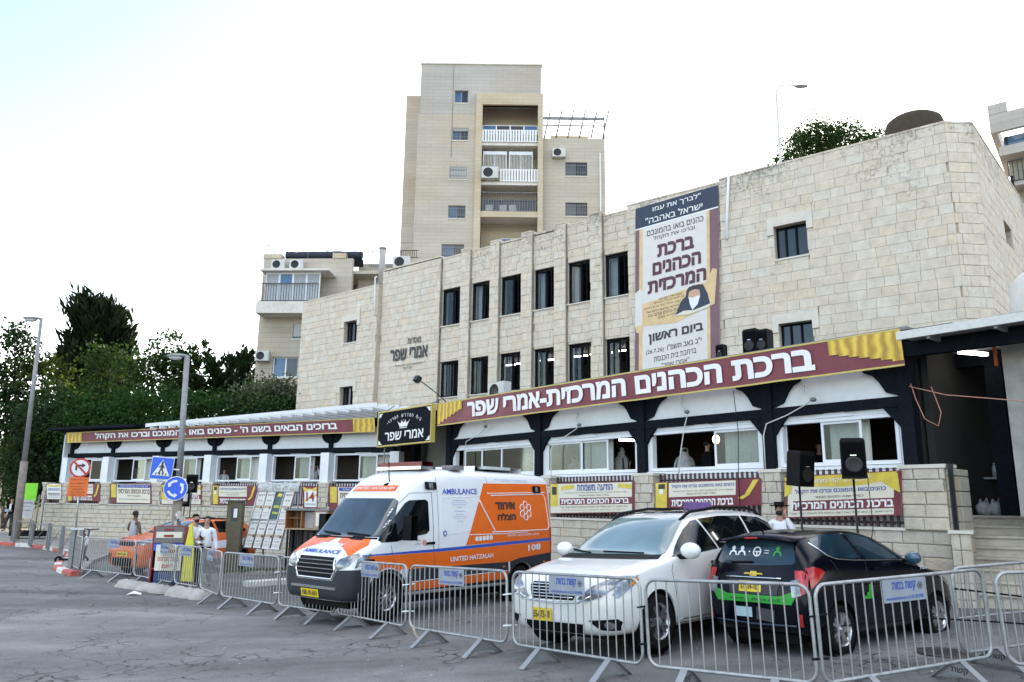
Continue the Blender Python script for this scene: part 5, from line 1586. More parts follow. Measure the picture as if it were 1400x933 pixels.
# ---- posters on the fence panels of the right pavilion
def fence_poster(fr_, x0, x1, yt0, yt1, yb0, yb1, label, kind, y=-.62, seed=1):
 t, P = banner('event_poster', fr_, (x0, yb0), (x1, yb1), (x1, yt1), (x0, yt0), y, label, 'poster', 'posters on the fence panels', seed, .002, 14, 3, MAROON)
 if kind == 'notice':
  P.grid('print', CREAM, .0, .97, .03, .97, 10, 1, .005)
  P.grid('strip_print', MAROON, .12, .97, .28, .50, 8, 1, .008)
  P.grid('figure_print', YEL, .0, .10, .25, .97, 1, 1, .008); P.grid('hat_print', INKK, .02, .08, .62, .88, 1, 1, .011)
  P.poly('ribbon_print', YEL, [(.14, .75), (.30, .82), (.30, .94), (.14, .90)], .011); P.poly('ribbon_print', YEL, [(.97, .75), (.82, .82), (.82, .94), (.97, .9)], .011)
  P.text([('הודעה משמחת', .34, .76, .73, .93, .02)], INKB, .012); P.text([('ברכת הכהנים המרכזית', .14, .94, .31, .47, .04)], PWHITE, .014)
  P.text([('בס"ד יתקיים המעמד הגדול בהשתתפות גדולי ישראל שליט"א', .18, .92, .64, .69), ('כמידי שנה יתקיים מעמד', .36, .72, .54, .60), ('ביום ראשון, י"ב באב תשפ"ו (26.7.26) ברחבת בית הכנסת "אמרי שפר"', .12, .93, .17, .24), ('להתברך בברכת כהנים ברוב עם הדרת מלך', .14, .90, .09, .13)], INKK, .012)
 elif kind == 'wide':
  P.grid('print', CREAM, .14, .78, .42, .96, 8, 1, .005); P.grid('figure_print', YEL, .0, .12, .02, .98, 1, 2, .006)
  P.grid('hat_print', INKK, .03, .10, .74, .93, 1, 1, .009); P.grid('beard_print', PWHITE, .04, .08, .55, .74, 1, 1, .009)
  P.poly('ribbon_print', YEL, [(.80, .30), (.86, .42), (.93, .95), (.98, .96), (.90, .40), (.84, .25)], .010)
  P.text([('כהנים בואו בהמונכם וברכו את הקהל', .17, .77, .73, .90, .015)], INKB, .012)
  P.text([('במעמד אדיר ומרומם של המוני בית ישראל ביום המיוחד', .18, .76, .61, .66), ('כמידי שנה יתקיים מעמד', .32, .60, .47, .55)], INKK, .012)
  P.text([('ברכת הכהנים המרכזית', .17, .76, .06, .32, .04)], PWHITE, .012)
 elif kind == 'wise':
  P.grid('print', CREAM, .03, .94, .03, .97, 10, 1, .005); P.grid('strip_print', MAROON, .08, .97, .17, .40, 8, 1, .008)
  P.poly('swag_print', YEL, [(.0, .98), (.97, .98), (.9, .80), (.7, .72), (.5, .70), (.25, .74), (.08, .82), (.0, .9)], .009)
  P.poly('swag_print', DRAPEP if False else YEL, [(.80, .85), (.97, .95), (.99, .50), (.92, .62)], .010); P.poly('swag_print', YEL, [(.0, .86), (.07, .8), (.06, .6), (.0, .5)], .010)
  P.text([('"חכם לב יקח מצוות"', .22, .76, .78, .92, .015)], PWHITE, .014)
  P.text([('כהנים בואו בהמונכם וברכו את הקהל', .10, .88, .55, .68, .015)], INKB, .012); P.text([('כמידי שנה יתקיים מעמד', .28, .70, .43, .50)], INKK, .012)
  P.text([('ברכת הכהנים המרכזית', .06, .94, .20, .37, .04)], PWHITE, .014)
  P.text([('ביום ראשון, י"ב באב תשפ"ו (26.7.26) ברחבת בית הכנסת "אמרי שפר"', .05, .93, .07, .13)], INKK, .012)
 elif kind == 'blue':
  P.grid('print', CREAM, .16, .97, .03, .97, 8, 1, .005); P.grid('heading_print', INKB, .18, .97, .80, .95, 6, 1, .008)
  P.grid('figure_print', YEL, .02, .14, .3, .97, 1, 1, .006)
  P.text([('קול קורא לכל עם ישראל מסכמי', .24, .92, .82, .92)], PWHITE, .012); P.text([('ברכת הכהנים המרכזית', .20, .96, .50, .72, .02)], INKM, .012)
  P.text([('בראשות גדולי ישראל', .42, .74, .34, .44), ('תתקיים בעזרת השם ביום ראשון ברחבת בית הכנסת', .22, .92, .16, .24)], INKK, .012)
 elif kind == 'num':
  P.grid('print', PWHITE, .12, .95, .04, .85, 2, 2, .005); P.poly('ribbon_print', YEL, [(.0, .95), (.5, .82), (1, .98), (.9, .75), (.5, .9), (.1, .7)], .008); P.poly('ribbon_print', YEL, [(.95, .55), (.55, .42), (.08, .25), (.08, .32), (.5, .52), (.95, .65)], .008)
  P.text([('14', .25, .80, .30, .72, .03)], mat('print_red', (0.25, 0.02, 0.03), 0.5), .012); P.text([('ברכת הכהנים', .2, .9, .12, .2)], INKK, .012)
 else:   # pale notice
  P.grid('print', PWHITE, .02, .98, .03, .97, 6, 1, .005); P.poly('ribbon_print', YEL, [(.05, .97), (.5, .86), (.95, .97), (.9, .8), (.5, .76), (.1, .8)], .008)
  P.text([('כהנים בואו בהמונכם', .1, .9, .55, .7, .01)], INKB, .012); P.text([('ברכת הכהנים המרכזית', .1, .9, .25, .4, .02)], INKM, .012); P.text([('ביום ראשון ברחבת בית הכנסת', .12, .9, .1, .17)], INKK, .012)
 return t
fence_poster(AR, 753, 868, 661, 658, 703, 701, 'cream poster with blue heading and maroon strip on the fence between ambulance and white minivan', 'notice', seed=1)
fence_poster(AR, 896.5, 1041, 660, 654, 696, 691, 'wide maroon poster with gold figure box on the fence above the white minivan', 'wide', seed=2)
fence_poster(AR, 1073, 1233, 652, 643, 709, 705, 'large poster with a yellow swag on the fence behind the two loudspeakers', 'wise', seed=3)
fence_poster(AL, 64, 84, 661, 661, 683, 683.5, 'small pale poster on the leftmost fence panel', 'pale', seed=4)
fence_poster(AL, 93, 137, 661, 661.5, 685, 686, 'pale poster partly behind the orange notice board', 'wide', seed=5)
fence_poster(AL, 151, 207, 661.5, 662, 688, 689, 'cream poster with a blue heading left of the blue traffic signs', 'blue', seed=6)
fence_poster(AL, 221, 276, 662.5, 663, 690, 690.5, 'pale poster behind the small loudspeaker pair', 'notice', seed=7)
fence_poster(AL, 291, 351, 664, 664, 690, 691, 'maroon and cream poster just left of the leaning newspaper board', 'wide', seed=8)
fence_poster(AL, 414, 434, 664, 665, 694.5, 695, 'narrow yellow edged poster with a large number 14', 'num', seed=9)
fence_poster(AL, 450, 528, 665, 666, 697, 698, 'cream poster with a blue heading beside the ambulance windscreen', 'blue', seed=10)
# ---- purple little box on the fence above the minivan
u, z = AR.uz(1033, 682, -.8)
# ---- black painted board with gold edge
bs = thing('name_board', 'black board with gold edge, white crown and Hebrew lettering between the two pavilions', 'sign', AR.o, AR.rz)
BFr = AR
c = flatquad(AR, (515, 612), (589, 608), (590, 552), (513, 560), -.75)
nrm_ = Vector((0, -1, 0))
uu0, uu1 = c[0][0], c[1][0]; z0_, z1_ = c[0][2], c[2][2]
MB().box(uu0 + .03, uu1 - .03, -.74, -.60, z0_ + .03, z1_ - .03).build('board', BLACKWOOD, bs)
fr4 = MB(); fr4.box(uu0, uu1, -.76, -.59, z0_, z0_ + .05); fr4.box(uu0, uu1, -.76, -.59, z1_ - .05, z1_); fr4.box(uu0, uu0 + .05, -.76, -.59, z0_ + .05, z1_ - .05); fr4.box(uu1 - .05, uu1, -.76, -.59, z0_ + .05, z1_ - .05)
fr4.build('gold_edge', GOLDL, bs)
P = Print(rectquad(uu0 + .06, uu1 - .06, z0_ + .06, z1_ - .06, -.742), parent=bs)
P.text([('אמרי שפר', .14, .88, .12, .38, .02, 2)], PWHITE, .004)
arc = 'בית המדרש המרכזי'; vis = visual(arc)
L_ = []; n = len(vis)
for i, ch in enumerate(vis):
 if ch == ' ': continue
 a = math.pi * (1 - (i + .5) / n); a = math.radians(28) + (a / math.pi) * math.radians(124)
 cx_, cy_ = .5 + .37 * math.cos(a), .44 + .40 * math.sin(a)
 w = .018 if ch in 'י' else .026
 v, f, wd = text_geo(ch, .01, 1)
 rot = a - math.pi / 2
 mb = MB(); hgt = .055 if ch in 'י' else .095; W_ = P.W; H_ = P.H
 pts3 = []
 for x, y, q_ in v:
  lx, ly = (x - wd / 2) * hgt * H_, (y - .5) * hgt * H_
  rx, ry = lx * math.cos(rot) - ly * math.sin(rot), lx * math.sin(rot) + ly * math.cos(rot)
  pts3.append(P.P(cx_ + rx / W_, cy_ + ry / H_, .004 + .0008 * q_))
 L_.append((pts3, f))
mb = MB()
for p3, f in L_: mb.add(p3, f)
mb.build('arched_lettering', PWHITE, bs)['kind'] = 'stuff'
cw = [(.43, .50), (.57, .50), (.58, .54), (.61, .66), (.555, .60), (.54, .68), (.5, .62), (.46, .68), (.445, .60), (.39, .66), (.42, .54)]
P.poly('crown', PWHITE, cw, .004); P.poly('crown_band', PWHITE, [(.43, .455), (.57, .455), (.57, .48), (.43, .48)], .004)
mb = MB()
for (a, b_) in ((.39, .67), (.46, .69), (.54, .69), (.61, .67), (.5, .70)):
 mb.add([P.P(a + .012 * math.cos(k) * P.H / P.W, b_ + .02 * math.sin(k), .004) for k in np.arange(0, 6.2, .8)], [tuple(range(8))])
mb.build('crown_pearls', PWHITE, bs)['kind'] = 'stuff'
for sx, sy in ((0, 0), (1, 0), (0, 1), (1, 1)):
 f = lambda a, b_: ((a if sx == 0 else 1 - a), (b_ if sy == 0 else 1 - b_))
 P.poly('corner_ornament', PWHITE, [f(.01, .02), f(.09, .02), f(.06, .05), f(.05, .10), f(.03, .13), f(.01, .16)], .004)
mb = MB(); mb.tube([(uu0 + .4, -.65, z1_), (uu0 + .4, -.3, z1_ + .25)], .02, 5); mb.tube([(uu1 - .4, -.65, z1_), (uu1 - .4, -.3, z1_ + .15)], .02, 5)
mb.tube([(uu0 + .45, -.66, z0_), (uu0 + .45, -.66, z0_ - 2.0)], .03, 6); mb.build('bracket', GREYMETAL, bs)
# small floodlight on an arm above the board
u, z = AR.uz(571, 519, -1.2)
fl = thing('floodlight', 'small black floodlight on a thin arm above the black board', 'floodlight', AR.world(u, -1.2, z), AR.rz)
MB().box(-.12, .12, -.1, .08, -.1, .1, Matrix.Rotation(R(-30), 4, 'X')).build('head', BLACKMETAL, fl)
MB().tube([(0, .05, 0), (.5, .5, -.5), (.9, .8, -.95)], .02, 6).build('arm', BLACKMETAL, fl)
# outdoor units standing on the pavilion roof
u, z = AR.uz(673, 545, .2); ac_unit(AR.world(u, .5, 5.35), AR.rz, 'white outdoor unit on the pavilion roof just above the left part of the long banner', 1.0)
# ================================================================ VEHICLES
def loft(name, stations, material, parent, wells=(), wr_=0.36, well_w=0.30, sub_=2, hwmax=1.0):
 """stations: (x, z_bottom, z_top, hw_bottom, hw_mid, hw_belt, z_belt, hw_top) from front to rear"""
 secs = []
 for (x, zb, zt, wb, wm, ws, zbelt, wt) in stations:
  zm = zb + (zbelt - zb) * .55
  h = [(0, zb), (wb * .8, zb), (wb, zb + .05), (wm, zm), (ws, zbelt), (ws + (wt - ws) * .14, zbelt + (zt - zbelt) * .14),
    (wt + (ws - wt) * .12, zt - (zt - zbelt) * .16), (wt - .06, zt - (zt - zbelt) * .03 - .004), (wt * .55, zt), (0, zt + .004)]
  full = [(y, z) for y, z in h] + [(-y, z) for y, z in reversed(h[1:-1])]
  secs.append([(x, y, z) for y, z in full])
 n = len(secs[0]); vs = [p for s_ in secs for p in s_]
 fs = []
 for i in range(len(secs) - 1):
  for k in range(n):
   q = (k + 1) % n
   fs.append((i * n + k, i * n + q, (i + 1) * n + q, (i + 1) * n + k))
 for base, rev in ((0, False), ((len(secs) - 1) * n, True)):
  m_ = n // 2
  for k in range(m_):
   a, b_, c, d = k, k + 1, (n - k - 1) % n, (n - k) % n
   f = [base + a, base + b_, base + c, base + d]
   f = list(dict.fromkeys(f))
   if len(f) >= 3: fs.append(tuple(f if rev else reversed(f)))
 mb = MB(); mb.add(vs, fs, True)
 o = mb.build(name, material, parent)
 mods_baked(o, ('SUBSURF', dict(levels=sub_, render_levels=sub_)))
 cut = []
 for (x, r) in wells:
  for s_ in (1, -1):
   c = MB(); prof = [(0, 0), (r, 0), (r, well_w + .3), (0, well_w + .3)]
   M_ = Matrix.Translation((x, s_ * (hwmax - well_w), wr_)) @ Matrix.Rotation(R(-90 * s_), 4, 'X')
   c.lathe([(0.001, 0), (r, 0), (r, well_w + .3), (0.001, well_w + .3)], 32, M_, False)
   co = c.build('cutter', None, parent)
   bm = bmesh.new(); bm.from_mesh(co.data); bmesh.ops.remove_doubles(bm, verts=bm.verts, dist=.002)
   bmesh.ops.holes_fill(bm, edges=bm.edges); bmesh.ops.recalc_face_normals(bm, faces=bm.faces); bm.to_mesh(co.data); bm.free()
   cut.append(co)
 for co in cut:
  m_ = o.modifiers.new('b', 'BOOLEAN'); m_.operation = 'DIFFERENCE'; m_.object = co; m_.solver = 'EXACT'
 if cut:
  bpy.context.evaluated_depsgraph_get().update()
  dg = bpy.context.evaluated_depsgraph_get()
  me = bpy.data.meshes.new_from_object(o.evaluated_get(dg)); o.modifiers.clear(); old = o.data; o.data = me; bpy.data.meshes.remove(old)
  for co in cut: bpy.data.objects.remove(co)
 me = o.data
 if hasattr(me, 'polygons'): me.polygons.foreach_set('use_smooth', [True] * len(me.polygons))
 try: me.set_sharp_from_angle(angle=R(38))
 except Exception: pass
 return o
class Skin:
 """drapes flat outlines over a body (all in the body's own coordinates)"""
 AX = {'left': (Vector((1, 0, 0)), Vector((0, 0, 1)), Vector((0, -1, 0))), 'right': (Vector((1, 0, 0)), Vector((0, 0, 1)), Vector((0, 1, 0))),
   'front': (Vector((0, 1, 0)), Vector((0, 0, 1)), Vector((-1, 0, 0))), 'rear': (Vector((0, 1, 0)), Vector((0, 0, 1)), Vector((1, 0, 0))), 'top': (Vector((1, 0, 0)), Vector((0, 1, 0)), Vector((0, 0, -1)))}
 def __init__(s, body, parent):
  s.parent = parent
  bm = bmesh.new(); bm.from_mesh(body.data); s.bvh = BVHTree.FromBMesh(bm); bm.free()
 def hit(s, ax, a, b_, off):
  A, B, D = s.AX[ax]
  o = A * a + B * b_ - D * 8
  loc, nrm, idx, dist = s.bvh.ray_cast(o, D)
  if loc is None: return None
  if nrm.dot(D) > 0: nrm = -nrm
  return loc + nrm * off
 def poly(s, name, m, ax, pts, off=.007, step=.05, holes=(), part=True):
  loops = [[Vector((p[0], p[1], 0)) for p in pts]] + [[Vector((p[0], p[1], 0)) for p in h] for h in holes]
  flat = [p for l in loops for p in l]
  bm = bmesh.new(); vs = [bm.verts.new(p) for p in flat]
  for t in tessellate_polygon(loops):
   try: bm.faces.new([vs[i] for i in t])
   except ValueError: pass
  x0, x1 = min(p.x for p in flat), max(p.x for p in flat); y0, y1 = min(p.y for p in flat), max(p.y for p in flat)
  for c0, c1, nrm in ((x0, x1, (1, 0, 0)), (y0, y1, (0, 1, 0))):
   k = c0 + step
   while k < c1:
    bmesh.ops.bisect_plane(bm, geom=bm.verts[:] + bm.edges[:] + bm.faces[:], plane_co=Vector(nrm) * k, plane_no=nrm, dist=1e-5); k += step
  bad = []
  for v in bm.verts:
   h = s.hit(ax, v.co.x, v.co.y, off)
   if h is None: bad.append(v)
   else: v.co = h
  if bad: bmesh.ops.delete(bm, geom=bad, context='VERTS')
  bmesh.ops.recalc_face_normals(bm, faces=bm.faces)
  D = s.AX[ax][2]
  if sum((f.normal.dot(D) for f in bm.faces)) > 0: bmesh.ops.reverse_faces(bm, faces=bm.faces)
  me = bpy.data.meshes.new(name); bm.to_mesh(me); bm.free()
  me.polygons.foreach_set('use_smooth', [True] * len(me.polygons)); me.materials.append(m)
  o = bpy.data.objects.new(name, me); link(o, s.parent if part is True else part)
  return o
 def line(s, name, m, ax, pts, r=.006, off=.0, seg=5, step=.08, part=True, closed=False):
  P3 = []
  pts = list(pts) + ([pts[0]] if closed else [])
  for (a, b_) in zip(pts[:-1], pts[1:]):
   n = max(1, int(math.hypot(b_[0] - a[0], b_[1] - a[1]) / step))
   for i in range(n):
    h = s.hit(ax, a[0] + (b_[0] - a[0]) * i / n, a[1] + (b_[1] - a[1]) * i / n, off)
    if h: P3.append(h)
  h = s.hit(ax, *pts[-1], off)
  if h: P3.append(h)
  if len(P3) < 2: return None
  return MB().tube(P3, r, seg).build(name, m, s.parent if part is True else part)
 def text(s, txts, m, ax, off=.008, flip=False, name='lettering', warp=None):
  mb = MB()
  for t in txts:
   st, a0, a1, b0, b1 = t[:5]; bold = t[5] if len(t) > 5 else 0
   v, f, w = text_geo(st, bold, 1); out = []
   for x, y, q in v:
    a = a0 + (a1 - a0) * x / w; b_ = b0 + (b1 - b0) * y
    if len(t) > 6: b_ += t[6] * (x / w)
    h = s.hit(ax, a, b_, off + .0008 * q)
    out.append(h if h else Vector((0, 0, .5)))
   mb.add(out, f)
  o = mb.build(name, m, s.parent); o['kind'] = 'stuff'
  return o
def arc(cx, cy, r, a0, a1, n=12): return [(cx + r * math.cos(R(a0 + (a1 - a0) * i / n)), cy + r * math.sin(R(a0 + (a1 - a0) * i / n))) for i in range(n + 1)]
def rrect(x0, x1, z0, z1, r=.05, n=4):
 return arc(x1 - r, z1 - r, r, 0, 90, n) + arc(x0 + r, z1 - r, r, 90, 180, n) + arc(x0 + r, z0 + r, r, 180, 270, n) + arc(x1 - r, z0 + r, r, 270, 360, n)
ALLOY = mat('alloy_rim', (0.50, 0.50, 0.52), 0.25, metal=0.9, vary=0.1, dirt=0.25)
CHROME = mat('chrome', (0.75, 0.76, 0.78), 0.12, metal=1.0, vary=0.03)
LENS = mat('headlamp_lens', (0.22, 0.24, 0.26), 0.12, metal=0.6, vary=0.7, scale=11, spec=0.6)
AMBERL = mat('amber_lens', (0.60, 0.20, 0.02), 0.2)
REDL = mat('red_lens', (0.42, 0.012, 0.01), 0.12, vary=0.25, scale=18, spec=0.8)
PLATEY = mat('plate_yellow', (0.70, 0.52, 0.02), 0.4, vary=0.03)
CARGLASS = mat('car_glass', (0.003, 0.005, 0.006), 0.03, vary=0.2, spec=0.35)
WSGLASS = mat('windscreen_glass', (0.035, 0.055, 0.07), 0.05, vary=0.5, scale=1.6, spec=0.6, coat=0.2)
SEAM = mat('panel_seam', (0.02, 0.02, 0.02), 0.7)
def wheel(parent, x, y, r, rim_r, w, style, side):
 t = sub('wheel', parent, (x, y, r))
 M_ = Matrix.Rotation(R(90), 4, 'X')
 MB().lathe([(rim_r, -w / 2), (r * .93, -w / 2 - .005), (r * .99, -w / 2 + .03), (r, -w * .2), (r, w * .2), (r * .99, w / 2 - .03), (r * .93, w / 2 + .005), (rim_r, w / 2), (rim_r - .02, w / 2 - .05), (rim_r - .02, -w / 2 + .05), (rim_r, -w / 2)], 40, M_).build('tyre', RUBBER, t)
 rm_ = MB(); f = -w / 2 * (1 if side < 0 else -1)     # outer face y
 out = f; sgn = -1 if f < 0 else 1
 MM = Matrix.Rotation(R(90), 4, 'X')
 rm_.lathe([(rim_r, -sgn * (w / 2 - .0)), (rim_r - .018, -sgn * (w / 2 - .012)), (rim_r - .03, -sgn * (w / 2 - .06)), (rim_r - .035, sgn * w * .3)], 40, MM)
 ns, wd, dbl = {'ten': (10, .030, False), 'five': (5, .05, True), 'many': (12, .022, False)}[style]
 yo = sgn * (w / 2 - .02)
 for k in range(ns):
  for d in ((-.16, .16) if dbl else (0,)):
   a = 2 * math.pi * k / ns + d
   b_ = 2 * math.pi * k / ns + d * 1.15
   p = Vector((math.cos(a) * .05, yo * .93, math.sin(a) * .05)); q = Vector((math.cos(b_) * (rim_r - .02), yo * .98, math.sin(b_) * (rim_r - .02)))
   u = (q - p).normalized(); v = Vector((0, 1, 0)).cross(u)
   vs = []
   for pp, ww in ((p, wd * .5), (q, wd * .42)):
    for s1, s2 in ((-1, 1), (1, 1), (1, -1), (-1, -1)): vs.append(pp + v * ww * s1 + Vector((0, sgn * .012 * s2, 0)))
   rm_.add(vs, [(0, 1, 5, 4), (1, 2, 6, 5), (2, 3, 7, 6), (3, 0, 4, 7), (0, 3, 2, 1), (4, 5, 6, 7)])
 rm_.lathe([(0, -sgn * (w / 2 - .005)), (.05, -sgn * (w / 2 - .01)), (.065, -sgn * (w / 2 - .03)), (.065, 0)], 20, MM)
 rm_.build('rim', ALLOY, t)
 MB().lathe([(0, -sgn * .02), (rim_r - .03, -sgn * .02), (rim_r - .03, sgn * .04), (0, sgn * .04)], 28, MM).build('brake_disc', mat('brake_disc', (0.06, 0.06, 0.065), 0.5, metal=.5), t)
 return t
def wheelset(parent, xs_, hw, r, rim_r, w, style, wellr, well_w):
 for x in xs_:
  for s_ in (1, -1):
   wheel(parent, x, s_ * (hw - w / 2 - .025), r, rim_r, w, style, -1 if s_ < 0 else 1)
   M_ = Matrix.Translation((x, s_ * (hw - well_w + .004), r)) @ Matrix.Rotation(R(-90 * s_), 4, 'X')
   MB().lathe([(0.0, 0), (wellr - .004, 0), (wellr - .004, well_w - .045)], 32, M_).build('wheel_arch_liner', BLACK, parent)
def plate(sk, ax, cx, cz, w, h, txt, off=.012):
 o = sk.poly('number_plate', PLATEY, ax, [(cx - w / 2, cz - h / 2), (cx + w / 2, cz - h / 2), (cx + w / 2, cz + h / 2), (cx - w / 2, cz + h / 2)], off, step=.6)
 a0, a1 = (cx - w * .40, cx + w * .42)
 if ax == 'rear': a0, a1 = a1, a0
 sk.text([(txt, (a0 if ax == 'front' else a0), (a1 if ax == 'front' else a1), cz - h * .3, cz + h * .3, .02)], INKK, ax, off + .003)
def vehicle(name, label, cat, X, Y, Z, yawdeg, roll=0.0):
 t = thing(name, label, cat, (X, Y, Z), R(yawdeg))
 t.rotation_euler = (R(roll), 0, R(yawdeg))
 return t
# ---------------------------------------------------------------- ambulance van
AMW = mat('ambulance_white', (0.72, 0.73, 0.75), 0.25, vary=0.02, coat=0.5)
AMO = mat('ambulance_orange', (0.72, 0.13, 0.010), 0.35, vary=0.04, coat=0.15, spec=.3)
AMB_BLUE = mat('ambulance_blue', (0.03, 0.08, 0.42), 0.3)
VANG = mat('dark_grey_bumper', (0.014, 0.019, 0.028), 0.65, vary=0.1, bump=0.1, bscale=150)
am = vehicle('ambulance', 'white and orange high-roof ambulance van parked behind the barriers', 'ambulance', -.49, 17.46, 0.0, -130.2)
ST = [(4.48, .42, .92, .70, .80, .78, .86, .55), (4.44, .32, 1.02, .84, .90, .86, .94, .62), (4.34, .28, 1.14, .92, .97, .93, 1.04, .72), (4.10, .28, 1.27, .95, 1.0, .96, 1.16, .78), (3.88, .30, 1.37, .96, 1.0, .97, 1.24, .80),
  (3.70, .30, 1.62, .97, 1.0, .97, 1.28, .82), (3.42, .30, 2.00, .97, 1.0, .98, 1.30, .80), (3.22, .30, 2.24, .97, 1.0, .98, 1.34, .80), (2.95, .30, 2.46, .97, 1.0, .985, 1.36, .83), (2.55, .30, 2.60, .97, 1.0, .99, 1.4, .86),
  (1.8, .30, 2.63, .97, 1.0, .995, 1.4, .88), (.6, .30, 2.64, .97, 1.0, .995, 1.4, .88), (-.6, .30, 2.63, .97, 1.0, .995, 1.4, .88), (-.98, .32, 2.61, .97, 1.0, .99, 1.4, .87), (-1.05, .34, 2.58, .95, .98, .97, 1.4, .85), (-1.06, .40, 2.50, .90, .93, .92, 1.4, .80)]
WLS = ((0, .42), (3.665, .42))
body = loft('body', ST, AMW, am, WLS, .35, .34, 2, 1.0)
sk = Skin(body, am)
wheelset(am, (0, 3.665), 1.0, .35, .215, .23, 'ten', .42, .34)
for sd in ('left', 'right'):
 wl = lambda x0, x1, z0, z1: [(x0, z0), (x1, z0), (x1, z1), (x0, z1)]
 def around(x0, x1, z0, z1, cx_, rr_=.425):
  """strip with the wheel arch cut out of its lower edge"""
  if not (x0 < cx_ - rr_ and cx_ + rr_ < x1): return wl(x0, x1, z0, z1)
  dz = .35
  h = max(0.0, z0 - dz); a = math.degrees(math.asin(min(1, h / rr_)))
  return [(x0, z0)] + [(cx_ + rr_ * math.cos(R(180 - t)), dz + rr_ * math.sin(R(180 - t))) for t in np.linspace(a, 180 - a, 14)] + [(x1, z0), (x1, z1), (x0, z1)]
 sk.poly('orange_band', AMO, sd, [(4.20, .98), (4.20, 1.05), (2.41, 1.07), (-1.0, 1.185), (-1.0, .94), (.45, .80), (3.15, .80), (3.26, .80), (3.35, .82)] + [(3.665 + .44 * math.cos(R(t)), .35 + .50 * math.sin(R(t))) for t in np.linspace(125, 50, 8)][0:] , .004)
 sk.poly('orange_panel', AMO, sd, [(1.75, 1.165), (1.72, 1.18), (1.15, 2.36), (-.97, 2.40), (-1.0, 1.245)], .004)
 sk.poly('blue_stripe', AMB_BLUE, sd, [(4.22, 1.055), (4.22, 1.075), (2.41, 1.13), (-1.0, 1.25), (-1.0, 1.19), (2.41, 1.075)], .006)
 sk.poly('black_sill', VANG, sd, [(3.20, .40), (3.20, .80), (.45, .80), (.40, .40)], .005)
 sk.poly('black_rear_skirt', VANG, sd, [(.36, .58), (.40, .80), (.1, .86), (-1.0, .94), (-1.03, .42), (-.42, .42)] + [(0 + .46 * math.cos(R(t)), .35 + .46 * math.sin(R(t))) for t in np.linspace(172, 32, 10)], .005)
 for cx_ in (0, 3.665): sk.poly('arch_cladding', VANG, sd, arc(cx_, .35, .475, 172, 8, 16) + arc(cx_, .35, .425, 8, 172, 16), .013)
 sk.poly('orange_sill_band', AMO, sd, [(3.15, .42), (3.15, .56), (.46, .62), (.44, .47)], .009)
 sk.poly('orange_tail_patch', AMO, sd, [(-.50, .50), (-.50, .66), (-.98, .72), (-.98, .58)], .009)
 sk.line('white_line', AMW, sd, [(3.15, .57), (.46, .63)], .008, .006)
 for ww in (-.0,): pass
 sk.poly('side_window', CARGLASS, sd, [(3.82, 1.27), (3.86, 1.31), (3.22, 1.95), (3.12, 2.0), (2.76, 2.02), (2.70, 1.98), (2.70, 1.46), (2.78, 1.40), (3.1, 1.36), (3.5, 1.28)], .006)
 sk.line('door_seam', SEAM, sd, [(2.60, 2.15), (2.60, 1.2), (2.50, .55)], .006); sk.line('door_seam', SEAM, sd, [(2.60, 2.15), (3.1, 2.13), (3.45, 1.85), (3.78, 1.35)], .005)
 sk.line('door_seam', SEAM, sd, [(3.62, 1.22), (3.55, .95), (3.30, .78), (3.22, .5)], .005)
 sk.line('body_seam', SEAM, sd, [(2.46, 2.45), (2.46, .80)], .004); sk.line('body_seam', SEAM, sd, [(1.06, 2.5), (1.0, 2.2), (.93, .80)], .004)
 sk.line('slide_rail', SEAM, sd, [(2.40, 2.10), (2.2, 2.07), (-.9, 2.12)], .004) if sd == 'right' else None
 sk.line('panel_crease', AMW, sd, [(2.36, 2.06), (1.3, 2.10)], .007); sk.line('panel_crease', AMW, sd, [(2.36, 2.06), (2.36, 1.38), (1.62, 1.42)], .006)
 sk.poly('door_handle', BLACK, sd, [(2.58, 1.21), (2.80, 1.21), (2.80, 1.25), (2.58, 1.26)], .03, part=True)
 sk.poly('side_vent', BLACK, sd, rrect(3.98, 4.18, .955, 1.005, .015), .012)
 sk.poly('marker_lamp', AMBERL, sd, rrect(.55, .63, .70, .73, .01), .014); sk.poly('marker_lamp', AMBERL, sd, rrect(-.78, -.70, .74, .77, .01), .014)
 sk.poly('tail_lamp', REDL, sd, [(-1.0, .92), (-.955, .92), (-.94, 1.46), (-1.0, 1.46)], .012)
 s_ = 1 if sd == 'left' else -1
 mt = sub('wing_mirror', am)
 mb = MB(); mb.cbox(-.08, .08, -.13, .13, -.21, .21, .04, Matrix.Translation((3.42, s_ * 1.22, 1.52))); mb.build('shell', BLACK, mt)
 MB().tube([(3.45, s_ * .98, 1.36), (3.44, s_ * 1.12, 1.38), (3.43, s_ * 1.16, 1.48)], .035, 8).build('arm', BLACK, mt)
 for x in (2.62, -.55):
  o = sk.poly('flash_lamp', BLACK, sd, rrect(x - .14, x + .14, 2.20, 2.34, .03), .03); sk.poly('flash_lens', LENS, sd, rrect(x - .05, x + .05, 2.22, 2.32, .02), .035, part=o)
W = AMW
# white outlines on the orange
sk.line('white_outline', W, 'left', [(.95, 2.12), (-.80, 2.18), (-.86, 2.10), (-.93, 1.50), (-.88, 1.42), (.62, 1.40), (.95, 1.40)], .012, .004)
sk.line('white_outline', W, 'left', [(1.31, 2.03), (1.05, 1.66), (.86, 1.40)], .016, .004)
sk.line('white_outline', W, 'left', [(1.62, 1.36), (.62, 1.36), (-.2, 1.38)], .009, .004)
sk.line('white_outline', W, 'left', [(1.06, 2.16), (-.9, 2.22)], .010, .004)
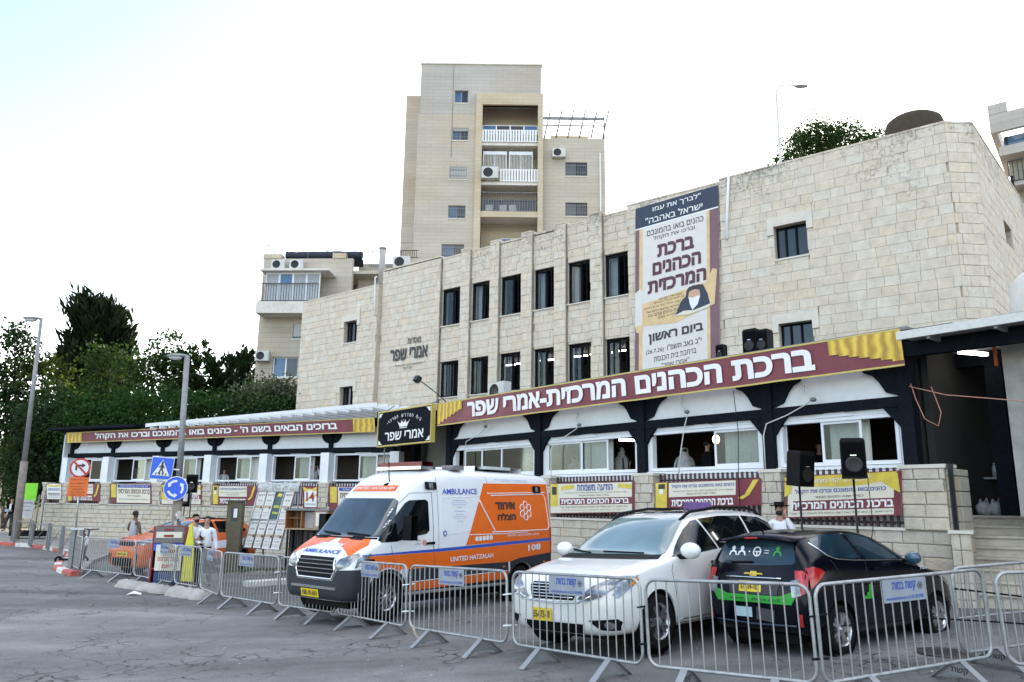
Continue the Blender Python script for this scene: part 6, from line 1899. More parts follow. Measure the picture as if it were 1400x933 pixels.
# text on the left flank: seen from the left, x decreases to the right
sk.text([('AMBULANCE', 2.33, 1.36, 2.12, 2.23, .012, .02)], AMB_BLUE, 'left')
sk.text([('UNITED HATZALAH', 2.15, .93, .875, .965, .02, .03)], W, 'left', .012)
sk.text([('108', -.18, -.60, .99, 1.12, .03, .02)], W, 'left', .012)
sk.text([('איחוד', .84, .20, 1.84, 1.99, .05, .01), ('הצלה', .78, .20, 1.62, 1.77, .05, .01)], INKK, 'left', .012)
sk.text([('ארגון המתנדבים הלאומי', .50, -.55, 1.285, 1.345, .01, .02)], W, 'left', .012)
sk.text([('איחוד', 3.05, 2.93, 1.27, 1.30), ('הצלה', 3.05, 2.93, 1.21, 1.245)], INKK, 'left', .010)
mb_t = [('באהבה ובמסירות', 2.05, 1.72, 2.00, 2.02), ('להצלת חיים בארץ ישראל', 2.12, 1.64, 1.96, 1.98), ('נתרם לזכות ולהצלחת', 2.07, 1.70, 1.92, 1.94), ('המתנדבים', 1.94, 1.82, 1.87, 1.89), ('This Ambulance', 2.05, 1.72, 1.80, 1.82), ('Donated by', 2.00, 1.77, 1.74, 1.76), ('the special friends', 2.09, 1.68, 1.70, 1.72), ('with love and respect', 2.06, 1.72, 1.66, 1.68), ('for life', 1.94, 1.80, 1.61, 1.63)]
sk.text(mb_t, AMB_BLUE, 'left', .007, name='small_lettering')
sk.text([('לזכות ולהצלחת ידידי איחוד הצלה בעולם', .80, -.28, 2.44, 2.46), ('United in saving lives', .60, -.28, 2.41, 2.425)], AMB_BLUE, 'left', .007, name='small_lettering')
# row of five little badges
for k in range(5): sk.poly('badge', W, 'left', rrect(1.42 - k * .105 - .045, 1.42 - k * .105 + .045, 1.235 + k * .004, 1.325 + k * .004, .03), .008)
# star of David
def hexline(c, rr_, m, th_=.008):
 for ph in (90, -90):
  sk.line('star', m, 'left', [(c[0] + rr_ * math.cos(R(ph + 120 * i)), c[1] + rr_ * math.sin(R(ph + 120 * i))) for i in range(4)], th_, .004)
hexline((2.30, 1.40), .06, AMB_BLUE, .006)
# ring of six petals (organisation emblem)
def emblem(c, s_, m, r_):
 for k in range(6):
  a = R(60 * k + 30); ctr = (c[0] + .62 * s_ * math.cos(a), c[1] + .62 * s_ * math.sin(a))
  loc = [(-.30, -.18), (-.12, -.34), (.12, -.34), (.30, -.18), (.30, .16), (.12, .30), (-.12, .30), (-.30, .16)]
  pts = [(ctr[0] + s_ * (u * -math.sin(a) + v * math.cos(a)), ctr[1] + s_ * (u * math.cos(a) + v * math.sin(a))) for u, v in loc]
  sk.line('emblem_petal', m, 'left', pts, r_, .006, closed=True, step=.05)
emblem((-.14, 1.82), .21, W, .011)
emblem((2.83, 1.25), .055, AMO, .004)
# windscreen, bonnet, grille, bumper
sk.poly('windscreen', WSGLASS, 'front', [(-.90, 1.36), (.90, 1.36), (.93, 1.40), (.80, 1.98), (.74, 2.03), (-.74, 2.03), (-.80, 1.98), (-.93, 1.40)], .006)
sk.line('wiper', BLACK, 'front', [(.75, 1.37), (.1, 1.40)], .014, .025); sk.line('wiper', BLACK, 'front', [(-.05, 1.37), (-.6, 1.41)], .014, .025)
sk.line('scuttle', BLACK, 'front', [(-.88, 1.335), (.88, 1.335)], .02, .002)
sk.poly('forehead_band', AMO, 'front', [(-.62, 2.16), (.62, 2.16), (.60, 2.27), (-.60, 2.27)], .006)
sk.text([('UNITED HATZALAH', -.55, .55, 2.19, 2.24, .01)], W, 'front', .012)
for s_ in (1, -1):
 sk.poly('orange_bonnet_patch', AMO, 'top', [(4.28, s_ * .50), (4.40, s_ * .80), (4.05, s_ * .88), (3.93, s_ * .80), (3.95, s_ * .05), (4.12, s_ * .12)], .005)
 sk.poly('bonnet_vent', BLACK, 'top', rrect(3.93, 4.02, .32 if s_ > 0 else -.66, .66 if s_ > 0 else -.32, .02), .010)
 sk.poly('headlight', LENS, 'front', [(s_ * .52, .86), (s_ * .62, .82), (s_ * .86, .90), (s_ * .93, 1.06), (s_ * .90, 1.10), (s_ * .62, 1.00)], .010)
 sk.poly('headlight', LENS, 'left' if s_ > 0 else 'right', [(4.36, .86), (4.30, 1.02), (4.06, 1.10), (4.04, 1.07), (4.22, .92)], .010)
sk.text([('AMBULANCE', .52, -.52, 1.085, 1.145, .02)] if False else [('AMBULANCE', -.52, .52, 1.075, 1.135, .02)], AMB_BLUE, 'front', .010)
sk.text([('איחוד הצלה', -.30, .40, 1.195, 1.245, .02)], W, 'front', .012)
gr = sk.poly('grille', BLACK, 'front', [(-.50, .68), (.50, .68), (.56, .78), (.54, .98), (.48, 1.02), (-.48, 1.02), (-.54, .98), (-.56, .78)], .010)
for z in (.76, .83, .90, .96): sk.line('grille_bar', GREYMETAL, 'front', [(-.50, z), (.50, z)], .010, .02, part=gr)
sk.line('grille_surround', CHROME, 'front', [(-.50, 1.0), (-.55, .8), (-.48, .67), (.48, .67), (.55, .8), (.50, 1.0)], .022, .012)
bp = sk.poly('front_bumper', VANG, 'front', [(-.95, .33), (.95, .33), (.96, .84), (.60, .82), (.50, .64), (-.50, .64), (-.60, .82), (-.96, .84)], .012)
for sd in ('left', 'right'):
 sk.poly('front_bumper', VANG, sd, [(4.465, .33), (4.14, .33), (4.11, .42), (4.07, .56), (4.06, .80), (4.465, .80)], .015)
MB().box(4.40, 4.52, -.62, .62, .50, .54).build('bumper_step', GREYMETAL, am)
plate(sk, 'front', -.10, .42, .50, .12, '108-19-301', .03)
# roof: light bar, air unit, antenna
lb = sub('light_bar', am, (2.50, 0, 2.62))
MB().cbox(-.15, .15, -.66, .66, .03, .115, .04).build('red_lens', mat('light_bar_red', (0.16, 0.012, 0.02), 0.2, vary=.1), lb)
MB().box(-.16, .16, -.64, .64, -.03, .03).build('base', CHROME, lb)
ru = sub('roof_unit', am, (.35, 0, 2.63)); MB().cbox(-.75, .75, -.60, .60, -.03, .09, .05).build('shell', AMW, ru)
MB().box(1.65, 1.95, .50, .82, 2.60, 2.69).build('side_lamp', ALLOY, am); MB().box(.1, .9, .50, .72, 2.66, 2.72).build('side_lamp', mat('clear_lamp', (.5, .55, .55), .2), am)
for y in (.25,): MB().tube([(3.05, y, 2.28), (3.10, y, 2.40), (3.12, y, 2.72)], .012, 5).build('antenna', BLACK, am)
MB().tube([(3.02, .25, 2.30), (3.18, .25, 2.26)], .05, 8).build('antenna_foot', BLACK, am)
MB().box(-.8, 4.2, -.60, .60, .17, .34).build('underbody_shade_box', BLACK, am)  # plain box added below the van floor to deepen the shade underneath
# ---------------------------------------------------------------- white minivan
SW = mat('pearl_white', (0.70, 0.70, 0.69), 0.22, vary=0.015, coat=0.7)
mv = vehicle('minivan', 'pearl white minivan facing the barriers between the ambulance and the dark hatchback', 'minivan', 3.35, 13.27, .13, -133.8, 2.0)
ST = [(4.02, .40, .62, .40, .48, .46, .57, .30), (3.99, .30, .76, .62, .70, .66, .68, .42), (3.90, .22, .88, .78, .87, .82, .80, .56), (3.70, .20, .97, .88, .95, .90, .90, .66), (3.35, .20, 1.05, .91, .985, .94, .98, .74), (2.95, .20, 1.10, .92, .99, .955, 1.04, .76), (2.78, .20, 1.13, .92, .99, .96, 1.07, .77),
  (2.60, .20, 1.20, .92, .99, .96, 1.09, .76), (2.30, .20, 1.40, .92, .99, .965, 1.11, .70), (1.95, .20, 1.60, .92, .99, .97, 1.13, .66), (1.68, .20, 1.70, .92, .99, .97, 1.15, .66), (1.2, .20, 1.75, .92, .99, .97, 1.18, .67), (.4, .20, 1.77, .92, .99, .97, 1.21, .67), (-.35, .20, 1.75, .92, .99, .965, 1.25, .67),
  (-.72, .22, 1.70, .91, .98, .955, 1.27, .66), (-.92, .26, 1.52, .88, .96, .93, 1.22, .66), (-1.03, .32, 1.15, .84, .93, .90, 1.0, .70), (-1.07, .40, .85, .76, .86, .84, .78, .62)]
body = loft('body', ST, SW, mv, ((0, .40), (3.03, .40)), .345, .32, 2, .985)
sk = Skin(body, mv)
wheelset(mv, (0, 3.03), .985, .345, .225, .225, 'five', .40, .32)
sk.poly('windscreen', mat('sky_tinted_windscreen', (0.10, 0.17, 0.185), 0.07, vary=0.4, scale=1.2, spec=0.6, coat=0.3), 'front', [(-.79, 1.145), (.79, 1.145), (.81, 1.17), (.63, 1.60), (.59, 1.64), (-.59, 1.64), (-.63, 1.60), (-.81, 1.17)], .012)
sk.poly('scuttle', BLACK, 'front', [(-.84, 1.10), (.84, 1.10), (.80, 1.15), (-.80, 1.15)], .007)
sk.line('wiper', BLACK, 'front', [(.55, 1.155), (-.15, 1.17)], .012, .02); sk.line('wiper', BLACK, 'front', [(-.35, 1.15), (-.78, 1.19)], .012, .02)
for sd in ('left', 'right'):
 sk.poly('front_side_window', CARGLASS, sd, [(2.60, 1.12), (2.52, 1.15), (2.22, 1.33), (1.95, 1.48), (1.70, 1.59), (1.55, 1.61), (1.42, 1.20), (1.9, 1.16), (2.4, 1.13)], .005)
 sk.poly('rear_side_window', CARGLASS, sd, [(1.50, 1.62), (.9, 1.66), (.26, 1.665), (.34, 1.27), (1.38, 1.20)], .005)
 sk.poly('quarter_window', CARGLASS, sd, [(.20, 1.665), (-.35, 1.64), (-.62, 1.56), (-.66, 1.38), (-.3, 1.32), (.28, 1.28)], .005)
 for pts in ([(2.62, 1.10), (2.70, .95), (2.62, .62), (2.52, .30)], [(1.47, 1.18), (1.40, .9), (1.42, .30)], [(.34, 1.25), (.36, .9), (.45, .72), (.40, .30)], [(2.55, .27), (.5, .27)]):
  sk.line('door_seam', SEAM, sd, pts, .005)
 sk.line('slide_rail', SEAM, sd, [(.30, 1.10), (-.75, 1.12)], .008)
 sk.line('chrome_sill_strip', CHROME, sd, [(2.45, .32), (.55, .32)], .010)
 for x in (1.52, .55): sk.poly('door_handle', CHROME, sd, rrect(x - .0, x + .22, 1.0, 1.045, .02), .03)
 s_ = 1 if sd == 'left' else -1
 mt = sub('wing_mirror', mv); mb = MB(); mb.ball((2.42, s_ * 1.10, 1.20), .11, .15, .11, 14, 10); mb.build('shell', SW, mt)
 MB().tube([(2.45, s_ * .92, 1.12), (2.43, s_ * 1.08, 1.13)], .035, 8).build('arm', BLACK, mt)
 pf = 'front'
 sk.poly('headlight', LENS, 'front', [(s_ * .40, .66), (s_ * .52, .62), (s_ * .74, .70), (s_ * .90, .84), (s_ * .93, .93), (s_ * .84, .93), (s_ * .60, .82)], .010)
 sk.poly('headlight', LENS, sd, [(3.86, .72), (3.80, .68), (3.58, .80), (3.42, .88), (3.46, .91), (3.74, .85)], .010)
 sk.poly('indicator', AMBERL, sd, [(3.64, .82), (3.56, .87), (3.46, .91), (3.43, .88), (3.55, .82)], .014)
 fg = sk.poly('fog_recess', BLACK, 'front', [(s_ * .56, .42), (s_ * .86, .44), (s_ * .88, .40), (s_ * .84, .30), (s_ * .70, .31)], .008)
 sk.poly('fog_lamp', LENS, 'front', arc(s_ * .79, .37, .045, 0, 330, 10), .02, part=fg)
 sk.poly('tail_lamp', REDL, sd, [(-.96, 1.18), (-.80, 1.22), (-.76, 1.0), (-1.0, .95)], .01)
 rl = MB(); P3 = [sk.hit('top', x, s_ * .60, h) for x, h in ((1.85, 0), (1.6, .06), (.8, .075), (-.1, .075), (-.45, .05), (-.62, 0))]; rl.tube(P3, .024, 7); rl.build('roof_rail', BLACK, mv)
gr = sk.poly('grille', BLACK, 'front', [(-.38, .84), (-.42, .80), (-.34, .64), (.34, .64), (.42, .80), (.38, .84)], .008)
for z in (.67, .705, .74, .775, .81): sk.line('grille_bar', CHROME, 'front', [(-.40 + (.81 - z) * .4, z), (.40 - (.81 - z) * .4, z)], .009, .016, part=gr)
sk.line('grille_trim', CHROME, 'front', [(-.60, .70), (-.42, .62), (0, .60), (.42, .62), (.60, .70)], .012, .006)
sk.poly('lower_intake', BLACK, 'front', [(-.50, .37), (.50, .37), (.44, .25), (-.44, .25)], .008)
sk.line('bumper_lip', SW, 'front', [(-.80, .205), (0, .19), (.80, .205)], .02, .01)
plate(sk, 'front', -.17, .455, .34, .15, '55-073-70', .022)
sk.poly('sunroof', CARGLASS, 'top', rrect(.75, 1.5, -.46, .46, .06), .006)
sk.poly('rear_window', CARGLASS, 'rear', [(-.62, 1.30), (.62, 1.30), (.56, 1.60), (-.56, 1.60)], .006)
MB().box(-.8, 3.6, -.60, .60, .15, .26).build('underbody_shade_box', BLACK, mv)  # low box added so the ground under the minivan gets darker
pbx = bpy.data.objects.new('cigarette_carton', None)
bpy.data.objects.remove(pbx)
rb_p = mv.matrix_basis @ Vector((-.30, -.35, 1.79))
tag(MB().box(-.2, .2, -.13, .13, 0, .12).build('small_box', mat('purple_box', (0.12, 0.06, 0.20), 0.6, vary=.4, scale=20), None, rb_p, R(20)), 'small purple printed box lying on the rear of the white minivan roof', 'box')
# ---------------------------------------------------------------- dark hatchback
DB = mat('midnight_blue_paint', (0.0015, 0.002, 0.006), 0.16, vary=0.05, spec=0.25, coat=0.0)
hb = vehicle('hatchback', 'small midnight blue hatchback with green sticker band seen from behind', 'car', 3.68, 10.71, .17, 35.5, -2.0)
ST = [(3.02, .34, .62, .45, .55, .52, .58, .34), (2.98, .24, .76, .64, .70, .66, .70, .46), (2.85, .20, .86, .74, .77, .72, .80, .54), (2.45, .18, .96, .76, .80, .75, .90, .58), (2.1, .18, 1.02, .76, .80, .76, .97, .60), (1.92, .18, 1.10, .76, .80, .765, 1.0, .60),
  (1.6, .18, 1.28, .76, .80, .77, 1.03, .56), (1.28, .18, 1.42, .76, .80, .77, 1.05, .54), (.95, .18, 1.485, .76, .80, .77, 1.06, .54), (.4, .18, 1.50, .76, .80, .775, 1.09, .54), (-.1, .18, 1.475, .76, .80, .78, 1.12, .535), (-.38, .20, 1.43, .76, .80, .77, 1.12, .53), (-.50, .22, 1.36, .75, .79, .76, 1.08, .55), (-.60, .26, 1.06, .73, .78, .74, .98, .62), (-.66, .30, .84, .70, .76, .72, .76, .60), (-.69, .36, .62, .62, .70, .68, .58, .52)]
body = loft('body', ST, DB, hb, ((0, .345), (2.385, .345)), .29, .28, 2, .80)
sk = Skin(body, hb)
wheelset(hb, (0, 2.385), .80, .29, .20, .19, 'five', .345, .28)
HGL = mat('blue_tinted_glass', (0.012, 0.028, 0.042), 0.03, vary=0.6, scale=2.5, spec=0.55)
sk.poly('rear_window', HGL, 'rear', [(-.60, 1.10), (-.56, 1.07), (-.2, 1.05), (.2, 1.05), (.56, 1.07), (.60, 1.10), (.52, 1.34), (.46, 1.37), (-.46, 1.37), (-.52, 1.34)], .006)
sk.line('rear_wiper', BLACK, 'rear', [(.36, 1.075), (.02, 1.085)], .014, .02)
# roof spoiler
mb = MB(); vs = []
for i in range(11):
 y = -.56 + 1.12 * i / 10; e = 1 - (abs(y) / .56) ** 4
 z = 1.435 - .05 * (abs(y) / .56) ** 2
 vs += [(-.25, y, z + .012), (-.60 - .03 * e, y, z - .02), (-.60 - .03 * e, y, z - .05), (-.42, y, z - .07)]
mb.add(vs, [(4 * i + k, 4 * i + k + 1, 4 * i + k + 5, 4 * i + k + 4) for i in range(10) for k in range(3)] + [(0, 1, 2, 3), (43, 42, 41, 40)], True)
sp_ = mb.build('roof_spoiler', DB, hb)
MB().box(-.634, -.60, -.10, .10, 1.383, 1.402).build('brake_light', REDL, hb)
for s_, sd in ((1, 'left'), (-1, 'right')):
 sk.poly('rear_side_window', CARGLASS if sd == 'left' else HGL, sd, [(-.28, 1.32), (-.22, 1.37), (.1, 1.42), (.50, 1.43), (.62, 1.12), (.4, 1.12), (.02, 1.15), (-.12, 1.19)], .005)
 sk.poly('front_side_window', HGL, sd, [(.58, 1.435), (.95, 1.42), (1.25, 1.34), (1.62, 1.15), (1.70, 1.09), (.72, 1.10)], .005)
 sk.line('chrome_trim', CHROME, sd, [(-.30, 1.33), (-.12, 1.175), (.02, 1.13), (.45, 1.10), (1.70, 1.07)], .009, .004)
 for pts in ([(.60, 1.42), (.68, 1.08), (.66, .7), (.60, .30)], [(1.78, 1.06), (1.86, .85), (1.84, .45), (1.74, .26)], [(-.10, 1.12), (.10, .92), (.36, .60), (.40, .30)], [(1.78, .26), (.45, .26)]):
  sk.line('door_seam', SEAM, sd, pts, .004)
 sk.line('body_crease', DB, sd, [(.2, .82), (1.9, .74)], .012, -.003)
 sk.poly('door_handle', DB, sd, rrect(.80, .98, .96, 1.0, .015), .03)
 sk.poly('tail_lamp', REDL, sd, [(-.57, 1.03), (-.48, 1.05), (-.34, 1.02), (-.28, .98), (-.38, .90), (-.57, .79)], .012)
 sk.poly('tail_lamp', REDL, 'rear', [(s_ * .60, 1.0), (s_ * .70, 1.0), (s_ * .75, .95), (s_ * .75, .76), (s_ * .68, .70), (s_ * .62, .86)], .012)
 sk.poly('reversing_lamp', LENS, 'rear', [(s_ * .55, .88), (s_ * .66, .90), (s_ * .70, .72), (s_ * .58, .68)], .016)
 sk.poly('reflector', REDL, 'rear', [(s_ * .66, .50), (s_ * .70, .50), (s_ * .68, .36), (s_ * .65, .36)], .012)
 mt = sub('wing_mirror', hb); mb = MB(); mb.ball((1.60, s_ * .92, 1.10), .09, .11, .085, 12, 8); mb.build('shell', mat('blue_mirror_shell', (0.02, 0.07, 0.11), 0.15, coat=.8), mt); MB().tube([(1.62, s_ * .76, 1.06), (1.61, s_ * .88, 1.07)], .03, 6).build('arm', BLACK, mt)
 sk.poly('headlight', LENS, sd, [(2.86, .74), (2.55, .88), (2.50, .84), (2.78, .68)], .010)
sk.text([('הרכב השיתופי שלי', 1.05, 1.55, .62, .68, .02)], W, 'right', .008); sk.text([('סמל', 2.02, 2.28, .93, .98, .02)], W, 'right', .008)
GRN = mat('sticker_green', (0.02, 0.30, 0.025), 0.35, vary=.03)
sk.poly('green_sticker', GRN, 'right', [(.50, .62), (.72, .62), (.72, .80), (.66, .80), (.64, .70), (.60, .70), (.58, .66), (.50, .66)], .008)
sk.poly('green_sticker_band', GRN, 'rear', [(-.56, .60), (.56, .60), (.62, .69), (.60, .76), (.40, .69), (-.40, .69), (-.60, .76), (-.62, .69)], .009)
sk.text([('www.carsharing.co.il', .36, -.36, .625, .665, .02)] if False else [('www.   share.co.il', .36, -.40, .625, .665, .02)], mat('dark_green_print', (0.01, 0.10, 0.01), .5), 'rear', .012)
sk.line('chrome_strip', CHROME, 'rear', [(-.42, .90), (.42, .90)], .012, .008)
sk.poly('plate_recess', mat('recess_grey', (0.03, 0.032, 0.04), .5), 'rear', [(-.36, .70), (.36, .70), (.40, .87), (-.40, .87)], .006)
plate(sk, 'rear', .04, .79, .34, .13, '619-54-102', .016)
sk.poly('badge', mat('gold_badge', (0.55, 0.38, 0.06), 0.25, metal=.7), 'rear', [(.13, .955), (.05, .955), (.045, .975), (-.045, .975), (-.055, .955), (-.13, .955), (-.15, .935), (-.06, .935), (-.05, .915), (.05, .915), (.06, .935), (.15, .935)], .014)
sk.poly('sticker', mat('pale_blue_sticker', (0.35, 0.5, 0.55), .5), 'rear', [(.02, .42), (.28, .42), (.28, .54), (.02, .54)], .010)
sk.poly('scuffed_patch', mat('scuffed_bumper', (0.05, 0.05, 0.055), .7, vary=.5, scale=25), 'rear', [(-.04, .40), (-.30, .38), (-.32, .52), (-.05, .55)], .009)
sk.line('bumper_crease', mat('blue_sheen_trim', (0.03, 0.04, 0.08), .3, coat=.5), 'rear', [(-.60, .36), (0, .345), (.60, .36)], .012, .003)
# printed figures on the rear window: two white people, a wheel, a green person
def person_icon(c, m, s_=1.0):
 sk.poly('icon', m, 'rear', arc(c, 1.255, .028 * s_, 0, 340, 10), .010)
 sk.poly('icon', m, 'rear', [(c + .065, 1.165), (c + .045, 1.165), (c + .03, 1.20), (c, 1.212), (c - .03, 1.20), (c - .045, 1.165), (c - .065, 1.165), (c - .05, 1.215), (c, 1.235), (c + .05, 1.215)], .010)
person_icon(.36, PWHITE); person_icon(.22, PWHITE); person_icon(-.33, GRN)
sk.poly('icon', PWHITE, 'rear', arc(.10, 1.215, .012, 0, 330, 6), .010)
sk.line('icon', PWHITE, 'rear', arc(-.02, 1.215, .055, 0, 360, 14), .010, .008); sk.line('icon', PWHITE, 'rear', [(-.07, 1.215), (.03, 1.215)], .009, .008); sk.line('icon', PWHITE, 'rear', [(-.02, 1.215), (-.02, 1.165)], .009, .008)
for z in (1.20, 1.23): sk.line('icon', PWHITE, 'rear', [(-.13, z), (-.20, z)], .006, .008)
MB().box(-.5, 2.7, -.48, .48, .13, .24).build('underbody_shade_box', BLACK, hb)  # box added beneath the hatchback to block low light under it
MB().tube([(-.30, .05, 1.45), (-.42, .05, 1.62)], .012, 5).build('antenna', BLACK, hb)
sk.poly('windscreen', CARGLASS, 'front', [(-.62, 1.06), (.62, 1.06), (.52, 1.38), (-.52, 1.38)], .006)
# ---------------------------------------------------------------- orange crossover
OR = mat('orange_paint', (0.68, 0.13, 0.015), 0.25, vary=0.03, coat=0.3)
su = vehicle('crossover', 'orange and white crossover parked by the fence wall behind the two men', 'car', -9.45, 26.3, -.22, 238)
su.scale = (.99, 1.0, 1.04)
ST = [(3.46, .36, .70, .55, .62, .58, .64, .38), (3.42, .26, .86, .72, .80, .74, .80, .50), (3.30, .22, .98, .82, .88, .82, .92, .60), (2.9, .20, 1.06, .84, .90, .85, 1.0, .66), (2.45, .20, 1.12, .85, .90, .86, 1.05, .68), (2.25, .20, 1.16, .85, .90, .865, 1.08, .68),
  (1.95, .20, 1.34, .85, .90, .87, 1.10, .62), (1.60, .20, 1.50, .85, .90, .87, 1.11, .59), (1.2, .20, 1.56, .85, .90, .87, 1.12, .59), (.4, .20, 1.57, .85, .90, .87, 1.14, .59), (-.2, .20, 1.53, .85, .90, .865, 1.16, .58), (-.45, .22, 1.46, .84, .89, .86, 1.16, .57), (-.62, .26, 1.25, .82, .88, .84, 1.10, .62), (-.74, .32, 1.02, .78, .86, .81, .95, .64), (-.78, .40, .75, .70, .80, .76, .70, .56)]
body = loft('body', ST, OR, su, ((0, .39), (2.58, .39)), .33, .30, 2, .90)
sk = Skin(body, su)
wheelset(su, (0, 2.58), .90, .33, .215, .21, 'five', .39, .30)
SUG = CARGLASS
sk.poly('windscreen', WSGLASS, 'front', [(-.68, 1.15), (.68, 1.15), (.72, 1.18), (.56, 1.45), (.50, 1.48), (-.50, 1.48), (-.56, 1.45), (-.72, 1.18)], .006)
for s_, sd in ((1, 'left'), (-1, 'right')):
 sk.poly('side_window', SUG, sd, [(2.16, 1.13), (1.90, 1.30), (1.58, 1.43), (.95, 1.48), (.92, 1.14)], .005)
 sk.poly('side_window', SUG, sd, [(.86, 1.48), (.3, 1.48), (-.02, 1.44), (-.25, 1.22), (-.2, 1.17), (.84, 1.15)], .005)
 sk.poly('black_cladding', VANG, sd, [(2.16, .22), (2.16, .40), (.42, .40), (.42, .22)], .010)
 for cx_ in (0, 2.58):
  a = arc(cx_, .33, .45, 170, 10, 16); b_ = arc(cx_, .33, .395, 10, 170, 16)
  sk.poly('arch_cladding', VANG, sd, a + b_, .012)
 sk.poly('white_panel', AMW, sd, [(2.1, .66), (2.1, .84), (-.3, .98), (-.5, .98), (-.46, .80), (-.42, .74), (.45, .70)], .007)
 sk.line('door_seam', SEAM, sd, [(.89, 1.46), (.90, .40)], .005); sk.line('door_seam', SEAM, sd, [(2.0, 1.1), (2.05, .40)], .005); sk.line('door_seam', SEAM, sd, [(.0, 1.15), (.35, .75), (.42, .4)], .005)
 sk.poly('headlight', LENS, 'front', [(s_ * .45, .86), (s_ * .80, .90), (s_ * .80, 1.0), (s_ * .50, .94)], .010); sk.poly('headlight', LENS, sd, [(3.38, .84), (3.0, .96), (3.0, 1.02), (3.32, .98)], .010)
 sk.poly('tail_lamp', REDL, sd, [(-.70, 1.02), (-.50, 1.08), (-.40, 1.16), (-.60, 1.18), (-.70, 1.12)], .010)
 mt = sub('wing_mirror', su); mb = MB(); mb.ball((1.85, s_ * 1.0, 1.20), .09, .12, .085, 12, 8); mb.build('shell', OR, mt)
 rl = MB(); P3 = [sk.hit('top', x, s_ * .53, h) for x, h in ((1.5, 0), (1.3, .05), (.0, .05), (-.3, 0))]; rl.tube(P3, .018, 6); rl.build('roof_rail', BLACK, su)
 sk.poly('intake', BLACK, 'front', [(s_ * .56, .60), (s_ * .70, .62), (s_ * .68, .34), (s_ * .58, .38)], .008)
gr = sk.poly('grille', BLACK, 'front', [(-.50, .93), (.50, .93), (.42, .82), (-.42, .82)], .008)
sk.poly('lower_intake', BLACK, 'front', [(-.50, .50), (.50, .50), (.46, .28), (-.46, .28)], .008)
plate(sk, 'front', 0, .60, .50, .12, '408-72-601', .02)
sk.poly('roof_stripe', AMW, 'top', [(1.5, .45), (1.5, .52), (-.2, .52), (-.2, .45)], .006)
# ================================================================ BARRIERS
TUBEM = mat('zinc_tube', (0.36, 0.37, 0.38), 0.42, metal=0.7, vary=0.2, scale=9, dirt=0.4, dirtcol=(0.10, 0.07, 0.05), dscale=5)
GALV2 = mat('dull_zinc', (0.30, 0.31, 0.32), 0.55, metal=0.5, vary=0.2, scale=6, dirt=0.3, dirtcol=(0.12, 0.09, 0.07), dscale=6)
SIGNP = mat('aluminium_sign_plate', (0.28, 0.31, 0.36), 0.5, metal=0.2, vary=0.08, dirt=0.25)
SIGNB = mat('barrier_sign_blue', (0.03, 0.08, 0.38), 0.5)
BH0, BH1 = 0.20, 1.09
def rounded_frame(L_, r=.12, n=5):
 pts_ = []
 for cx_, cz_, a0 in ((L_ - r, BH1 - r, 90), (L_ - r, BH0 + r, 0), (r, BH0 + r, -90), (r, BH1 - r, -180)):
  pts_ += [(cx_ + r * math.cos(R(a0 - 90 * i / n)), cz_ + r * math.sin(R(a0 - 90 * i / n))) for i in range(n + 1)]
 return pts_
_bar = MB().tube([(0, 0, BH0), (0, 0, BH1)], .0085, 5, False).mesh('bar', TUBEM)
def foot_mesh():
 """pressed steel foot: a triangular plate across the line with a folded flange"""
 mb = MB()
 tri = [(-.30, 0.0), (-.24, 0.0), (-.05, .0), (-.0, .05), (.05, 0), (.30, 0), (.05, BH0 - .01), (-.05, BH0 - .01)]
 tri = [(-.32, 0.0), (-.26, 0.0), (-.14, .05), (.14, .05), (.26, 0.0), (.32, 0.0), (.04, BH0 + .01), (-.04, BH0 + .01)]
 n = len(tri)
 vs = [(-.004, a, b_) for a, b_ in tri] + [(.004, a, b_) for a, b_ in tri]
 mb.add(vs, [tuple(range(n)), tuple(reversed(range(n, 2 * n)))] + [(k, n + k, n + (k + 1) % n, (k + 1) % n) for k in range(n)])
 for s_ in (1, -1):
  mb.add([(-.045, s_ * .335, 0), (.045, s_ * .335, 0), (.04, s_ * .045, BH0 + .01), (-.04, s_ * .045, BH0 + .01), (-.045, s_ * .325, 0), (.045, s_ * .325, 0), (.04, s_ * .035, BH0 + .01), (-.04, s_ * .035, BH0 + .01)],
    [(0, 1, 2, 3), (7, 6, 5, 4), (0, 4, 5, 1), (3, 2, 6, 7), (0, 3, 7, 4), (1, 5, 6, 2)])
 me = mb.mesh('foot', GALV2)
 return me
_foot = foot_mesh()
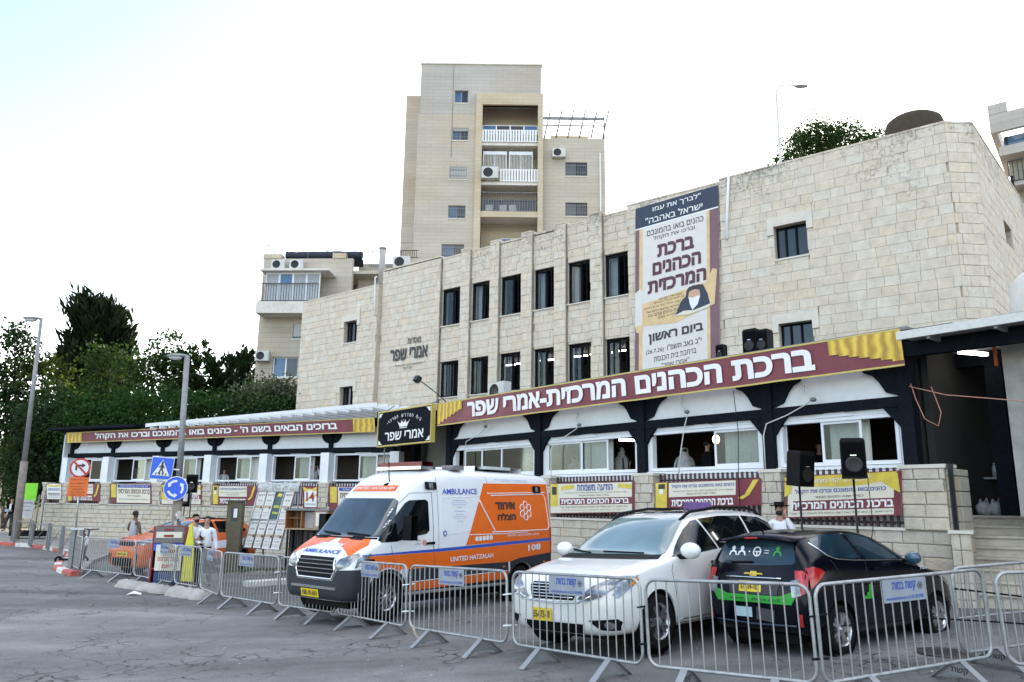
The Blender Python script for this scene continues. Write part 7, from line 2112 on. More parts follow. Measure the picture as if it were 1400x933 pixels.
def barrier(p, q, label, plate_at=None, zoff=(0, 0)):
 """p, q: ends on the street (Vector)"""
 d = Vector((q.x - p.x, q.y - p.y, 0)); L_ = d.length
 t = thing('crowd_barrier', label, 'barrier', p, math.atan2(d.y, d.x), 'crowd barriers along the kerb')
 t.rotation_euler = (0, -math.atan2(q.z - p.z, L_), math.atan2(d.y, d.x))
 fr_ = rounded_frame(L_)
 MB().tube([(a, 0, b_) for a, b_ in fr_] + [(fr_[0][0], 0, fr_[0][1]), (fr_[1][0], 0, fr_[1][1])], .019, 7, False).build('frame', TUBEM, t)
 n = max(4, int(round((L_ - .1) / .118)))
 sgx = None
 if plate_at is not None: sgx = (L_ * plate_at - .30, L_ * plate_at + .30)
 for k in range(1, n):
  x = L_ * k / n
  o = instance('bar', _bar, t, (x, 0, 0))
 for x in (L_ * .24, L_ * .78):
  fo = instance('foot', _foot, t, (x, 0, 0))
  if p.x > 1.4:
   mb = MB()
   for q in (-1, 1):
    v_, f_, w_ = text_geo('קשת', .03, 1)
    mb.add([(q * (.0055 + .0008 * e), (a / w_ - .5) * q * .2 + .0, .07 + b_ * .07) for a, b_, e in v_], f_)
   mb.build('lettering', mat('cut_letters', (.06, .06, .06), .8), fo)['kind'] = 'stuff'
 if sgx:
  w = sgx[1] - sgx[0]
  sp = MB().box(sgx[0], sgx[1], -.024, -.020, BH1 - .235, BH1 - .012).build('sign_plate', SIGNP, t)
  P = Print([(sgx[0], -.0245, BH1 - .235), (sgx[1], -.0245, BH1 - .235), (sgx[1], -.0245, BH1 - .012), (sgx[0], -.0245, BH1 - .012)], parent=sp)
  P.text([('קשת במות', .22, .78, .42, .88, .025), ('www.keshetbamot.co.il 02-5824988', .06, .94, .10, .26, .01)], SIGNB, .002)
  o = MB(); c = (.88, .64)
  ring = [P.P(c[0] + .055 * math.cos(a), c[1] + .15 * math.sin(a), .003) for a in np.arange(0, 6.28, .7)]
  o.tube(ring + ring[:1], .003, 4); o.add([P.P(c[0] - .03, c[1], .003), P.P(c[0], c[1] - .09, .003), P.P(c[0] + .03, c[1], .003), P.P(c[0], c[1] + .09, .003)], [(0, 1, 2, 3)])
  e = o.build('emblem', INKK, sp); e['kind'] = 'stuff'
  mb = MB()
  v = _bar
 return t
def bp_(px, py):
 """barrier top corner in the picture -> point on the street below it"""
 d = ray(px, py); z = 0.0
 for _ in range(14):
  t = (z + BH1 - EYE) / d.z; P = Vector((0, 0, EYE)) + d * t; z = G(P.x, P.y)
 return Vector((P.x, P.y, z))
# measured ends (metres)
def E(x, y): return Vector((x, y, G(x, y)))
ends = dict(a=E(5.02, 8.33), b=E(5.16, 8.75), c=E(2.96, 7.80), d=E(1.50, 8.90), e=E(.02, 10.55), f=E(-1.52, 12.30), g=E(-3.00, 14.20), h=E(-4.48, 15.75), i=E(-6.18, 17.35), j=E(-7.25, 18.95), k=E(-8.25, 19.9), l=E(-10.1, 21.7), m=E(-12.4, 23.35), n=E(-13.85, 25.3))
def dirv(a, b_, s_): d = (b_ - a).normalized(); return a + d * s_
right_end = E(7.35, 8.15)
barrier(ends['a'] + Vector((.05, .0, 0)), right_end, 'barrier cut off by the right edge of the photo, its foot lettered', None)
barrier(E(4.95, 8.95), E(7.0, 9.75), 'barrier running back to the right behind the one at the right edge', .75)
barrier(ends['c'] + Vector((.02, .0, 0)), ends['b'], 'slanting barrier in front of the flank of the dark hatchback', .49)
barrier(ends['d'] + Vector((.03, -.02, 0)), ends['c'] + Vector((-.03, .0, 0)), 'rust-spotted barrier without a sign plate behind the tail of the dark hatchback', None)
barrier(ends['e'] + Vector((.05, -.04, 0)), ends['d'] + Vector((-.03, .03, 0)), 'barrier in front of the bonnet of the white minivan', .47)
barrier(ends['f'] + Vector((.04, -.04, 0)), ends['e'] + Vector((-.03, .03, 0)), 'barrier between the ambulance and the white minivan', .47)
barrier(ends['g'] + Vector((.04, -.04, 0)), ends['f'] + Vector((-.03, .03, 0)), 'barrier in front of the left front wheel of the ambulance', .50)
barrier(ends['h'] + Vector((.04, -.04, 0)), ends['g'] + Vector((-.03, .03, 0)), 'barrier in front of the radiator grille of the ambulance', .42)
barrier(ends['i'] + Vector((.04, -.04, 0)), ends['h'] + Vector((-.03, .03, 0)), 'barrier just left of the ambulance in front of the pale wheel stop', .45)
barrier(ends['j'] + Vector((.04, -.04, 0)), ends['i'] + Vector((-.03, .03, 0)), 'short-looking barrier at the right of the two men in white shirts', .45)
barrier(ends['k'] + Vector((.03, -.03, 0)), ends['j'] + Vector((-.03, .03, 0)), 'barrier in front of the two men in white shirts', .4)
barrier(ends['l'] + Vector((.03, -.03, 0)), ends['k'] + Vector((-.03, .03, 0)), 'barrier in front of the booklet stands by the sign post', .72)
barrier(ends['m'] + Vector((.03, -.03, 0)), ends['l'] + Vector((-.03, .03, 0)), 'barrier in front of the bonnet of the orange crossover', .60)
barrier(ends['n'], ends['m'] + Vector((-.05, .0, 0)), 'barrier turned almost end-on at the left end of the row', None)
# cable ties and plastic strips that hold neighbours together
k = 0
for key, lb in zip('cdefgh', ('hatchback tail', 'minivan front right', 'gap left of the minivan', 'front wheel of the ambulance', 'ambulance bumper', 'left of the ambulance')):
 p = ends[key]
 tag(MB().tube([(-.09, -.03, .42), (.09, .03, .42)], .012, 5).build('cable_tie', BLACK if key in 'cd' else WHITE, None, (p.x, p.y, p.z)), 'lower tie joining two barriers at the ' + lb, 'cable tie')
 tag(MB().tube([(-.10, -.03, .80), (.10, .03, .82)], .010, 5).build('cable_tie', BLACK if key in 'cd' else WHITE, None, (p.x, p.y, p.z)), 'upper tie joining two barriers at the ' + lb, 'cable tie')
mb = MB(); mb.tube([E(4.9, 8.9) + Vector((0, 0, .88)), E(5.5, 8.7) + Vector((0, 0, .80)), E(6.2, 8.5) + Vector((0, 0, .62))], .010, 5)
tag(mb.build('black_cord', BLACK), 'upper black cord looped over the barriers at the right edge', 'cord')
mb = MB(); mb.tube([E(3.9, 9.6) + Vector((0, 0, .42)), E(4.6, 9.1) + Vector((0, 0, .56)), E(5.2, 8.7) + Vector((0, 0, .55)), E(5.9, 8.5) + Vector((0, 0, .50))], .009, 5)
tag(mb.build('black_cord', BLACK), 'lower black cord tied across the barriers beside the front of the hatchback', 'cord')
mb = MB(); p = E(-1.42, 12.1); mb.tube([p + Vector((0, 0, .24)), p + Vector((.05, -.03, .12)), p + Vector((.12, -.05, .05)), p + Vector((.2, -.08, .02))], .02, 6)
tag(mb.build('rope_end', mat('dirty_rope', (0.35, 0.30, 0.24), .9)), 'frayed rope end hanging from the barrier between ambulance and minivan', 'rope')
# ================================================================ LOUDSPEAKERS
def speaker(P, rz, s_, label, tilt=0.0, grp=None):
 t = thing('loudspeaker', label, 'loudspeaker', P, rz, grp)
 t.rotation_euler = (R(tilt), 0, rz)
 w, h, d = .40 * s_, .68 * s_, .36 * s_
 mb = MB(); pts_ = [(-w / 2, -d / 2), (w / 2, -d / 2), (w / 2 * .8, d / 2), (-w / 2 * .8, d / 2)]
 vs = [(x, y, 0) for x, y in pts_] + [(x, y, h * .93) for x, y in pts_] + [(x * .86, y * .9, h) for x, y in pts_]
 mb.add(vs, [(3, 2, 1, 0), (8, 9, 10, 11)] + [(a + k, a + (k + 1) % 4, a + 4 + (k + 1) % 4, a + 4 + k) for a in (0, 4) for k in range(4)])
 mb.build('cabinet', BLACK, t)
 MB().box(-w * .43, w * .43, -d / 2 - .012, -d / 2 - .002, h * .06, h * .88).build('grille', mat('speaker_grille', (0.004, 0.004, 0.005), .8, bump=.5, bscale=300, spec=.05), t)
 MB().lathe([(0, 0), (.10 * s_, 0), (.13 * s_, .006), (.14 * s_, 0)], 20, Matrix.Translation((0, -d / 2 - .013, h * .34)) @ Matrix.Rotation(R(90), 4, 'X')).build('cone', BLACKMETAL, t)
 MB().box(-.05 * s_, .05 * s_, -d / 2 - .014, -d / 2 - .0125, h * .56, h * .575).build('badge', CHROME, t)
 return t
def stand(P, h, label, spread=.45):
 t = thing('speaker_stand', label, 'stand', P, 0)
 MB().tube([(0, 0, .25), (0, 0, h)], .02, 7).build('pole', BLACKMETAL, t)
 MB().tube([(0, 0, h * .45), (0, 0, h * .45 + .12)], .032, 8).build('collar', BLACK, t)
 for k in range(3):
  a = k * 2.1 + .4
  MB().tube([(0, 0, .62), (spread * math.cos(a), spread * math.sin(a), .02)], .014, 6).build('leg', BLACKMETAL, t)
 return t
def sp_at(px, py, Y): return pt(px, py, Y)
Y1 = 14.6
b1 = pt(1167, 657, 14.1); b2 = pt(1093, 667, 15.0)
g1 = G(b1.x, b1.y); g2 = G(b2.x, b2.y)
stand((b1.x, b1.y, g1), b1.z - g1 + .02, 'tall black tripod stand carrying the right loudspeaker behind the hatchback')
speaker(b1 + Vector((0, 0, .03)), R(-16), 1.05, 'black loudspeaker on a tall stand right before the rightmost window')
stand((b2.x, b2.y, g2), b2.z - g2 + .02, 'tall black tripod stand carrying the left, tilted loudspeaker behind the minivan')
speaker(b2 + Vector((0, 0, .03)), R(28), .98, 'black loudspeaker on a tall stand, turned left and tilted, beside the stone pier', 6)
b3 = pt(262, 675, 31.5); b4 = pt(252, 694, 30.5)
for b_, lb, lb2, s_ in ((b3, 'upper one of the two small black loudspeakers behind the round blue sign', 'thin black stand of the upper small loudspeaker by the left fence', 1.05), (b4, 'lower one of the two small black loudspeakers behind the round blue sign', 'thin black stand of the lower small loudspeaker by the left fence', .95)):
 g = G(b_.x, b_.y); stand((b_.x, b_.y, g), b_.z - g + .02, lb2); speaker(b_ + Vector((0, 0, .03)), R(10), s_, lb)
for (px, py, sc, lb) in ((987, 497, .62, 'small black loudspeaker on the pavilion roof above the long banner, left one'), (1030, 486, 1.0, 'wide black loudspeaker on the pavilion roof between the left one and the window'), (1046, 485, .9, 'black loudspeaker on the pavilion roof directly below the lower square window')):
 u, z = AR.uz(px, py, .1); t = speaker(AR.world(u, .12, 5.41), AR.rz, sc * .9, lb)
# cables hanging from the loudspeakers
mb = MB(); q = b1 + Vector((.18, 0, .0))
mb.tube([q + Vector((0, .1, .3)), q + Vector((.12, .1, .1)), q + Vector((.15, .1, -.8)), q + Vector((.02, .1, -1.4))], .008, 5); tag(mb.build('speaker_cable', BLACK), 'thin black cable hanging to the right of the right tall loudspeaker', 'cable')
mb = MB(); u, z = AR.uz(1003, 545, -.7)
mb.tube([AR.world(u, -.7, 4.5), AR.world(u + .05, -.66, 3.6), AR.world(u, -.66, 2.6), AR.world(u + .04, -.7, 1.6)], .009, 5); tag(mb.build('speaker_cable', BLACK), 'thin dark cable hanging down past the open window above the white minivan', 'cable')
# ================================================================ STREET LAMPS AND TRAFFIC SIGNS
POLE = mat('grey_lamp_pole', (0.26, 0.265, 0.27), 0.55, metal=0.3, vary=0.15, dirt=0.3)
CPOLE = mat('weathered_pole', (0.22, 0.19, 0.16), 0.8, vary=0.3, dirt=0.5, bump=.3)
def street_lamp(base, top, r0, r1, label, head_dir, s_=1.0, arm=None):
 t = thing('street_lamp', label, 'street lamp', base)
 v = top - base
 MB().tube([Vector((0, 0, -.1)), v * .35], [r0, r0 * .92], 12).build('pole_base', CPOLE if r0 > .11 else POLE, t)
 MB().tube([v * .35 + Vector((0, 0, .0)), v], [r0 * .68, r1], 10).build('pole', POLE, t)
 if arm: MB().tube([v] + [v + Vector(a) for a in arm], r1 * .8, 8).build('arm', POLE, t); tip = v + Vector(arm[-1])
 else: tip = v
 h = sub('lamp_head', t, tip); h.rotation_euler = (0, 0, head_dir)
 mb = MB()
 prof = [(-.05, .05, .03), (.1, .10, .07), (.35, .16, .10), (.62, .15, .09), (.78, .06, .03)]
 vs = []
 for x, w, hh in prof:
  for a in range(8): vs.append((x * s_, w * s_ * math.cos(a * math.pi / 4), hh * s_ * math.sin(a * math.pi / 4) * (1 if a < 5 else .6)))
 mb.add(vs, [(i * 8 + k, i * 8 + (k + 1) % 8, (i + 1) * 8 + (k + 1) % 8, (i + 1) * 8 + k) for i in range(4) for k in range(8)] + [tuple(range(8)), tuple(32 + k for k in reversed(range(8)))], True)
 mb.build('housing', POLE, h)
 mb = MB(); mb.ball((.42 * s_, 0, -.06 * s_), .26 * s_, .12 * s_, .10 * s_, 12, 6); mb.build('lens', mat('lamp_lens', (0.45, 0.46, 0.47), .3), h)
 return t
b = pt(26, 700, 36); b.z = G(b.x, b.y); tp = pt(56.5, 436, 36)
street_lamp(b, tp, .17, .075, 'leaning grey street lamp at the far left with a flat box head', R(185), 1.1)
b = pt(1, 668, 52); b.z = G(b.x, b.y) + .3; tp = pt(15, 522, 52)
street_lamp(b, tp, .12, .07, 'distant street lamp at the left edge beyond the leaning one', R(180), 1.2)
b = gpt(232, 812); b = pt(236, 790, 21.6); b.z = G(b.x, b.y); tp = pt(256, 487, 21.6)
lampP = b
street_lamp(b, tp, .13, .07, 'street lamp carrying the two blue traffic signs, its pole base pasted with scraps', R(178), .75)
b = pt(1069, 250, 33); tp = pt(1071, 126, 33)
q = thing('street_lamp', 'slender white street lamp with a curved arm rising behind the roof tree', 'street lamp', (b.x, b.y, 2.0))
bz = tp.z - 2.0
mb = MB(); mb.tube([(0, 0, 0), (0, 0, bz), (.1, 0, bz + .22), (.35, 0, bz + .36), (.9, 0, bz + .34)], [.09, .06, .055, .05, .045], 8); mb.build('pole', mat('pale_lamp_pole', (.55, .56, .57), .5), q)
mb = MB(); mb.ball((1.18, 0, bz + .30), .34, .15, .08, 12, 8); mb.build('lamp_head', POLE, q)
def sign_disc(parent, c, r, rz, layers, back=True):
 """layers: list of (name, material, list of polygons in unit coordinates)"""
 d = sub('sign_face', parent, c, rz)
 MM = Matrix.Rotation(R(90), 4, 'X')
 return d
def disc_poly(d, m, r, y, name, n=36, r_in=None):
 mb = MB()
 if r_in is None: mb.lathe([(0.0005, 0), (r, 0), (r, .006), (.0005, .006)], n, Matrix.Translation((0, y, 0)) @ Matrix.Rotation(R(-90), 4, 'X'), False)
 else: mb.lathe([(r_in, 0), (r, 0), (r, .006), (r_in, .006), (r_in, 0)], n, Matrix.Translation((0, y, 0)) @ Matrix.Rotation(R(-90), 4, 'X'), False)
 return mb.build(name, m, d)
TBLUE = mat('traffic_blue', (0.01, 0.09, 0.62), .35, vary=.03)
TRED = mat('traffic_red', (0.45, 0.02, 0.02), .35, vary=.05)
TWHITE = mat('traffic_white', (0.66, 0.68, 0.70), .4, vary=.03)
TORANGE = mat('traffic_orange', (0.72, 0.14, 0.01), .5, vary=.04)
# no right turn sign and orange notice on a thin pole
b = pt(102, 741, 31.0); b.z = G(b.x, b.y) + .11
t = thing('traffic_sign', 'round white and red no-turn sign above an orange notice on a thin pole', 'traffic sign', b, R(12))
top = pt(110, 640, 31.0)
zz = top.z - b.z; dx_ = top.x - b.x
MB().tube([(0, .06, 0), (dx_ * 1.05, .06, zz + .35)], .035, 8).build('pole', STEEL, t)
dd = sub('sign_face', t, (dx_, 0, zz))
rs = .385
disc_poly(dd, TRED, rs, 0, 'disc'); disc_poly(dd, TWHITE, rs * .80, -.004, 'white_field')
MB().prism([(-.17, -.10), (-.10, -.10), (-.10, .06), (.06, .06), (.06, -.0), (.20, .095), (.06, .19), (.06, .13), (-.17, .13)], -.012, -.008).build('arrow', INKK, dd)
MB().box(-rs * .80, rs * .80, -.020, -.014, -.035, .035, Matrix.Rotation(R(45), 4, 'Y')).build('slash', TRED, dd)
ob = sub('notice_board', t, (dx_ * .8, 0, 0))
u0_, z0_ = pt(93, 679, 31), pt(121, 653, 31)
wv = (u0_.x - b.x - dx_ * .8, z0_.x - b.x - dx_ * .8)
MB().box(wv[0], wv[1], -.01, .01, u0_.z - b.z, z0_.z - b.z).build('board', TORANGE, ob)
P = Print(rectquad(wv[0], wv[1], u0_.z - b.z, z0_.z - b.z, -.012), parent=ob)
P.text([('אין פניה ימינה', .1, .9, .80, .92, .01), ('לכיוון שמואל הנביא', .1, .9, .62, .74, .01), ('בין השעות 18:00', .12, .88, .46, .56), ('ועד השעה 23:00', .22, .78, .32, .42), ('בימי התפילה בלבד', .12, .88, .18, .28), ('עיריית ירושלים', .15, .85, .04, .14)], INKK, .002)
# pedestrian crossing sign and roundabout sign on the lamp post
def at_lamp(px, py, Yb):
 P_ = pt(px, py, Yb); return P_
Yb = lampP.y - .16
c = pt(221.5, 640.5, Yb)
t = thing('traffic_sign', 'square blue pedestrian crossing sign, slightly tilted, on the lamp post', 'traffic sign', c, R(3))
t.rotation_euler = (0, R(4), R(3))
MB().cbox(-.30, .30, -.012, .012, -.30, .30, .004).build('plate', TWHITE, t)
MB().box(-.285, .285, -.018, -.0125, -.285, .285).build('blue_field', TBLUE, t)
MB().prism([(-.235, -.20), (.235, -.20), (0, .23)], -.024, -.019).build('white_triangle', TWHITE, t)
fig = MB()
for poly in ([(-.03, .10), (.03, .10), (.035, .15), (-.02, .155)], [(-.03, -.03), (.03, -.03), (.045, .095), (-.025, .10)], [(.02, .08), (.05, .06), (.09, .0), (.07, -.01), (.03, .03)], [(-.02, .08), (-.09, .03), (-.08, .01), (-.01, .05)],
    [(-.03, -.03), (.01, -.03), (-.05, -.15), (-.09, -.15)], [(0, -.03), (.035, -.03), (.09, -.14), (.055, -.15)]):
 fig.prism(poly, -.030, -.025)
fig.ball((.005, -.027, .165), .026, .004, .026, 10, 6)
f_ = fig.build('pedestrian_figure', INKK, t); f_['kind'] = 'stuff'
for x in (-.16, -.06, .03, .12): MB().prism([(x, -.19), (x + .035, -.19), (x + .05 - .03 * (x > 0), -.12), (x + .03 - .03 * (x > 0), -.12)], -.0295, -.0245).build('stripe', INKK, t)
MB().box(.22, .46, .02, .05, -.02, .02).build('bracket', STEEL, t)
c = pt(240, 668, Yb - .02)
t = thing('traffic_sign', 'round blue roundabout sign with three white arrows on the lamp post', 'traffic sign', c, R(2))
disc_poly(t, TWHITE, .325, 0, 'disc'); disc_poly(t, TBLUE, .305, -.004, 'blue_field')
for k in range(3):
 a0 = 100 + 120 * k
 r1, r2 = .165, .225
 pts_ = [(r2 * math.cos(R(a0 - a)), r2 * math.sin(R(a0 - a))) for a in range(0, 66, 8)][::1]
 a_end = a0 - 64; am_ = a0 - 92
 pts_ += [(.265 * math.cos(R(a_end)), .265 * math.sin(R(a_end))), (.195 * math.cos(R(am_)), .195 * math.sin(R(am_))), (.125 * math.cos(R(a_end)), .125 * math.sin(R(a_end)))]
 pts_ += [(r1 * math.cos(R(a0 - a)), r1 * math.sin(R(a0 - a))) for a in range(64, -1, -8)]
 MB().prism([(-x, z) for x, z in pts_], -.014, -.009).build('arrow', TWHITE, t)
MB().box(-.03, .03, .01, .10, -.02, .02).build('bracket', STEEL, t)
# pasted scraps on the pole base
SCRAP = mat('paper_scrap', (0.50, 0.48, 0.44), .9, vary=.35, scale=9)
rr = random.Random(12)
st_ = thing('pasted_scraps', 'torn paper scraps pasted round the foot of the lamp post with the blue signs', 'paper scraps', lampP)
for k in range(26):
 a = rr.uniform(3.3, 6.1); z = rr.uniform(.7, 2.3); w = rr.uniform(.08, .2); h = rr.uniform(.08, .22); r_ = .14 + rr.uniform(0, .012)
 n = 4; vs = []
 for i in range(n + 1):
  aa = a + (i / n - .5) * w / r_; vs += [(r_ * math.cos(aa) + .066 * z * .33, r_ * math.sin(aa), z), (r_ * math.cos(aa) + .066 * z * .33, r_ * math.sin(aa), z + h + rr.uniform(-.02, .02))]
 MB().add(vs, [(2 * i, 2 * i + 2, 2 * i + 3, 2 * i + 1) for i in range(n)]).build('scrap', SCRAP if k % 3 else PWHITE, st_)
# ================================================================ PEDESTRIAN RAILS, END PANEL
def ped_rail(p, q, label):
 d = Vector((q.x - p.x, q.y - p.y, 0)); L_ = d.length
 t = thing('pedestrian_rail', label, 'railing', p, math.atan2(d.y, d.x), 'pedestrian rails at the corner')
 for x in (0.04, L_ - .04): MB().box(x - .045, x + .045, -.045, .045, 0, 1.0).build('post', GREYMETAL, t)
 mb = MB(); mb.box(.09, L_ - .09, -.015, .015, .93, .96); mb.box(.09, L_ - .09, -.015, .015, .14, .17)
 mb.build('rail', GREYMETAL, t)
 MB().tube([(.12, 0, .18), (L_ - .14, 0, .92)], .012, 5).build('diagonal_bar', GREYMETAL, t)
 return t
rp = [pt(18, 741, 34.5), pt(42, 743, 33.2), pt(66, 746, 31.8), pt(84, 749.5, 30.3), pt(97, 753, 28.8)]
rp = [Vector((p.x, p.y, G(p.x, p.y) + .11)) for p in rp]
for a, b_, lb in zip(rp[:-1], rp[1:], ('first corner rail from the left, nearest the leaning lamp', 'second corner rail from the left behind the painted kerb', 'third corner rail from the left behind the painted kerb', 'fourth corner rail, next to the scooter')):
 ped_rail(a, b_ + (a - b_).normalized() * .12, lb)
ep = pt(100, 786, 24.5); ep.z = G(ep.x, ep.y)
t = thing('post_cluster', 'two dark steel posts with a rail end at the end of the barrier row', 'posts', ep)
for x in (-.12, .12): MB().box(x - .06, x + .06, -.06, .06, 0, 1.25).build('post', GREYMETAL, t)
MB().box(-.2, .2, -.08, .08, 1.255, 1.31).build('cap', STEEL, t)
# parked kick scooter behind
sc_ = pt(117, 745, 27.5); sc_.z = G(sc_.x, sc_.y) + .02
t = thing('scooter', 'electric scooter with black handlebar standing behind the barrier end', 'scooter', sc_, R(15))
MB().tube([(0, 0, .15), (.06, 0, 1.12)], .035, 8).build('stem', mat('navy_plastic', (0.02, 0.04, 0.12), .5), t)
MB().tube([(-.22, 0, 1.17), (.06, 0, 1.13), (.36, 0, 1.15)], .02, 7).build('handlebar', BLACK, t)
MB().box(-.75, .0, -.08, .08, .12, .18).build('deck', BLACK, t)
for x in (.02, -.78): MB().lathe([(.06, -.03), (.12, -.03), (.13, 0), (.12, .03), (.06, .03)], 16, Matrix.Translation((x, 0, .13)) @ Matrix.Rotation(R(90), 4, 'X')).build('wheel', RUBBER, t)
MB().box(-.22, -.05, -.12, .12, .75, 1.0).build('orange_bag', mat('orange_red_bag', (0.45, 0.10, 0.05), .7, vary=.5, scale=14), t)
MB().ball((.02, -.06, .75), .1, .08, .16, 10, 8).build('white_helmet', PWHITE, t)
# ================================================================ NOTICE STUFF AT THE FAR LEFT
c = pt(39, 674, 37.5)
tag(MB().box(-.45, .40, -.02, .02, -.45, .45).build('green_placard', mat('lime_green', (0.20, 0.62, 0.02), .5), None, c), 'bright lime green placard beside the leaning street lamp', 'placard')
c = pt(36, 697, 37.2)
NEWSP = mat('weathered_sheet', (.45, .45, .46), .8, vary=.2)
t = thing('notice_frame', 'white notice sheets on a dark frame under the lime green placard', 'notice board', (c.x, c.y, G(c.x, c.y) + .1))
MB().box(-.4, .32, 0, .04, .9, 1.75).build('sheet', NEWSP, t)
for x in (-.55, .5, .75): MB().tube([(x, .05, 0), (x, .05, 2.0)], .03, 6).build('post', GREYMETAL, t)
MB().box(-.6, .9, -.1, .5, .1, .35).build('base', BLACK, t)
P = Print([(-.4, -.003, .9), (.32, -.003, .9), (.32, -.003, 1.75), (-.4, -.003, 1.75)], parent=t); P.text([('הודעה לציבור', .1, .9, .8, .9, .01), ('התפילה תתקיים', .15, .85, .6, .67), ('ברחבת בית הכנסת', .15, .85, .4, .47)], INKK, .003)
# ================================================================ PAPER BOARD, BOX, MACHINE, BOOKLET STANDS
# leaning frame of newspaper sheets
A_ = pt(334, 752, 25.5); B_ = pt(383, 754, 24.6); A_.z = B_.z = 0
A_.z = pt(334, 749, 25.5).z; 
t = thing('newspaper_board', 'big leaning frame covered with rows of printed newspaper sheets left of the ambulance', 'notice board', (A_.x, A_.y, 0), math.atan2(B_.y - A_.y, B_.x - A_.x))
L_ = (Vector((B_.x, B_.y)) - Vector((A_.x, A_.y))).length
zb_ = A_.z; ztp = pt(350, 672, 26.0).z
lean = .38
def bd(u, v, off=0.0):    # u 0..1 across, v 0..1 up; leaning back
 return Vector((u * L_ + .06 * v - .03 + (.04 * u * v), lean * v - off, zb_ + (ztp - zb_) * v))
mb = MB(); mb.add([bd(-.02, 0, -.02), bd(1.02, 0, -.02), bd(1.02, 1, -.02), bd(-.02, 1, -.02)], [(0, 1, 2, 3)]); mb.build('backing', GREYMETAL, t)
NEWS = mat('newsprint', (0.70, 0.68, 0.65), .8, vary=.10, scale=5)
NEWSB = mat('newsprint_band', (0.46, 0.36, 0.25), .8, vary=.3, scale=7)
GRP = mat('dark_green_poster', (0.05, 0.09, 0.09), .6, vary=.5, scale=4)
for i in range(4):
 MB().tube([bd(i / 4 - .012, 0, .02), bd(i / 4 - .012, 1, .02)], .02, 5).build('frame_bar', STEEL, t)
 for j in range(2):
  u0_, u1_, v0_, v1_ = i / 4 + .01, (i + 1) / 4 - .02, j / 2 + .01, (j + 1) / 2 - .015
  special = (i == 2 and j == 1)
  s_ = MB().add([bd(u0_, v0_, .012), bd(u1_, v0_, .012), bd(u1_, v1_, .012), bd(u0_, v1_, .012)], [(0, 1, 2, 3)]).build('newspaper_sheet', GRP if special else NEWS, t)
  f = lambda a, b_, o=.016: bd(u0_ + (u1_ - u0_) * a, v0_ + (v1_ - v0_) * b_, o)
  P = Print([f(0, 0), f(1, 0), f(1, 1), f(0, 1)], parent=s_, nrm=Vector((0, -1, 0)))
  if special:
   P.poly('yellow_print', YEL, [(.2, .85), (.7, .82), (.85, .93), (.4, .97)], .002); P.poly('yellow_print', mat('green_yellow', (.35, .42, .05), .6), [(.1, .42), (.9, .40), (.8, .50), (.15, .52)], .002); P.poly('yellow_print', mat('green_yellow', (.35, .42, .05), .6), [(.15, .2), (.8, .18), (.85, .26), (.1, .28)], .002)
  else:
   P.grid('photo_band', NEWSB, .04, .96, .40, .50, 1, 1, .002); P.grid('dark_photo', INKK, .72, .92, .38, .46, 1, 1, .004)
   P.text([('מודעה חשובה', .1, .9, .86, .93, .02), ('מכתב קודש', .2, .8, .62, .72, .02), ('קהל קדוש', .15, .85, .20, .28, .01)] + [('קריאה נרגשת לאחינו בית ישראל', .06, .94, z, z + .025) for z in (.80, .765, .57, .54, .34, .31, .15, .12, .09, .06)], mat('newsprint_ink', (.16, .15, .15), .8), .003)
for v in (-.0, .49, 1.0): MB().tube([bd(-.02, v, .02), bd(1.02, v, .02)], .022, 5).build('frame_bar', STEEL, t)
mb = MB(); rsb = random.Random(5); n = 16; vs = []
for i in range(n + 1):
 for k in range(4): vs.append(bd(-.04 + 1.12 * i / n, 1.0 + .055 * k + rsb.uniform(-.012, .012), .05 - .04 * abs(k - 1.5) + rsb.uniform(-.02, .02)))
mb.add(vs, [(i * 4 + k, (i + 1) * 4 + k, (i + 1) * 4 + k + 1, i * 4 + k + 1) for i in range(n) for k in range(3)], True)
mb.build('rolled_plastic_cover', mat('clear_sheeting', (0.40, 0.41, 0.40), .25, vary=.5, scale=12), t)
for x in (.05, L_ - .05): MB().tube([(x + .3, lean + .1, 0), (x + .2, lean + .05, ztp)], .03, 6).build('leg', GREYMETAL, t)
# open wooden cabinet on dark legs
WOOD = mat('orange_plywood', (0.32, 0.14, 0.045), .6, vary=.3, scale=4); WOODP = mat('pale_plywood', (0.38, 0.29, 0.19), .7, vary=.2, scale=4)
Yc = 24.6
c0_, c1_ = pt(389, 724, Yc), pt(443, 726, Yc - .6); ct = pt(389, 698, Yc)
t = thing('wooden_cabinet', 'open wooden cabinet with one pasted notice standing on dark legs by the wall', 'cabinet', (c0_.x, c0_.y, 0), R(-16))
L_ = (Vector((c1_.x, c1_.y)) - Vector((c0_.x, c0_.y))).length; z0_, z1_ = c0_.z, ct.z
MB().box(0, L_, 0, .5, z0_, z0_ + .04).build('bottom', WOODP, t); MB().box(-.03, L_ + .03, -.05, .5, z1_, z1_ + .05).build('top', GREYMETAL, t)
MB().box(0, L_, .47, .5, z0_ + .04, z1_).build('back', WOOD, t)
for x in (0, L_ * .36, L_ * .66, L_ - .03): MB().box(x, x + .03, .0, .47, z0_ + .04, z1_).build('partition', WOOD, t)
MB().box(L_ * .66 + .032, L_ - .032, -.02, .0, z0_ + .04, z1_).build('door', WOODP, t)
MB().box(L_ * .05, L_ * .34, .05, .45, (z0_ + z1_) / 2 + .05, (z0_ + z1_) / 2 + .07).build('shelf', WOOD, t)
MB().box(L_ * .38, L_ * .62, .2, .22, z0_ + .05, z1_ - .03).build('white_sheet', mat('grey_card', (.42, .42, .42), .8), t)
MB().box(L_ * .72, L_ * .94, -.026, -.021, z0_ + .12, z1_ - .05).build('notice', NEWS, t)
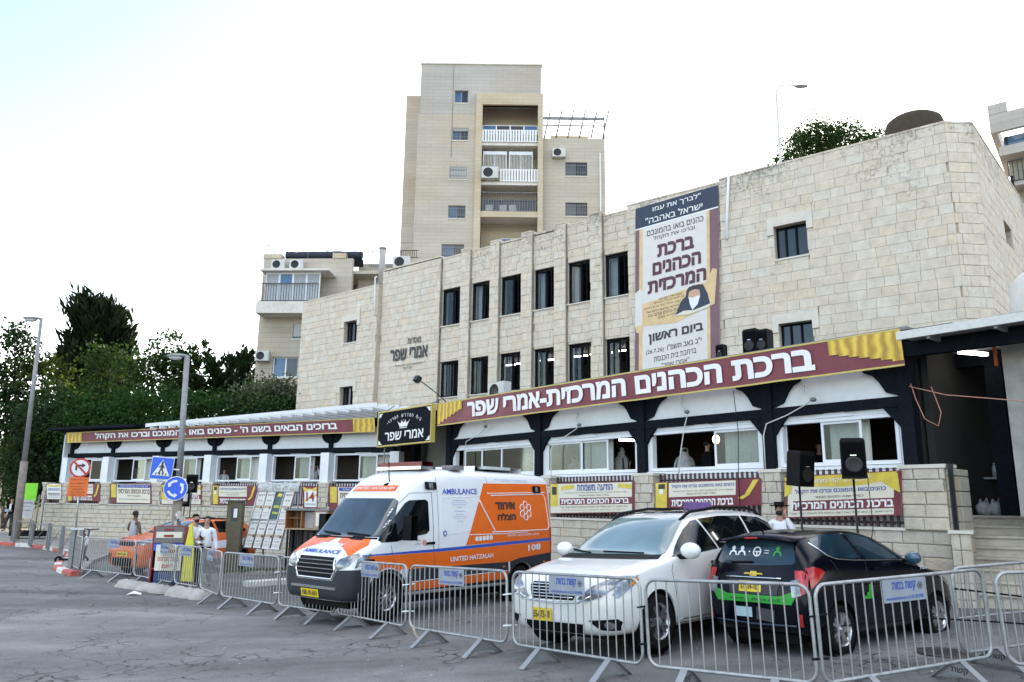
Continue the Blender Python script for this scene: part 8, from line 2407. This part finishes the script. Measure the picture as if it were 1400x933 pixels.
for x in (.05, .35, .75, L_ - .08): MB().box(x, x + .05, .05, .10, 0, z0_).build('leg', BLACKMETAL, t)
for x in (.05, .35, .75, L_ - .08): MB().box(x, x + .05, .40, .45, 0, z0_).build('leg', BLACKMETAL, t)
MB().box(-.1, L_, .46, .50, 0, z0_ - .02).build('backboard', mat('stained_board', (.12, .11, .10), .9, vary=.4), t)
# brown donation machine
c = pt(320, 728, 25.6); g = G(c.x, c.y)
t = thing('collection_box', 'tall olive brown metal box with a small window behind the orange crossover', 'metal box', (c.x, c.y, g), R(8))
zt_ = pt(320, 686, 25.6).z - g
OLV = mat('olive_brown_metal', (0.10, 0.085, 0.05), .6, vary=.2)
MB().cbox(-.24, .24, -.2, .2, 0, zt_, .02).build('case', OLV, t); MB().box(-.28, .28, -.24, .24, zt_, zt_ + .05).build('lid', OLV, t)
MB().box(-.10, .12, -.206, -.2015, zt_ - .62, zt_ - .18).build('window_panel', mat('dark_panel', (.04, .045, .05), .3), t); MB().box(-.02, .09, -.211, -.2065, zt_ - .50, zt_ - .22).build('label_sheet', PWHITE, t)
# booklet stands
SR = mat('stand_red', (0.22, 0.02, 0.02), .5, vary=.1)
c = pt(228, 798, 20.7); g = G(c.x, c.y)
t = thing('booklet_stand', 'red and blue booklet stand with cream posters behind the barriers', 'display stand', (c.x, c.y, g), R(6))
zt_ = pt(228, 719, 20.7).z - g
MB().box(-.42, .40, .12, .16, 0, zt_).build('back', SR, t)
for x in (-.42, .36): MB().box(x, x + .04, -.12, .12, 0, zt_ - .02).build('side_panel', SR, t)
for z in (0.05, .45, 1.0): MB().box(-.38, .36, -.12, .12, z, z + .03).build('shelf', SR, t)
MB().box(-.37, .35, -.14, -.12, zt_ - .42, zt_ - .02).build('header', mat('stand_grey', (.15, .14, .13), .6), t); MB().box(-.33, .31, -.15, -.142, zt_ - .30, zt_ - .15).build('strip', CREAM, t)
MB().box(-.14, .10, -.156, -.152, zt_ - .28, zt_ - .22).build('red_label', SR, t); MB().box(-.14, .10, -.156, -.152, zt_ - .12, zt_ - .07).build('red_label', SR, t)
MB().box(-.37, .35, -.13, -.10, zt_ - .62, zt_ - .44).build('blue_band', TBLUE, t)
MB().box(-.30, .34, -.15, -.13, .42, 1.06).build('poster', CREAM, t)
P = Print(rectquad(-.30, .34, .42, 1.06, -.152), parent=t); P.text([('תהילים', .2, .8, .68, .84, .02), ('ברכת הכהנים', .1, .9, .38, .52, .02), ('חינם', .3, .7, .1, .24, .02)], TRED, .003)
MB().box(-.30, .34, -.14, -.12, .1, .38).build('blue_lower_panel', mat('deep_blue', (.015, .04, .14), .5), t)
c = pt(254, 797, 20.5); g = G(c.x, c.y)
tag(MB().prism([(-.13, 0.02), (.17, 0.02), (.14, .7), (.03, 1.45), (-.02, 1.45), (-.11, .8)], -.03, .03).build('yellow_sign', mat('bright_yellow', (0.62, 0.60, 0.04), .5, vary=.08), None, (c.x, c.y, g + .15)), 'tall narrow yellow pointed sign beside the booklet stand', 'sign')
c = pt(209, 795, 21.3); g = G(c.x, c.y)
t = thing('flyer_rack', 'low rack of white and violet flyers left of the booklet stand', 'display rack', (c.x, c.y, g), R(-8))
VIO = mat('violet_print', (0.25, 0.10, 0.30), .6, vary=.4, scale=9)
MB().prism([(-.2, .0), (.2, .0), (.24, 1.35), (-.02, 1.35)], .08, .12).build('back', GREYMETAL, t)
for k in range(4): MB().box(-.17 + .03 * k, .17 + .03 * k, -.02, .06, .1 + .32 * k, .36 + .32 * k).build('flyer_stack', VIO if k % 2 == 0 else PWHITE, t)
c = pt(247, 795, 21.9); g = G(c.x, c.y)
tag(MB().cbox(-.18, .22, -.15, .15, 0, 1.5, .02).build('blue_cabinet', mat('cabinet_blue', (0.015, 0.045, 0.17), .5), None, (c.x, c.y, g)), 'slim blue cabinet just behind the yellow pointed sign', 'cabinet')
# iron stand with flyers at far left, crowd fence beyond
mb = MB(); 
for k in range(7): mb.tube([(k * .45, 0, 0), (k * .45 + .2, 0, 2.2)], .025, 5)
mb.tube([(0, 0, .3), (3.2, 0, .5)], .02, 5); mb.tube([(0, 0, 1.9), (3.2, 0, 2.0)], .02, 5)
c = pt(12, 712, 46); tag(mb.build('scaffold_rails', GREYMETAL, None, (c.x - 1.5, c.y, G(c.x, c.y))), 'thin grey rails beyond the man in the dark suit at the left edge', 'railing')
# ================================================================ PEOPLE
SKIN = mat('skin', (0.42, 0.24, 0.17), .55, vary=.06); SKIND = mat('dark_skin', (0.12, 0.06, 0.04), .5, vary=.08)
SHIRTW = mat('white_shirt', (0.70, 0.72, 0.76), .8, vary=.04, bump=.2, bscale=18); SUITB = mat('black_suit', (0.007, 0.007, 0.009), .9, vary=.2, spec=.1)
TROUS = mat('dark_navy_trousers', (0.015, 0.018, 0.03), .8, vary=.2); HAIRB = mat('dark_hair', (0.015, 0.011, 0.009), .8); TANKG = mat('grey_tank_top', (0.36, 0.37, 0.39), .9, vary=.06)
GREENS = mat('green_shorts', (0.01, 0.13, 0.06), .8); SHAWL = mat('wool_shawl', (0.40, 0.40, 0.40), .95, vary=.3, scale=7, bump=.4, bscale=12); SHAWLK = mat('shawl_stripe', (0.03, 0.03, 0.035), .9)
def skin_mesh(name, verts, edges, radii, m, parent, root=0, sub_=1):
 me = bpy.data.meshes.new(name); me.from_pydata([tuple(v) for v in verts], edges, [])
 o = bpy.data.objects.new(name, me); link(o, parent)
 o.modifiers.new('skin', 'SKIN')
 if not me.skin_vertices: me.skin_vertices.new()
 for i, r in enumerate(radii):
  sv = me.skin_vertices[0].data[i]; sv.radius = r if isinstance(r, tuple) else (r, r); sv.use_root = (i == root)
 s_ = o.modifiers.new('sub', 'SUBSURF'); s_.levels = sub_; s_.render_levels = sub_
 bpy.context.evaluated_depsgraph_get().update()
 n = bpy.data.meshes.new_from_object(o.evaluated_get(bpy.context.evaluated_depsgraph_get()))
 o.modifiers.clear(); o.data = n; bpy.data.meshes.remove(me)
 n.materials.clear(); n.materials.append(m); n.polygons.foreach_set('use_smooth', [True] * len(n.polygons))
 return o
def person(P, rz, h, label, arms, shirt, trousers, hair='short', hat=None, beard=False, skin=None, sleeves='long', lean=0.0, stance=.10, shorts=False, jacket=False, head_turn=0.0, head_nod=0.0, fold=None, fingers=True, grp=None):
 """arms: ((elbow, wrist, fingertip direction) right, left) in units of the height, x to the person's right, y to the front (-y is where he looks), z up"""
 t = thing('person', label, 'person', P, rz, grp); k = h; skin = skin or SKIN
 S = lambda x, y, z: Vector((x * k, (y - lean * max(0, z - .5)) * k, z * k))
 V, E_, Rr = [], [], []
 def add(p, r, par=None):
  V.append(p); Rr.append(tuple(q * k for q in r) if isinstance(r, tuple) else r * k)
  if par is not None: E_.append((par, len(V) - 1))
  return len(V) - 1
 pel = add(S(0, 0, .52), (.075, .055)); ab = add(S(0, 0, .60), (.070, .052), pel); ch = add(S(0, .0, .72), (.074, .050), ab); cl = add(S(0, 0, .79), (.044, .034), ch)
 nk = add(S(0, -.004, .855), .030, cl); 
 hd = S(0, -.008, 0)
 hn = R(head_turn)
 j = add(S(0, -.014, .885), (.036, .042), nk); f = add(S(0, -.010, .925), (.042, .052), j); top = add(S(0, -.004, .965), (.036, .044), f)
 hands = []
 for s_, (el, wr, fd) in zip((1, -1), arms):
  sh = add(S(s_ * .096, 0, .788), .026, cl); e = add(S(*el), .022, sh); w = add(S(*wr), .016, e)
  d = Vector(fd).normalized(); pm = add(V[w] + d * .045 * k, (.018, .011), w)
  if fingers:
   side_ = d.cross(Vector((0, 1, 0.2))).normalized()
   for q, ln in ((-.016, .034), (-.005, .042), (.006, .040), (.016, .030)):
    b_ = V[pm] + side_ * q * k + d * .02 * k
    a1 = add(b_, .0052, pm); add(b_ + (d + Vector((0, .0, -.35))).normalized() * ln * k, .0042, a1)
   add(V[w] + d * .030 * k + side_ * .030 * k, .0055, pm)
  hands.append(pm)
 for s_ in (1, -1):
  hp = add(S(s_ * .048, 0, .50), .052, pel); kn = add(S(s_ * (.05 + stance * .2), -.01, .28), .034, hp); an = add(S(s_ * (.05 + stance * .4), .01, .045), .022, kn); add(S(s_ * (.055 + stance * .45), -.05, .015), .018, an)
 body = skin_mesh('body', V, E_, Rr, skin, t)
 M_ = Matrix.Translation(S(0, -.010, .925))
 nose = MB(); nose.add([M_ @ Vector(p) * 1 for p in ()], []) if False else None
 fm = MB(); c = S(0, -.010, .925)
 fm.add([c + Vector((-.008 * k, -.046 * k, .012 * k)), c + Vector((.008 * k, -.046 * k, .012 * k)), c + Vector((.010 * k, -.050 * k, -.012 * k)), c + Vector((-.010 * k, -.050 * k, -.012 * k)), c + Vector((0, -.066 * k, -.010 * k))], [(0, 1, 4), (1, 2, 4), (2, 3, 4), (3, 0, 4)])
 fm.build('nose', skin, t)
 for s_ in (1, -1):
  MB().ball(c + Vector((s_ * .017 * k, -.047 * k, .010 * k)), .006 * k, .004 * k, .004 * k, 8, 5).build('eye', INKK, t); MB().ball(c + Vector((s_ * .042 * k, 0, .0)), .006 * k, .014 * k, .018 * k, 8, 6).build('ear', skin, t)
 if hair:
  mb = MB(); mb.ball(c + Vector((0, .008 * k, .020 * k)), .048 * k, .056 * k, .046 * k, 14, 9); ho = mb.build('hair', HAIRB if hair != 'buzz' else mat('short_dark_hair', (.03, .022, .02), .9), t)
  bm = bmesh.new(); bm.from_mesh(ho.data)
  bmesh.ops.delete(bm, geom=[v for v in bm.verts if v.co.y < c.y - .030 * k and v.co.z < c.z + .030 * k] + [v for v in bm.verts if v.co.z < c.z - .012 * k and v.co.y < c.y], context='VERTS'); bm.to_mesh(ho.data); bm.free()
 if beard:
  mb = MB(); mb.ball(c + Vector((0, -.030 * k, -.034 * k)), .036 * k, .026 * k, .026 * k, 12, 8); mb.build('beard', HAIRB, t)
 if hat == 'brim':
  mb = MB(); mb.lathe([(0, .045), (.050, .045), (.054, .0), (.056, -.0)], 20, Matrix.Translation(c + Vector((0, .004 * k, .035 * k))) @ Matrix.Scale(k, 4)); mb.lathe([(.05, 0), (.098, .002), (.102, .012), (.098, .010), (.05, .006)], 24, Matrix.Translation(c + Vector((0, .0, .035 * k))) @ Matrix.Scale(k, 4)); mb.build('hat', SUITB, t)['kind'] = 'stuff'
 if hat == 'cap':
  MB().lathe([(.048, 0), (.044, .016), (.028, .030), (0, .034)], 16, Matrix.Translation(c + Vector((0, .012 * k, .026 * k))) @ Matrix.Scale(k, 4)).build('skullcap', SUITB, t)
 V2, E2, R2 = [], [], []
 def add2(p, r, par=None):
  V2.append(p); R2.append(tuple(q * k for q in r) if isinstance(r, tuple) else r * k)
  if par is not None: E2.append((par, len(V2) - 1))
  return len(V2) - 1
 g = .012 if jacket else .008
 lo = .44 if jacket else .515
 a0 = add2(S(0, 0, lo), (.083 + g, .064 + g)); a1 = add2(S(0, 0, .60), (.078 + g, .060 + g), a0); a2 = add2(S(0, 0, .72), (.084 + g, .058 + g), a1); a3 = add2(S(0, 0, .800), (.052 + g, .040 + g), a2); add2(S(0, -.003, .838), (.036, .036), a3)
 if sleeves != 'none':
  for s_, (el, wr, fd) in zip((1, -1), arms):
   sh = add2(S(s_ * .098, 0, .790), .034 + g * .6, a3); e_ = S(*el); shp = S(s_ * .104, 0, .805)
   if sleeves == 'short': add2(shp.lerp(e_, .8), .033 + g * .5, sh)
   else: e = add2(e_, .029 + g * .5, sh); add2(e_.lerp(S(*wr), .92), .021 + g * .4, e)
 skin_mesh('jacket' if jacket else 'shirt', V2, E2, R2, shirt, t)
 V2.clear(); E2.clear(); R2.clear()
 p0 = add2(S(0, 0, .55), (.082, .062)); p1 = add2(S(0, 0, .50), (.084, .064), p0)
 for s_ in (1, -1):
  hp = add2(S(s_ * .05, 0, .46), .058, p1); kn = add2(S(s_ * (.05 + stance * .2), -.01, .28), .042, hp)
  if not shorts: add2(S(s_ * (.05 + stance * .4), .01, .05), .032, kn)
 skin_mesh('shorts' if shorts else 'trousers', V2, E2, R2, trousers, t)
 for s_ in (1, -1):
  MB().ball(S(s_ * (.055 + stance * .42), -.025, .022), .028 * k, .065 * k, .024 * k, 10, 6).build('shoe', BLACK, t)
 return t, S, k
hang = ((.135, .01, .63), (.15, -.02, .50), (0, -.1, -1)); hangL = ((-.135, .01, .63), (-.15, -.02, .50), (0, -.1, -1))
gz = lambda x, y: G(x, y)
# two men in white shirts, looking at phones
X, Y = -8.30, 21.0
t, S, k = person((X, Y, gz(X, Y)), R(52), 1.86, 'bearded man in a short-sleeved white shirt looking down at his phone, left of the pair', (((.12, -.02, .64), (.06, -.15, .66), (-.5, -1, .1)), ((-.13, -.01, .64), (-.05, -.14, .64), (.6, -1, .1))), SHIRTW, TROUS, beard=True, sleeves='short', lean=.03, hat='cap')
MB().box(-.04, .04, -.01, .01, -.07, .07, Matrix.Translation(S(.0, -.20, .665)) @ Matrix.Rotation(R(-50), 4, 'X')).build('phone', BLACK, t)
X, Y = -7.93, 20.9
t, S, k = person((X, Y, gz(X, Y)), R(12), 1.80, 'dark-fringed man in a long-sleeved white shirt, phone at his waist, right of the pair', (((.13, .02, .64), (.155, -.03, .50), (0, -.2, -1)), ((-.13, .0, .64), (-.045, -.14, .60), (.7, -1, 0))), SHIRTW, TROUS, lean=.01)
MB().box(-.05, .05, -.01, .01, -.03, .03, Matrix.Translation(S(-.02, -.20, .60)) @ Matrix.Rotation(R(-60), 4, 'X')).build('phone', BLACK, t)
MB().lathe([(.085, 0), (.088, .012), (.085, .024)], 20, Matrix.Translation(S(0, 0, .535)) @ Matrix.Diagonal((k, k * .78, k, 1))).build('belt', BLACK, t)
# man in grey tank top seen from behind
X, Y = -12.05, 25.6
person((X, Y, gz(X, Y)), R(160), 1.86, 'man in a grey tank top and green shorts seen from behind beyond the orange crossover', (((.14, -.01, .66), (.10, -.12, .62), (-.3, -1, .2)), ((-.14, .0, .64), (-.14, -.05, .50), (0, -.2, -1))), TANKG, GREENS, hair='buzz', skin=SKIND, sleeves='none', shorts=True)
# man in dark suit walking at the far left
P_ = pt(15, 700, 43)
person((P_.x, P_.y, gz(P_.x, P_.y) + .11), R(10), 1.76, 'man in an open black suit and white shirt walking at the far left edge', (((.12, .0, .64), (.06, -.12, .60), (-.6, -1, .2)), ((-.13, .02, .63), (-.14, -.03, .50), (0, -.2, -1))), SUITB, TROUS, jacket=True, stance=.22)
o_p = [o for o in COL.objects if o.get('label', '').startswith('man in an open black suit')][0]
MB().box(-.05, .05, -.155, -.150, 1.02, 1.42).build('white_shirt_front', SHIRTW, o_p); MB().box(-.22, -.02, -.24, -.20, 1.02, 1.16).build('papers', mat('blue_papers', (.3, .38, .5), .7), o_p)
# bearded man with a wide-brimmed hat phoning
X, Y = 5.10, 15.0
t, S, k = person((X, Y, gz(X, Y)), R(-28), 1.82, 'bearded man in a wide-brimmed black hat phoning by the stone pier', (((.14, -.03, .68), (.065, -.045, .86), (-.1, -.1, 1)), hangL), SHIRTW, SUITB, beard=True, hat='brim')
MB().box(-.012, .012, -.035, .035, -.07, .07, Matrix.Translation(S(.058, -.03, .915))).build('phone', BLACK, t)
# ---- people inside the pavilions: those under prayer shawls, and others
def shawled(fr_, px, py, back, rz, label, h=1.72):
 u, z = fr_.uz(px, py, back); P_ = fr_.world(u, back, FL)
 t, S, k = person(P_, fr_.rz + R(rz), h, label, (((.12, -.04, .66), (.06, -.12, .74), (-.2, -.6, 1)), ((-.12, -.04, .66), (-.06, -.12, .74), (.2, -.6, 1))), SHIRTW, SUITB, fingers=False)
 mb = MB(); prof = [(.018, .992), (.046, .982), (.058, .95), (.062, .90), (.078, .86), (.130, .82), (.165, .74), (.180, .62), (.19, .48), (.20, .38)]
 n = 20; vs = []
 rs_ = random.Random(int(px))
 for r, zz in prof:
  for q in range(n + 1):
   a = R(-90 + 32) + (math.tau - R(64)) * q / n     # open at the front
   rr_ = r * (1 + .09 * math.sin(7 * a + zz * 11) + rs_.uniform(-.03, .03)) * (1.0 if zz > .86 else 1)
   vs.append(S(rr_ * math.cos(a), rr_ * .72 * math.sin(a), zz))
 fs = [(i * (n + 1) + q, i * (n + 1) + q + 1, (i + 1) * (n + 1) + q + 1, (i + 1) * (n + 1) + q) for i in range(len(prof) - 1) for q in range(n)]
 mb.add(vs, fs, True); o = mb.build('prayer_shawl', SHAWL, t)
 o.data.materials.append(SHAWLK)
 for pi, p_ in enumerate(o.data.polygons):
  row = pi // n; col = pi % n
  if row >= 5 and col in (2, 5, n - 3, n - 6): p_.material_index = 1
 return t
shawled(AR, 722, 640, .9, 200, 'person under a white prayer shawl behind the leftmost big window')
shawled(AR, 850, 645, .9, 160, 'person under a white striped shawl in the open part of the second big window')
shawled(AR, 786, 655, 1.2, 210, 'person under a pale shawl bending behind the middle of the second big window', 1.6)
shawled(AR, 937, 650, .8, 230, 'person under a white shawl beside the man in black in the third big window', 1.60)
u, z = AR.uz(966, 640, .8); person(AR.world(u, .85, FL), AR.rz + R(150), 1.76, 'man in a black coat seen from behind in the third big window', (hang, hangL), SUITB, SUITB, jacket=True, fingers=False)
u, z = AR.uz(1120, 650, 1.5); person(AR.world(u, 1.6, FL), AR.rz + R(10), 1.62, 'dim figure facing out deep in the left part of the rightmost big window', (hang, hangL), SUITB, SUITB, jacket=True, fingers=False)
for px, lb, sh_, hh, rz in ((306, 'dark-haired man in a white shirt bending in the fourth window of the left pavilion', SHIRTW, 1.55, 60), (350, 'man in black with a white collar at the right edge of that same window', SUITB, 1.66, 200), (430, 'man raising his hands near the right end of the fifth window', SHIRTW, 1.70, 30), (512, 'person in white standing in the sixth window of the left pavilion', SHIRTW, 1.74, 180)):
 u, z = AL.uz(px, 655, .5)
 ar_ = (hang, hangL) if px != 430 else (((.13, -.06, .72), (.08, -.12, .90), (-.2, -.3, 1)), ((-.13, -.06, .72), (-.08, -.12, .90), (.2, -.3, 1)))
 person(AL.world(u, .5, FL), AL.rz + R(rz), hh, lb, ar_, sh_, SUITB, fingers=False, jacket=(sh_ is SUITB))
u, z = AR.uz(955, 606, 2.2)
lt = thing('wall_lamp', 'lit warm lamp glowing inside the third big window', 'lamp', AR.world(u, 3.0, z + .15), AR.rz)
MB().ball((0, 0, 0), .10, .10, .13, 12, 8).build('lit_shade', mat('warm_lamp_glow', (1.0, .62, .25), .5, emit=3.5, vary=0), lt); MB().box(-.02, .02, .08, 1.1, -.02, .02).build('bracket', BLACKMETAL, lt)
u, z = AR.uz(862, 603, 1.5); lit(u, 1.5, z + .02, 'short lit tube on the ceiling in the open part of the second big window')
# ================================================================ TREES AND HEDGES
def leaf_mat(name, col, trans=.35, vary=.35):
 m, nt, N, L, b = _nt(name)
 geo = N.new('ShaderNodeNewGeometry'); nz = N.new('ShaderNodeTexNoise'); nz.inputs['Scale'].default_value = .9; nz.inputs['Detail'].default_value = 4; L.new(geo.outputs['Position'], nz.inputs['Vector'])
 ad = N.new('ShaderNodeMath'); ad.operation = 'MULTIPLY_ADD'; ad.inputs[1].default_value = .5; L.new(geo.outputs['Random Per Island'], ad.inputs[0]); L.new(nz.outputs[0], ad.inputs[2])
 mr = N.new('ShaderNodeMapRange'); mr.inputs[1].default_value = .3; mr.inputs[2].default_value = 1.2; mr.inputs[3].default_value = 1 - vary; mr.inputs[4].default_value = 1 + vary * 1.6; L.new(ad.outputs[0], mr.inputs[0])
 hs = N.new('ShaderNodeHueSaturation'); hs.inputs['Color'].default_value = (*col, 1); L.new(mr.outputs[0], hs.inputs['Value'])
 L.new(hs.outputs[0], b.inputs['Base Color']); b.inputs['Roughness'].default_value = .75; b.inputs['Specular IOR Level'].default_value = .12
 tr = N.new('ShaderNodeBsdfTranslucent'); h2 = N.new('ShaderNodeHueSaturation'); h2.inputs['Color'].default_value = (col[0] * 2.1, col[1] * 1.9, col[2] * .7, 1); L.new(mr.outputs[0], h2.inputs['Value']); L.new(h2.outputs[0], tr.inputs[0])
 mx = N.new('ShaderNodeMixShader'); mx.inputs[0].default_value = trans; L.new(b.outputs[0], mx.inputs[1]); L.new(tr.outputs[0], mx.inputs[2]); L.new(mx.outputs[0], N['Material Output'].inputs[0])
 return m
LF_D = leaf_mat('dark_leaves', (0.016, 0.033, 0.012), .20); LF_M = leaf_mat('green_leaves', (0.022, 0.046, 0.014), .25); LF_L = leaf_mat('light_leaves', (0.045, 0.068, 0.018), .40); LF_C = leaf_mat('cypress_needles', (0.009, 0.018, 0.007), .10); LF_G = leaf_mat('grey_green_leaves', (0.08, 0.10, 0.065), .25); LF_I = leaf_mat('ivy_leaves', (0.022, 0.052, 0.014), .2, .5)
BARK = mat('bark', (0.07, 0.055, 0.04), .9, vary=.3, bump=.6)
nr = np.random.default_rng(21)
def foliage(name, m, blobs, nclump, nleaf, size, parent, long=1.0, up=0.0, spread=.35, shell=.55):
 """blobs: (centre, radii). Leaf faces in clumps spread through the crown"""
 vol = np.array([b_[1][0] * b_[1][1] * b_[1][2] for b_ in blobs]) ** .7; vol = vol / vol.sum()
 vs = []
 for (c, r), w in zip(blobs, vol):
  nc = max(3, int(nclump * w)); c = np.array(c); r = np.array(r)
  d = nr.normal(size=(nc, 3)); d /= np.linalg.norm(d, axis=1)[:, None]
  rad = (shell + (1 - shell) * nr.random(nc) ** .6)[:, None] * (1 + nr.normal(0, .10, (nc, 1)))
  cc = c + d * rad * r
  for q in range(nc):
   s_ = spread * nr.uniform(.6, 1.5)
   o = nr.normal(size=(nleaf, 3)) * s_ * np.array([1, 1, .75])
   axis = d[q] * .8 + np.array([0, 0, up])
   if long > 1: 
    axis = axis / (np.linalg.norm(axis) + 1e-6)
    o = o * .35 + axis * nr.uniform(-.3, 1.2, (nleaf, 1)) * s_ * 1.5
    a = axis + nr.normal(0, .30, (nleaf, 3))
   else: a = nr.normal(size=(nleaf, 3))
   a /= np.linalg.norm(a, axis=1)[:, None]
   b_ = np.cross(a, nr.normal(size=(nleaf, 3))); b_ /= np.linalg.norm(b_, axis=1)[:, None]
   sz = size * nr.uniform(.6, 1.35, (nleaf, 1)); p = cc[q] + o
   A = a * sz * long * .5; B = b_ * sz * .38
   vs.append(np.stack([p - A, p + B, p + A, p - B], 1))
 V = np.concatenate(vs).reshape(-1, 3); n = len(V) // 4
 me = bpy.data.meshes.new(name); me.vertices.add(n * 4); me.vertices.foreach_set('co', V.astype(np.float32).ravel())
 me.loops.add(n * 4); me.loops.foreach_set('vertex_index', np.arange(n * 4, dtype=np.int32)); me.polygons.add(n); me.polygons.foreach_set('loop_start', np.arange(0, n * 4, 4, dtype=np.int32))
 try: me.polygons.foreach_set('loop_total', np.full(n, 4, dtype=np.int32))
 except Exception: pass
 me.update(calc_edges=True); me.materials.append(m)
 o = bpy.data.objects.new(name, me); link(o, parent); return o
def tree(label, base, blobs, m, nclump=160, nleaf=60, size=.22, trunk=.22, grp='trees left of the buildings', name='leafy_tree', **kw):
 t = thing(name, label, 'tree', base, 0, grp); bs = Vector(base)
 bl = [((Vector(c) - bs), r) for c, r in blobs]
 top = max(bl, key=lambda q: q[0].z)[0]
 mb = MB(); mid = Vector((top.x * .3, top.y * .3, top.z * .45))
 mb.tube([(0, 0, -.3), mid * .5 + Vector((.1, 0, 0)), mid, top * .8 + Vector((0, 0, 0))], [trunk, trunk * .8, trunk * .6, trunk * .2], 8)
 mb.build('trunk', BARK, t)
 for c, r in bl:
  MB().tube([mid * .9, (mid + c) / 2 + Vector((0, 0, -.3)), c, c + Vector((0, 0, r[2] * .5))], [trunk * .4, trunk * .28, trunk * .16, .02], 6).build('limb', BARK, t)
 foliage('crown', m, bl, nclump, nleaf, size, t, **kw)
 return t
def gnd(p): return (p.x, p.y, G(p.x, p.y))
def B(px, py, Y, rx, rz, ry=None): p = pt(px, py, Y); return (p, (rx, ry or rx * .8, rz))
def at(px, Y): p = pt(px, 690, Y); return (p.x, p.y, G(p.x, p.y))
tree('dark loose-crowned tree at the left edge behind the leaning lamp', at(22, 50), [B(5, 520, 50, 2.4, 2.6), B(28, 480, 50, 1.2, 2.0), B(20, 455, 50, .8, 1.0), B(45, 560, 50, 2.2, 2.2), B(12, 600, 50, 2.6, 2.0)], LF_D, 190, 40, .24, spread=.38, shell=.35)
tree('half-transparent sunlit tree between the leaning lamp and the dark cypress', at(75, 53), [B(62, 512, 53, 1.6, 1.0), B(85, 560, 53, 2.0, 2.0), B(60, 600, 53, 2.2, 2.0), B(100, 590, 53, 2.0, 1.8)], LF_L, 150, 40, .26, spread=.45)
tree('huge dark cypress-like tree with upright spiky tufts', at(130, 58), [B(130, 480, 58, 1.6, 2.6), B(110, 480, 58, .9, 2.0), B(152, 470, 58, .9, 2.2), B(130, 442, 58, 1.2, 1.3), B(128, 520, 58, 1.7, 2.2), B(125, 560, 58, 1.3, 2.2)], LF_C, 250, 60, .30, trunk=.4, name='cypress_tree', long=3.4, up=1.0, spread=.62, shell=.8)
tree('mid-green tree in front of the right side of the cypress', at(150, 50), [B(150, 500, 50, 1.6, 1.4), B(165, 530, 50, 2.2, 2.0), B(140, 560, 50, 2.2, 1.8)], LF_M, 130, 50, .22, spread=.32)
tree('airy tree with small round clumps rising behind the second street lamp', at(225, 49), [B(228, 478, 49, 1.1, 1.2), B(205, 505, 49, 1.6, 1.5), B(245, 505, 49, 1.6, 1.4), B(225, 545, 49, 2.6, 1.6), B(190, 550, 49, 1.8, 1.4)], LF_M, 160, 42, .20, spread=.27, shell=.4)
tree('dark bushy tree right of the second street lamp', at(285, 50), [B(272, 505, 50, 1.3, 1.5), B(295, 525, 50, 1.8, 1.8), B(270, 545, 50, 1.8, 1.4)], LF_D, 130, 50, .20, long=1.6, up=.6, spread=.3)
tree('dark spiky tree next to the terraced block', at(325, 50), [B(328, 515, 50, 1.1, 1.5), B(340, 545, 50, 1.3, 1.6), B(310, 545, 50, 1.4, 1.3)], LF_D, 120, 50, .20, long=1.8, up=.8, spread=.3)
tree('grey-green bush against the wall of the stone building', at(368, 41), [B(370, 545, 41, 1.4, .9), B(392, 545, 41, .8, .8), B(345, 556, 41, 1.0, .7)], LF_G, 120, 60, .16, name='bush', trunk=.12)
tree('dark tree hanging over the left end of the left pavilion', at(60, 44), [B(75, 590, 44, 1.9, 2.2), B(55, 640, 44, 1.8, 1.9), B(85, 640, 44, 1.2, 1.6), B(30, 650, 46, 1.2, 1.6)], LF_D, 230, 60, .22)
tree('sunlit small tree at the left edge beyond the man in the dark suit', at(10, 58), [B(12, 640, 58, 1.8, 1.6), B(30, 655, 58, 1.0, 1.4), B(-20, 630, 58, 2.2, 2.6)], LF_L, 110, 40, .24)
tree('backlit green tree behind the roof of the stone building', (pt(1130, 200, 36).x, 36, 3.0), [B(1130, 200, 36, 1.9, 1.3), B(1100, 215, 36, 1.4, 1.2), B(1165, 205, 36, 1.7, 1.1), B(1195, 205, 36, .9, .8), B(1080, 235, 36, 1.0, 1.0), B(1120, 185, 36, 1.1, .8)], LF_M, 300, 48, .12, grp=None, spread=.22, shell=.4)
# ivy bank behind the left pavilion
hd = thing('ivy_hedge', 'broad bank of dense ivy rising behind the left pavilion roof', 'hedge', (0, 0, 0))
bl = []
for px in range(95, 420, 18):
 Yh = 43 - (px - 95) * .010
 topy = 545 + (6 * math.sin(px * .07)) + (0 if px < 330 else (px - 330) * .1)
 p = pt(px, topy + 24, Yh); bl.append((p, (1.5, 1.1, 1.25))); p = pt(px, topy + 60, Yh); bl.append((p, (1.4, 1.2, 1.8)))
foliage('ivy_leaves', LF_I, bl, 900, 42, .17, hd, spread=.26, shell=.75)
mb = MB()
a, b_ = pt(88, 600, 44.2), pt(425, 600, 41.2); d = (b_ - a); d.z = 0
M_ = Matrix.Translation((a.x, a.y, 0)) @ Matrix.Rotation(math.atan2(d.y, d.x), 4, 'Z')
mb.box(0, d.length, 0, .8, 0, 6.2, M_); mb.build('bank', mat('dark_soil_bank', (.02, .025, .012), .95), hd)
# sunlit stone wall far to the left
fw = thing('garden_wall', 'pale sunlit garden wall beyond the trees at the left edge', 'wall', (0, 0, 0))
a, b_ = pt(-160, 690, 66), pt(70, 690, 62)
M_ = Matrix.Translation((a.x, a.y, 0)) @ Matrix.Rotation(math.atan2(b_.y - a.y, b_.x - a.x), 4, 'Z')
MB().box(0, (b_ - a).length, 0, .4, -.5, 3.4, M_).build('wall', mat('cream_render', (.55, .47, .33), .9, vary=.15, scale=.5), fw)
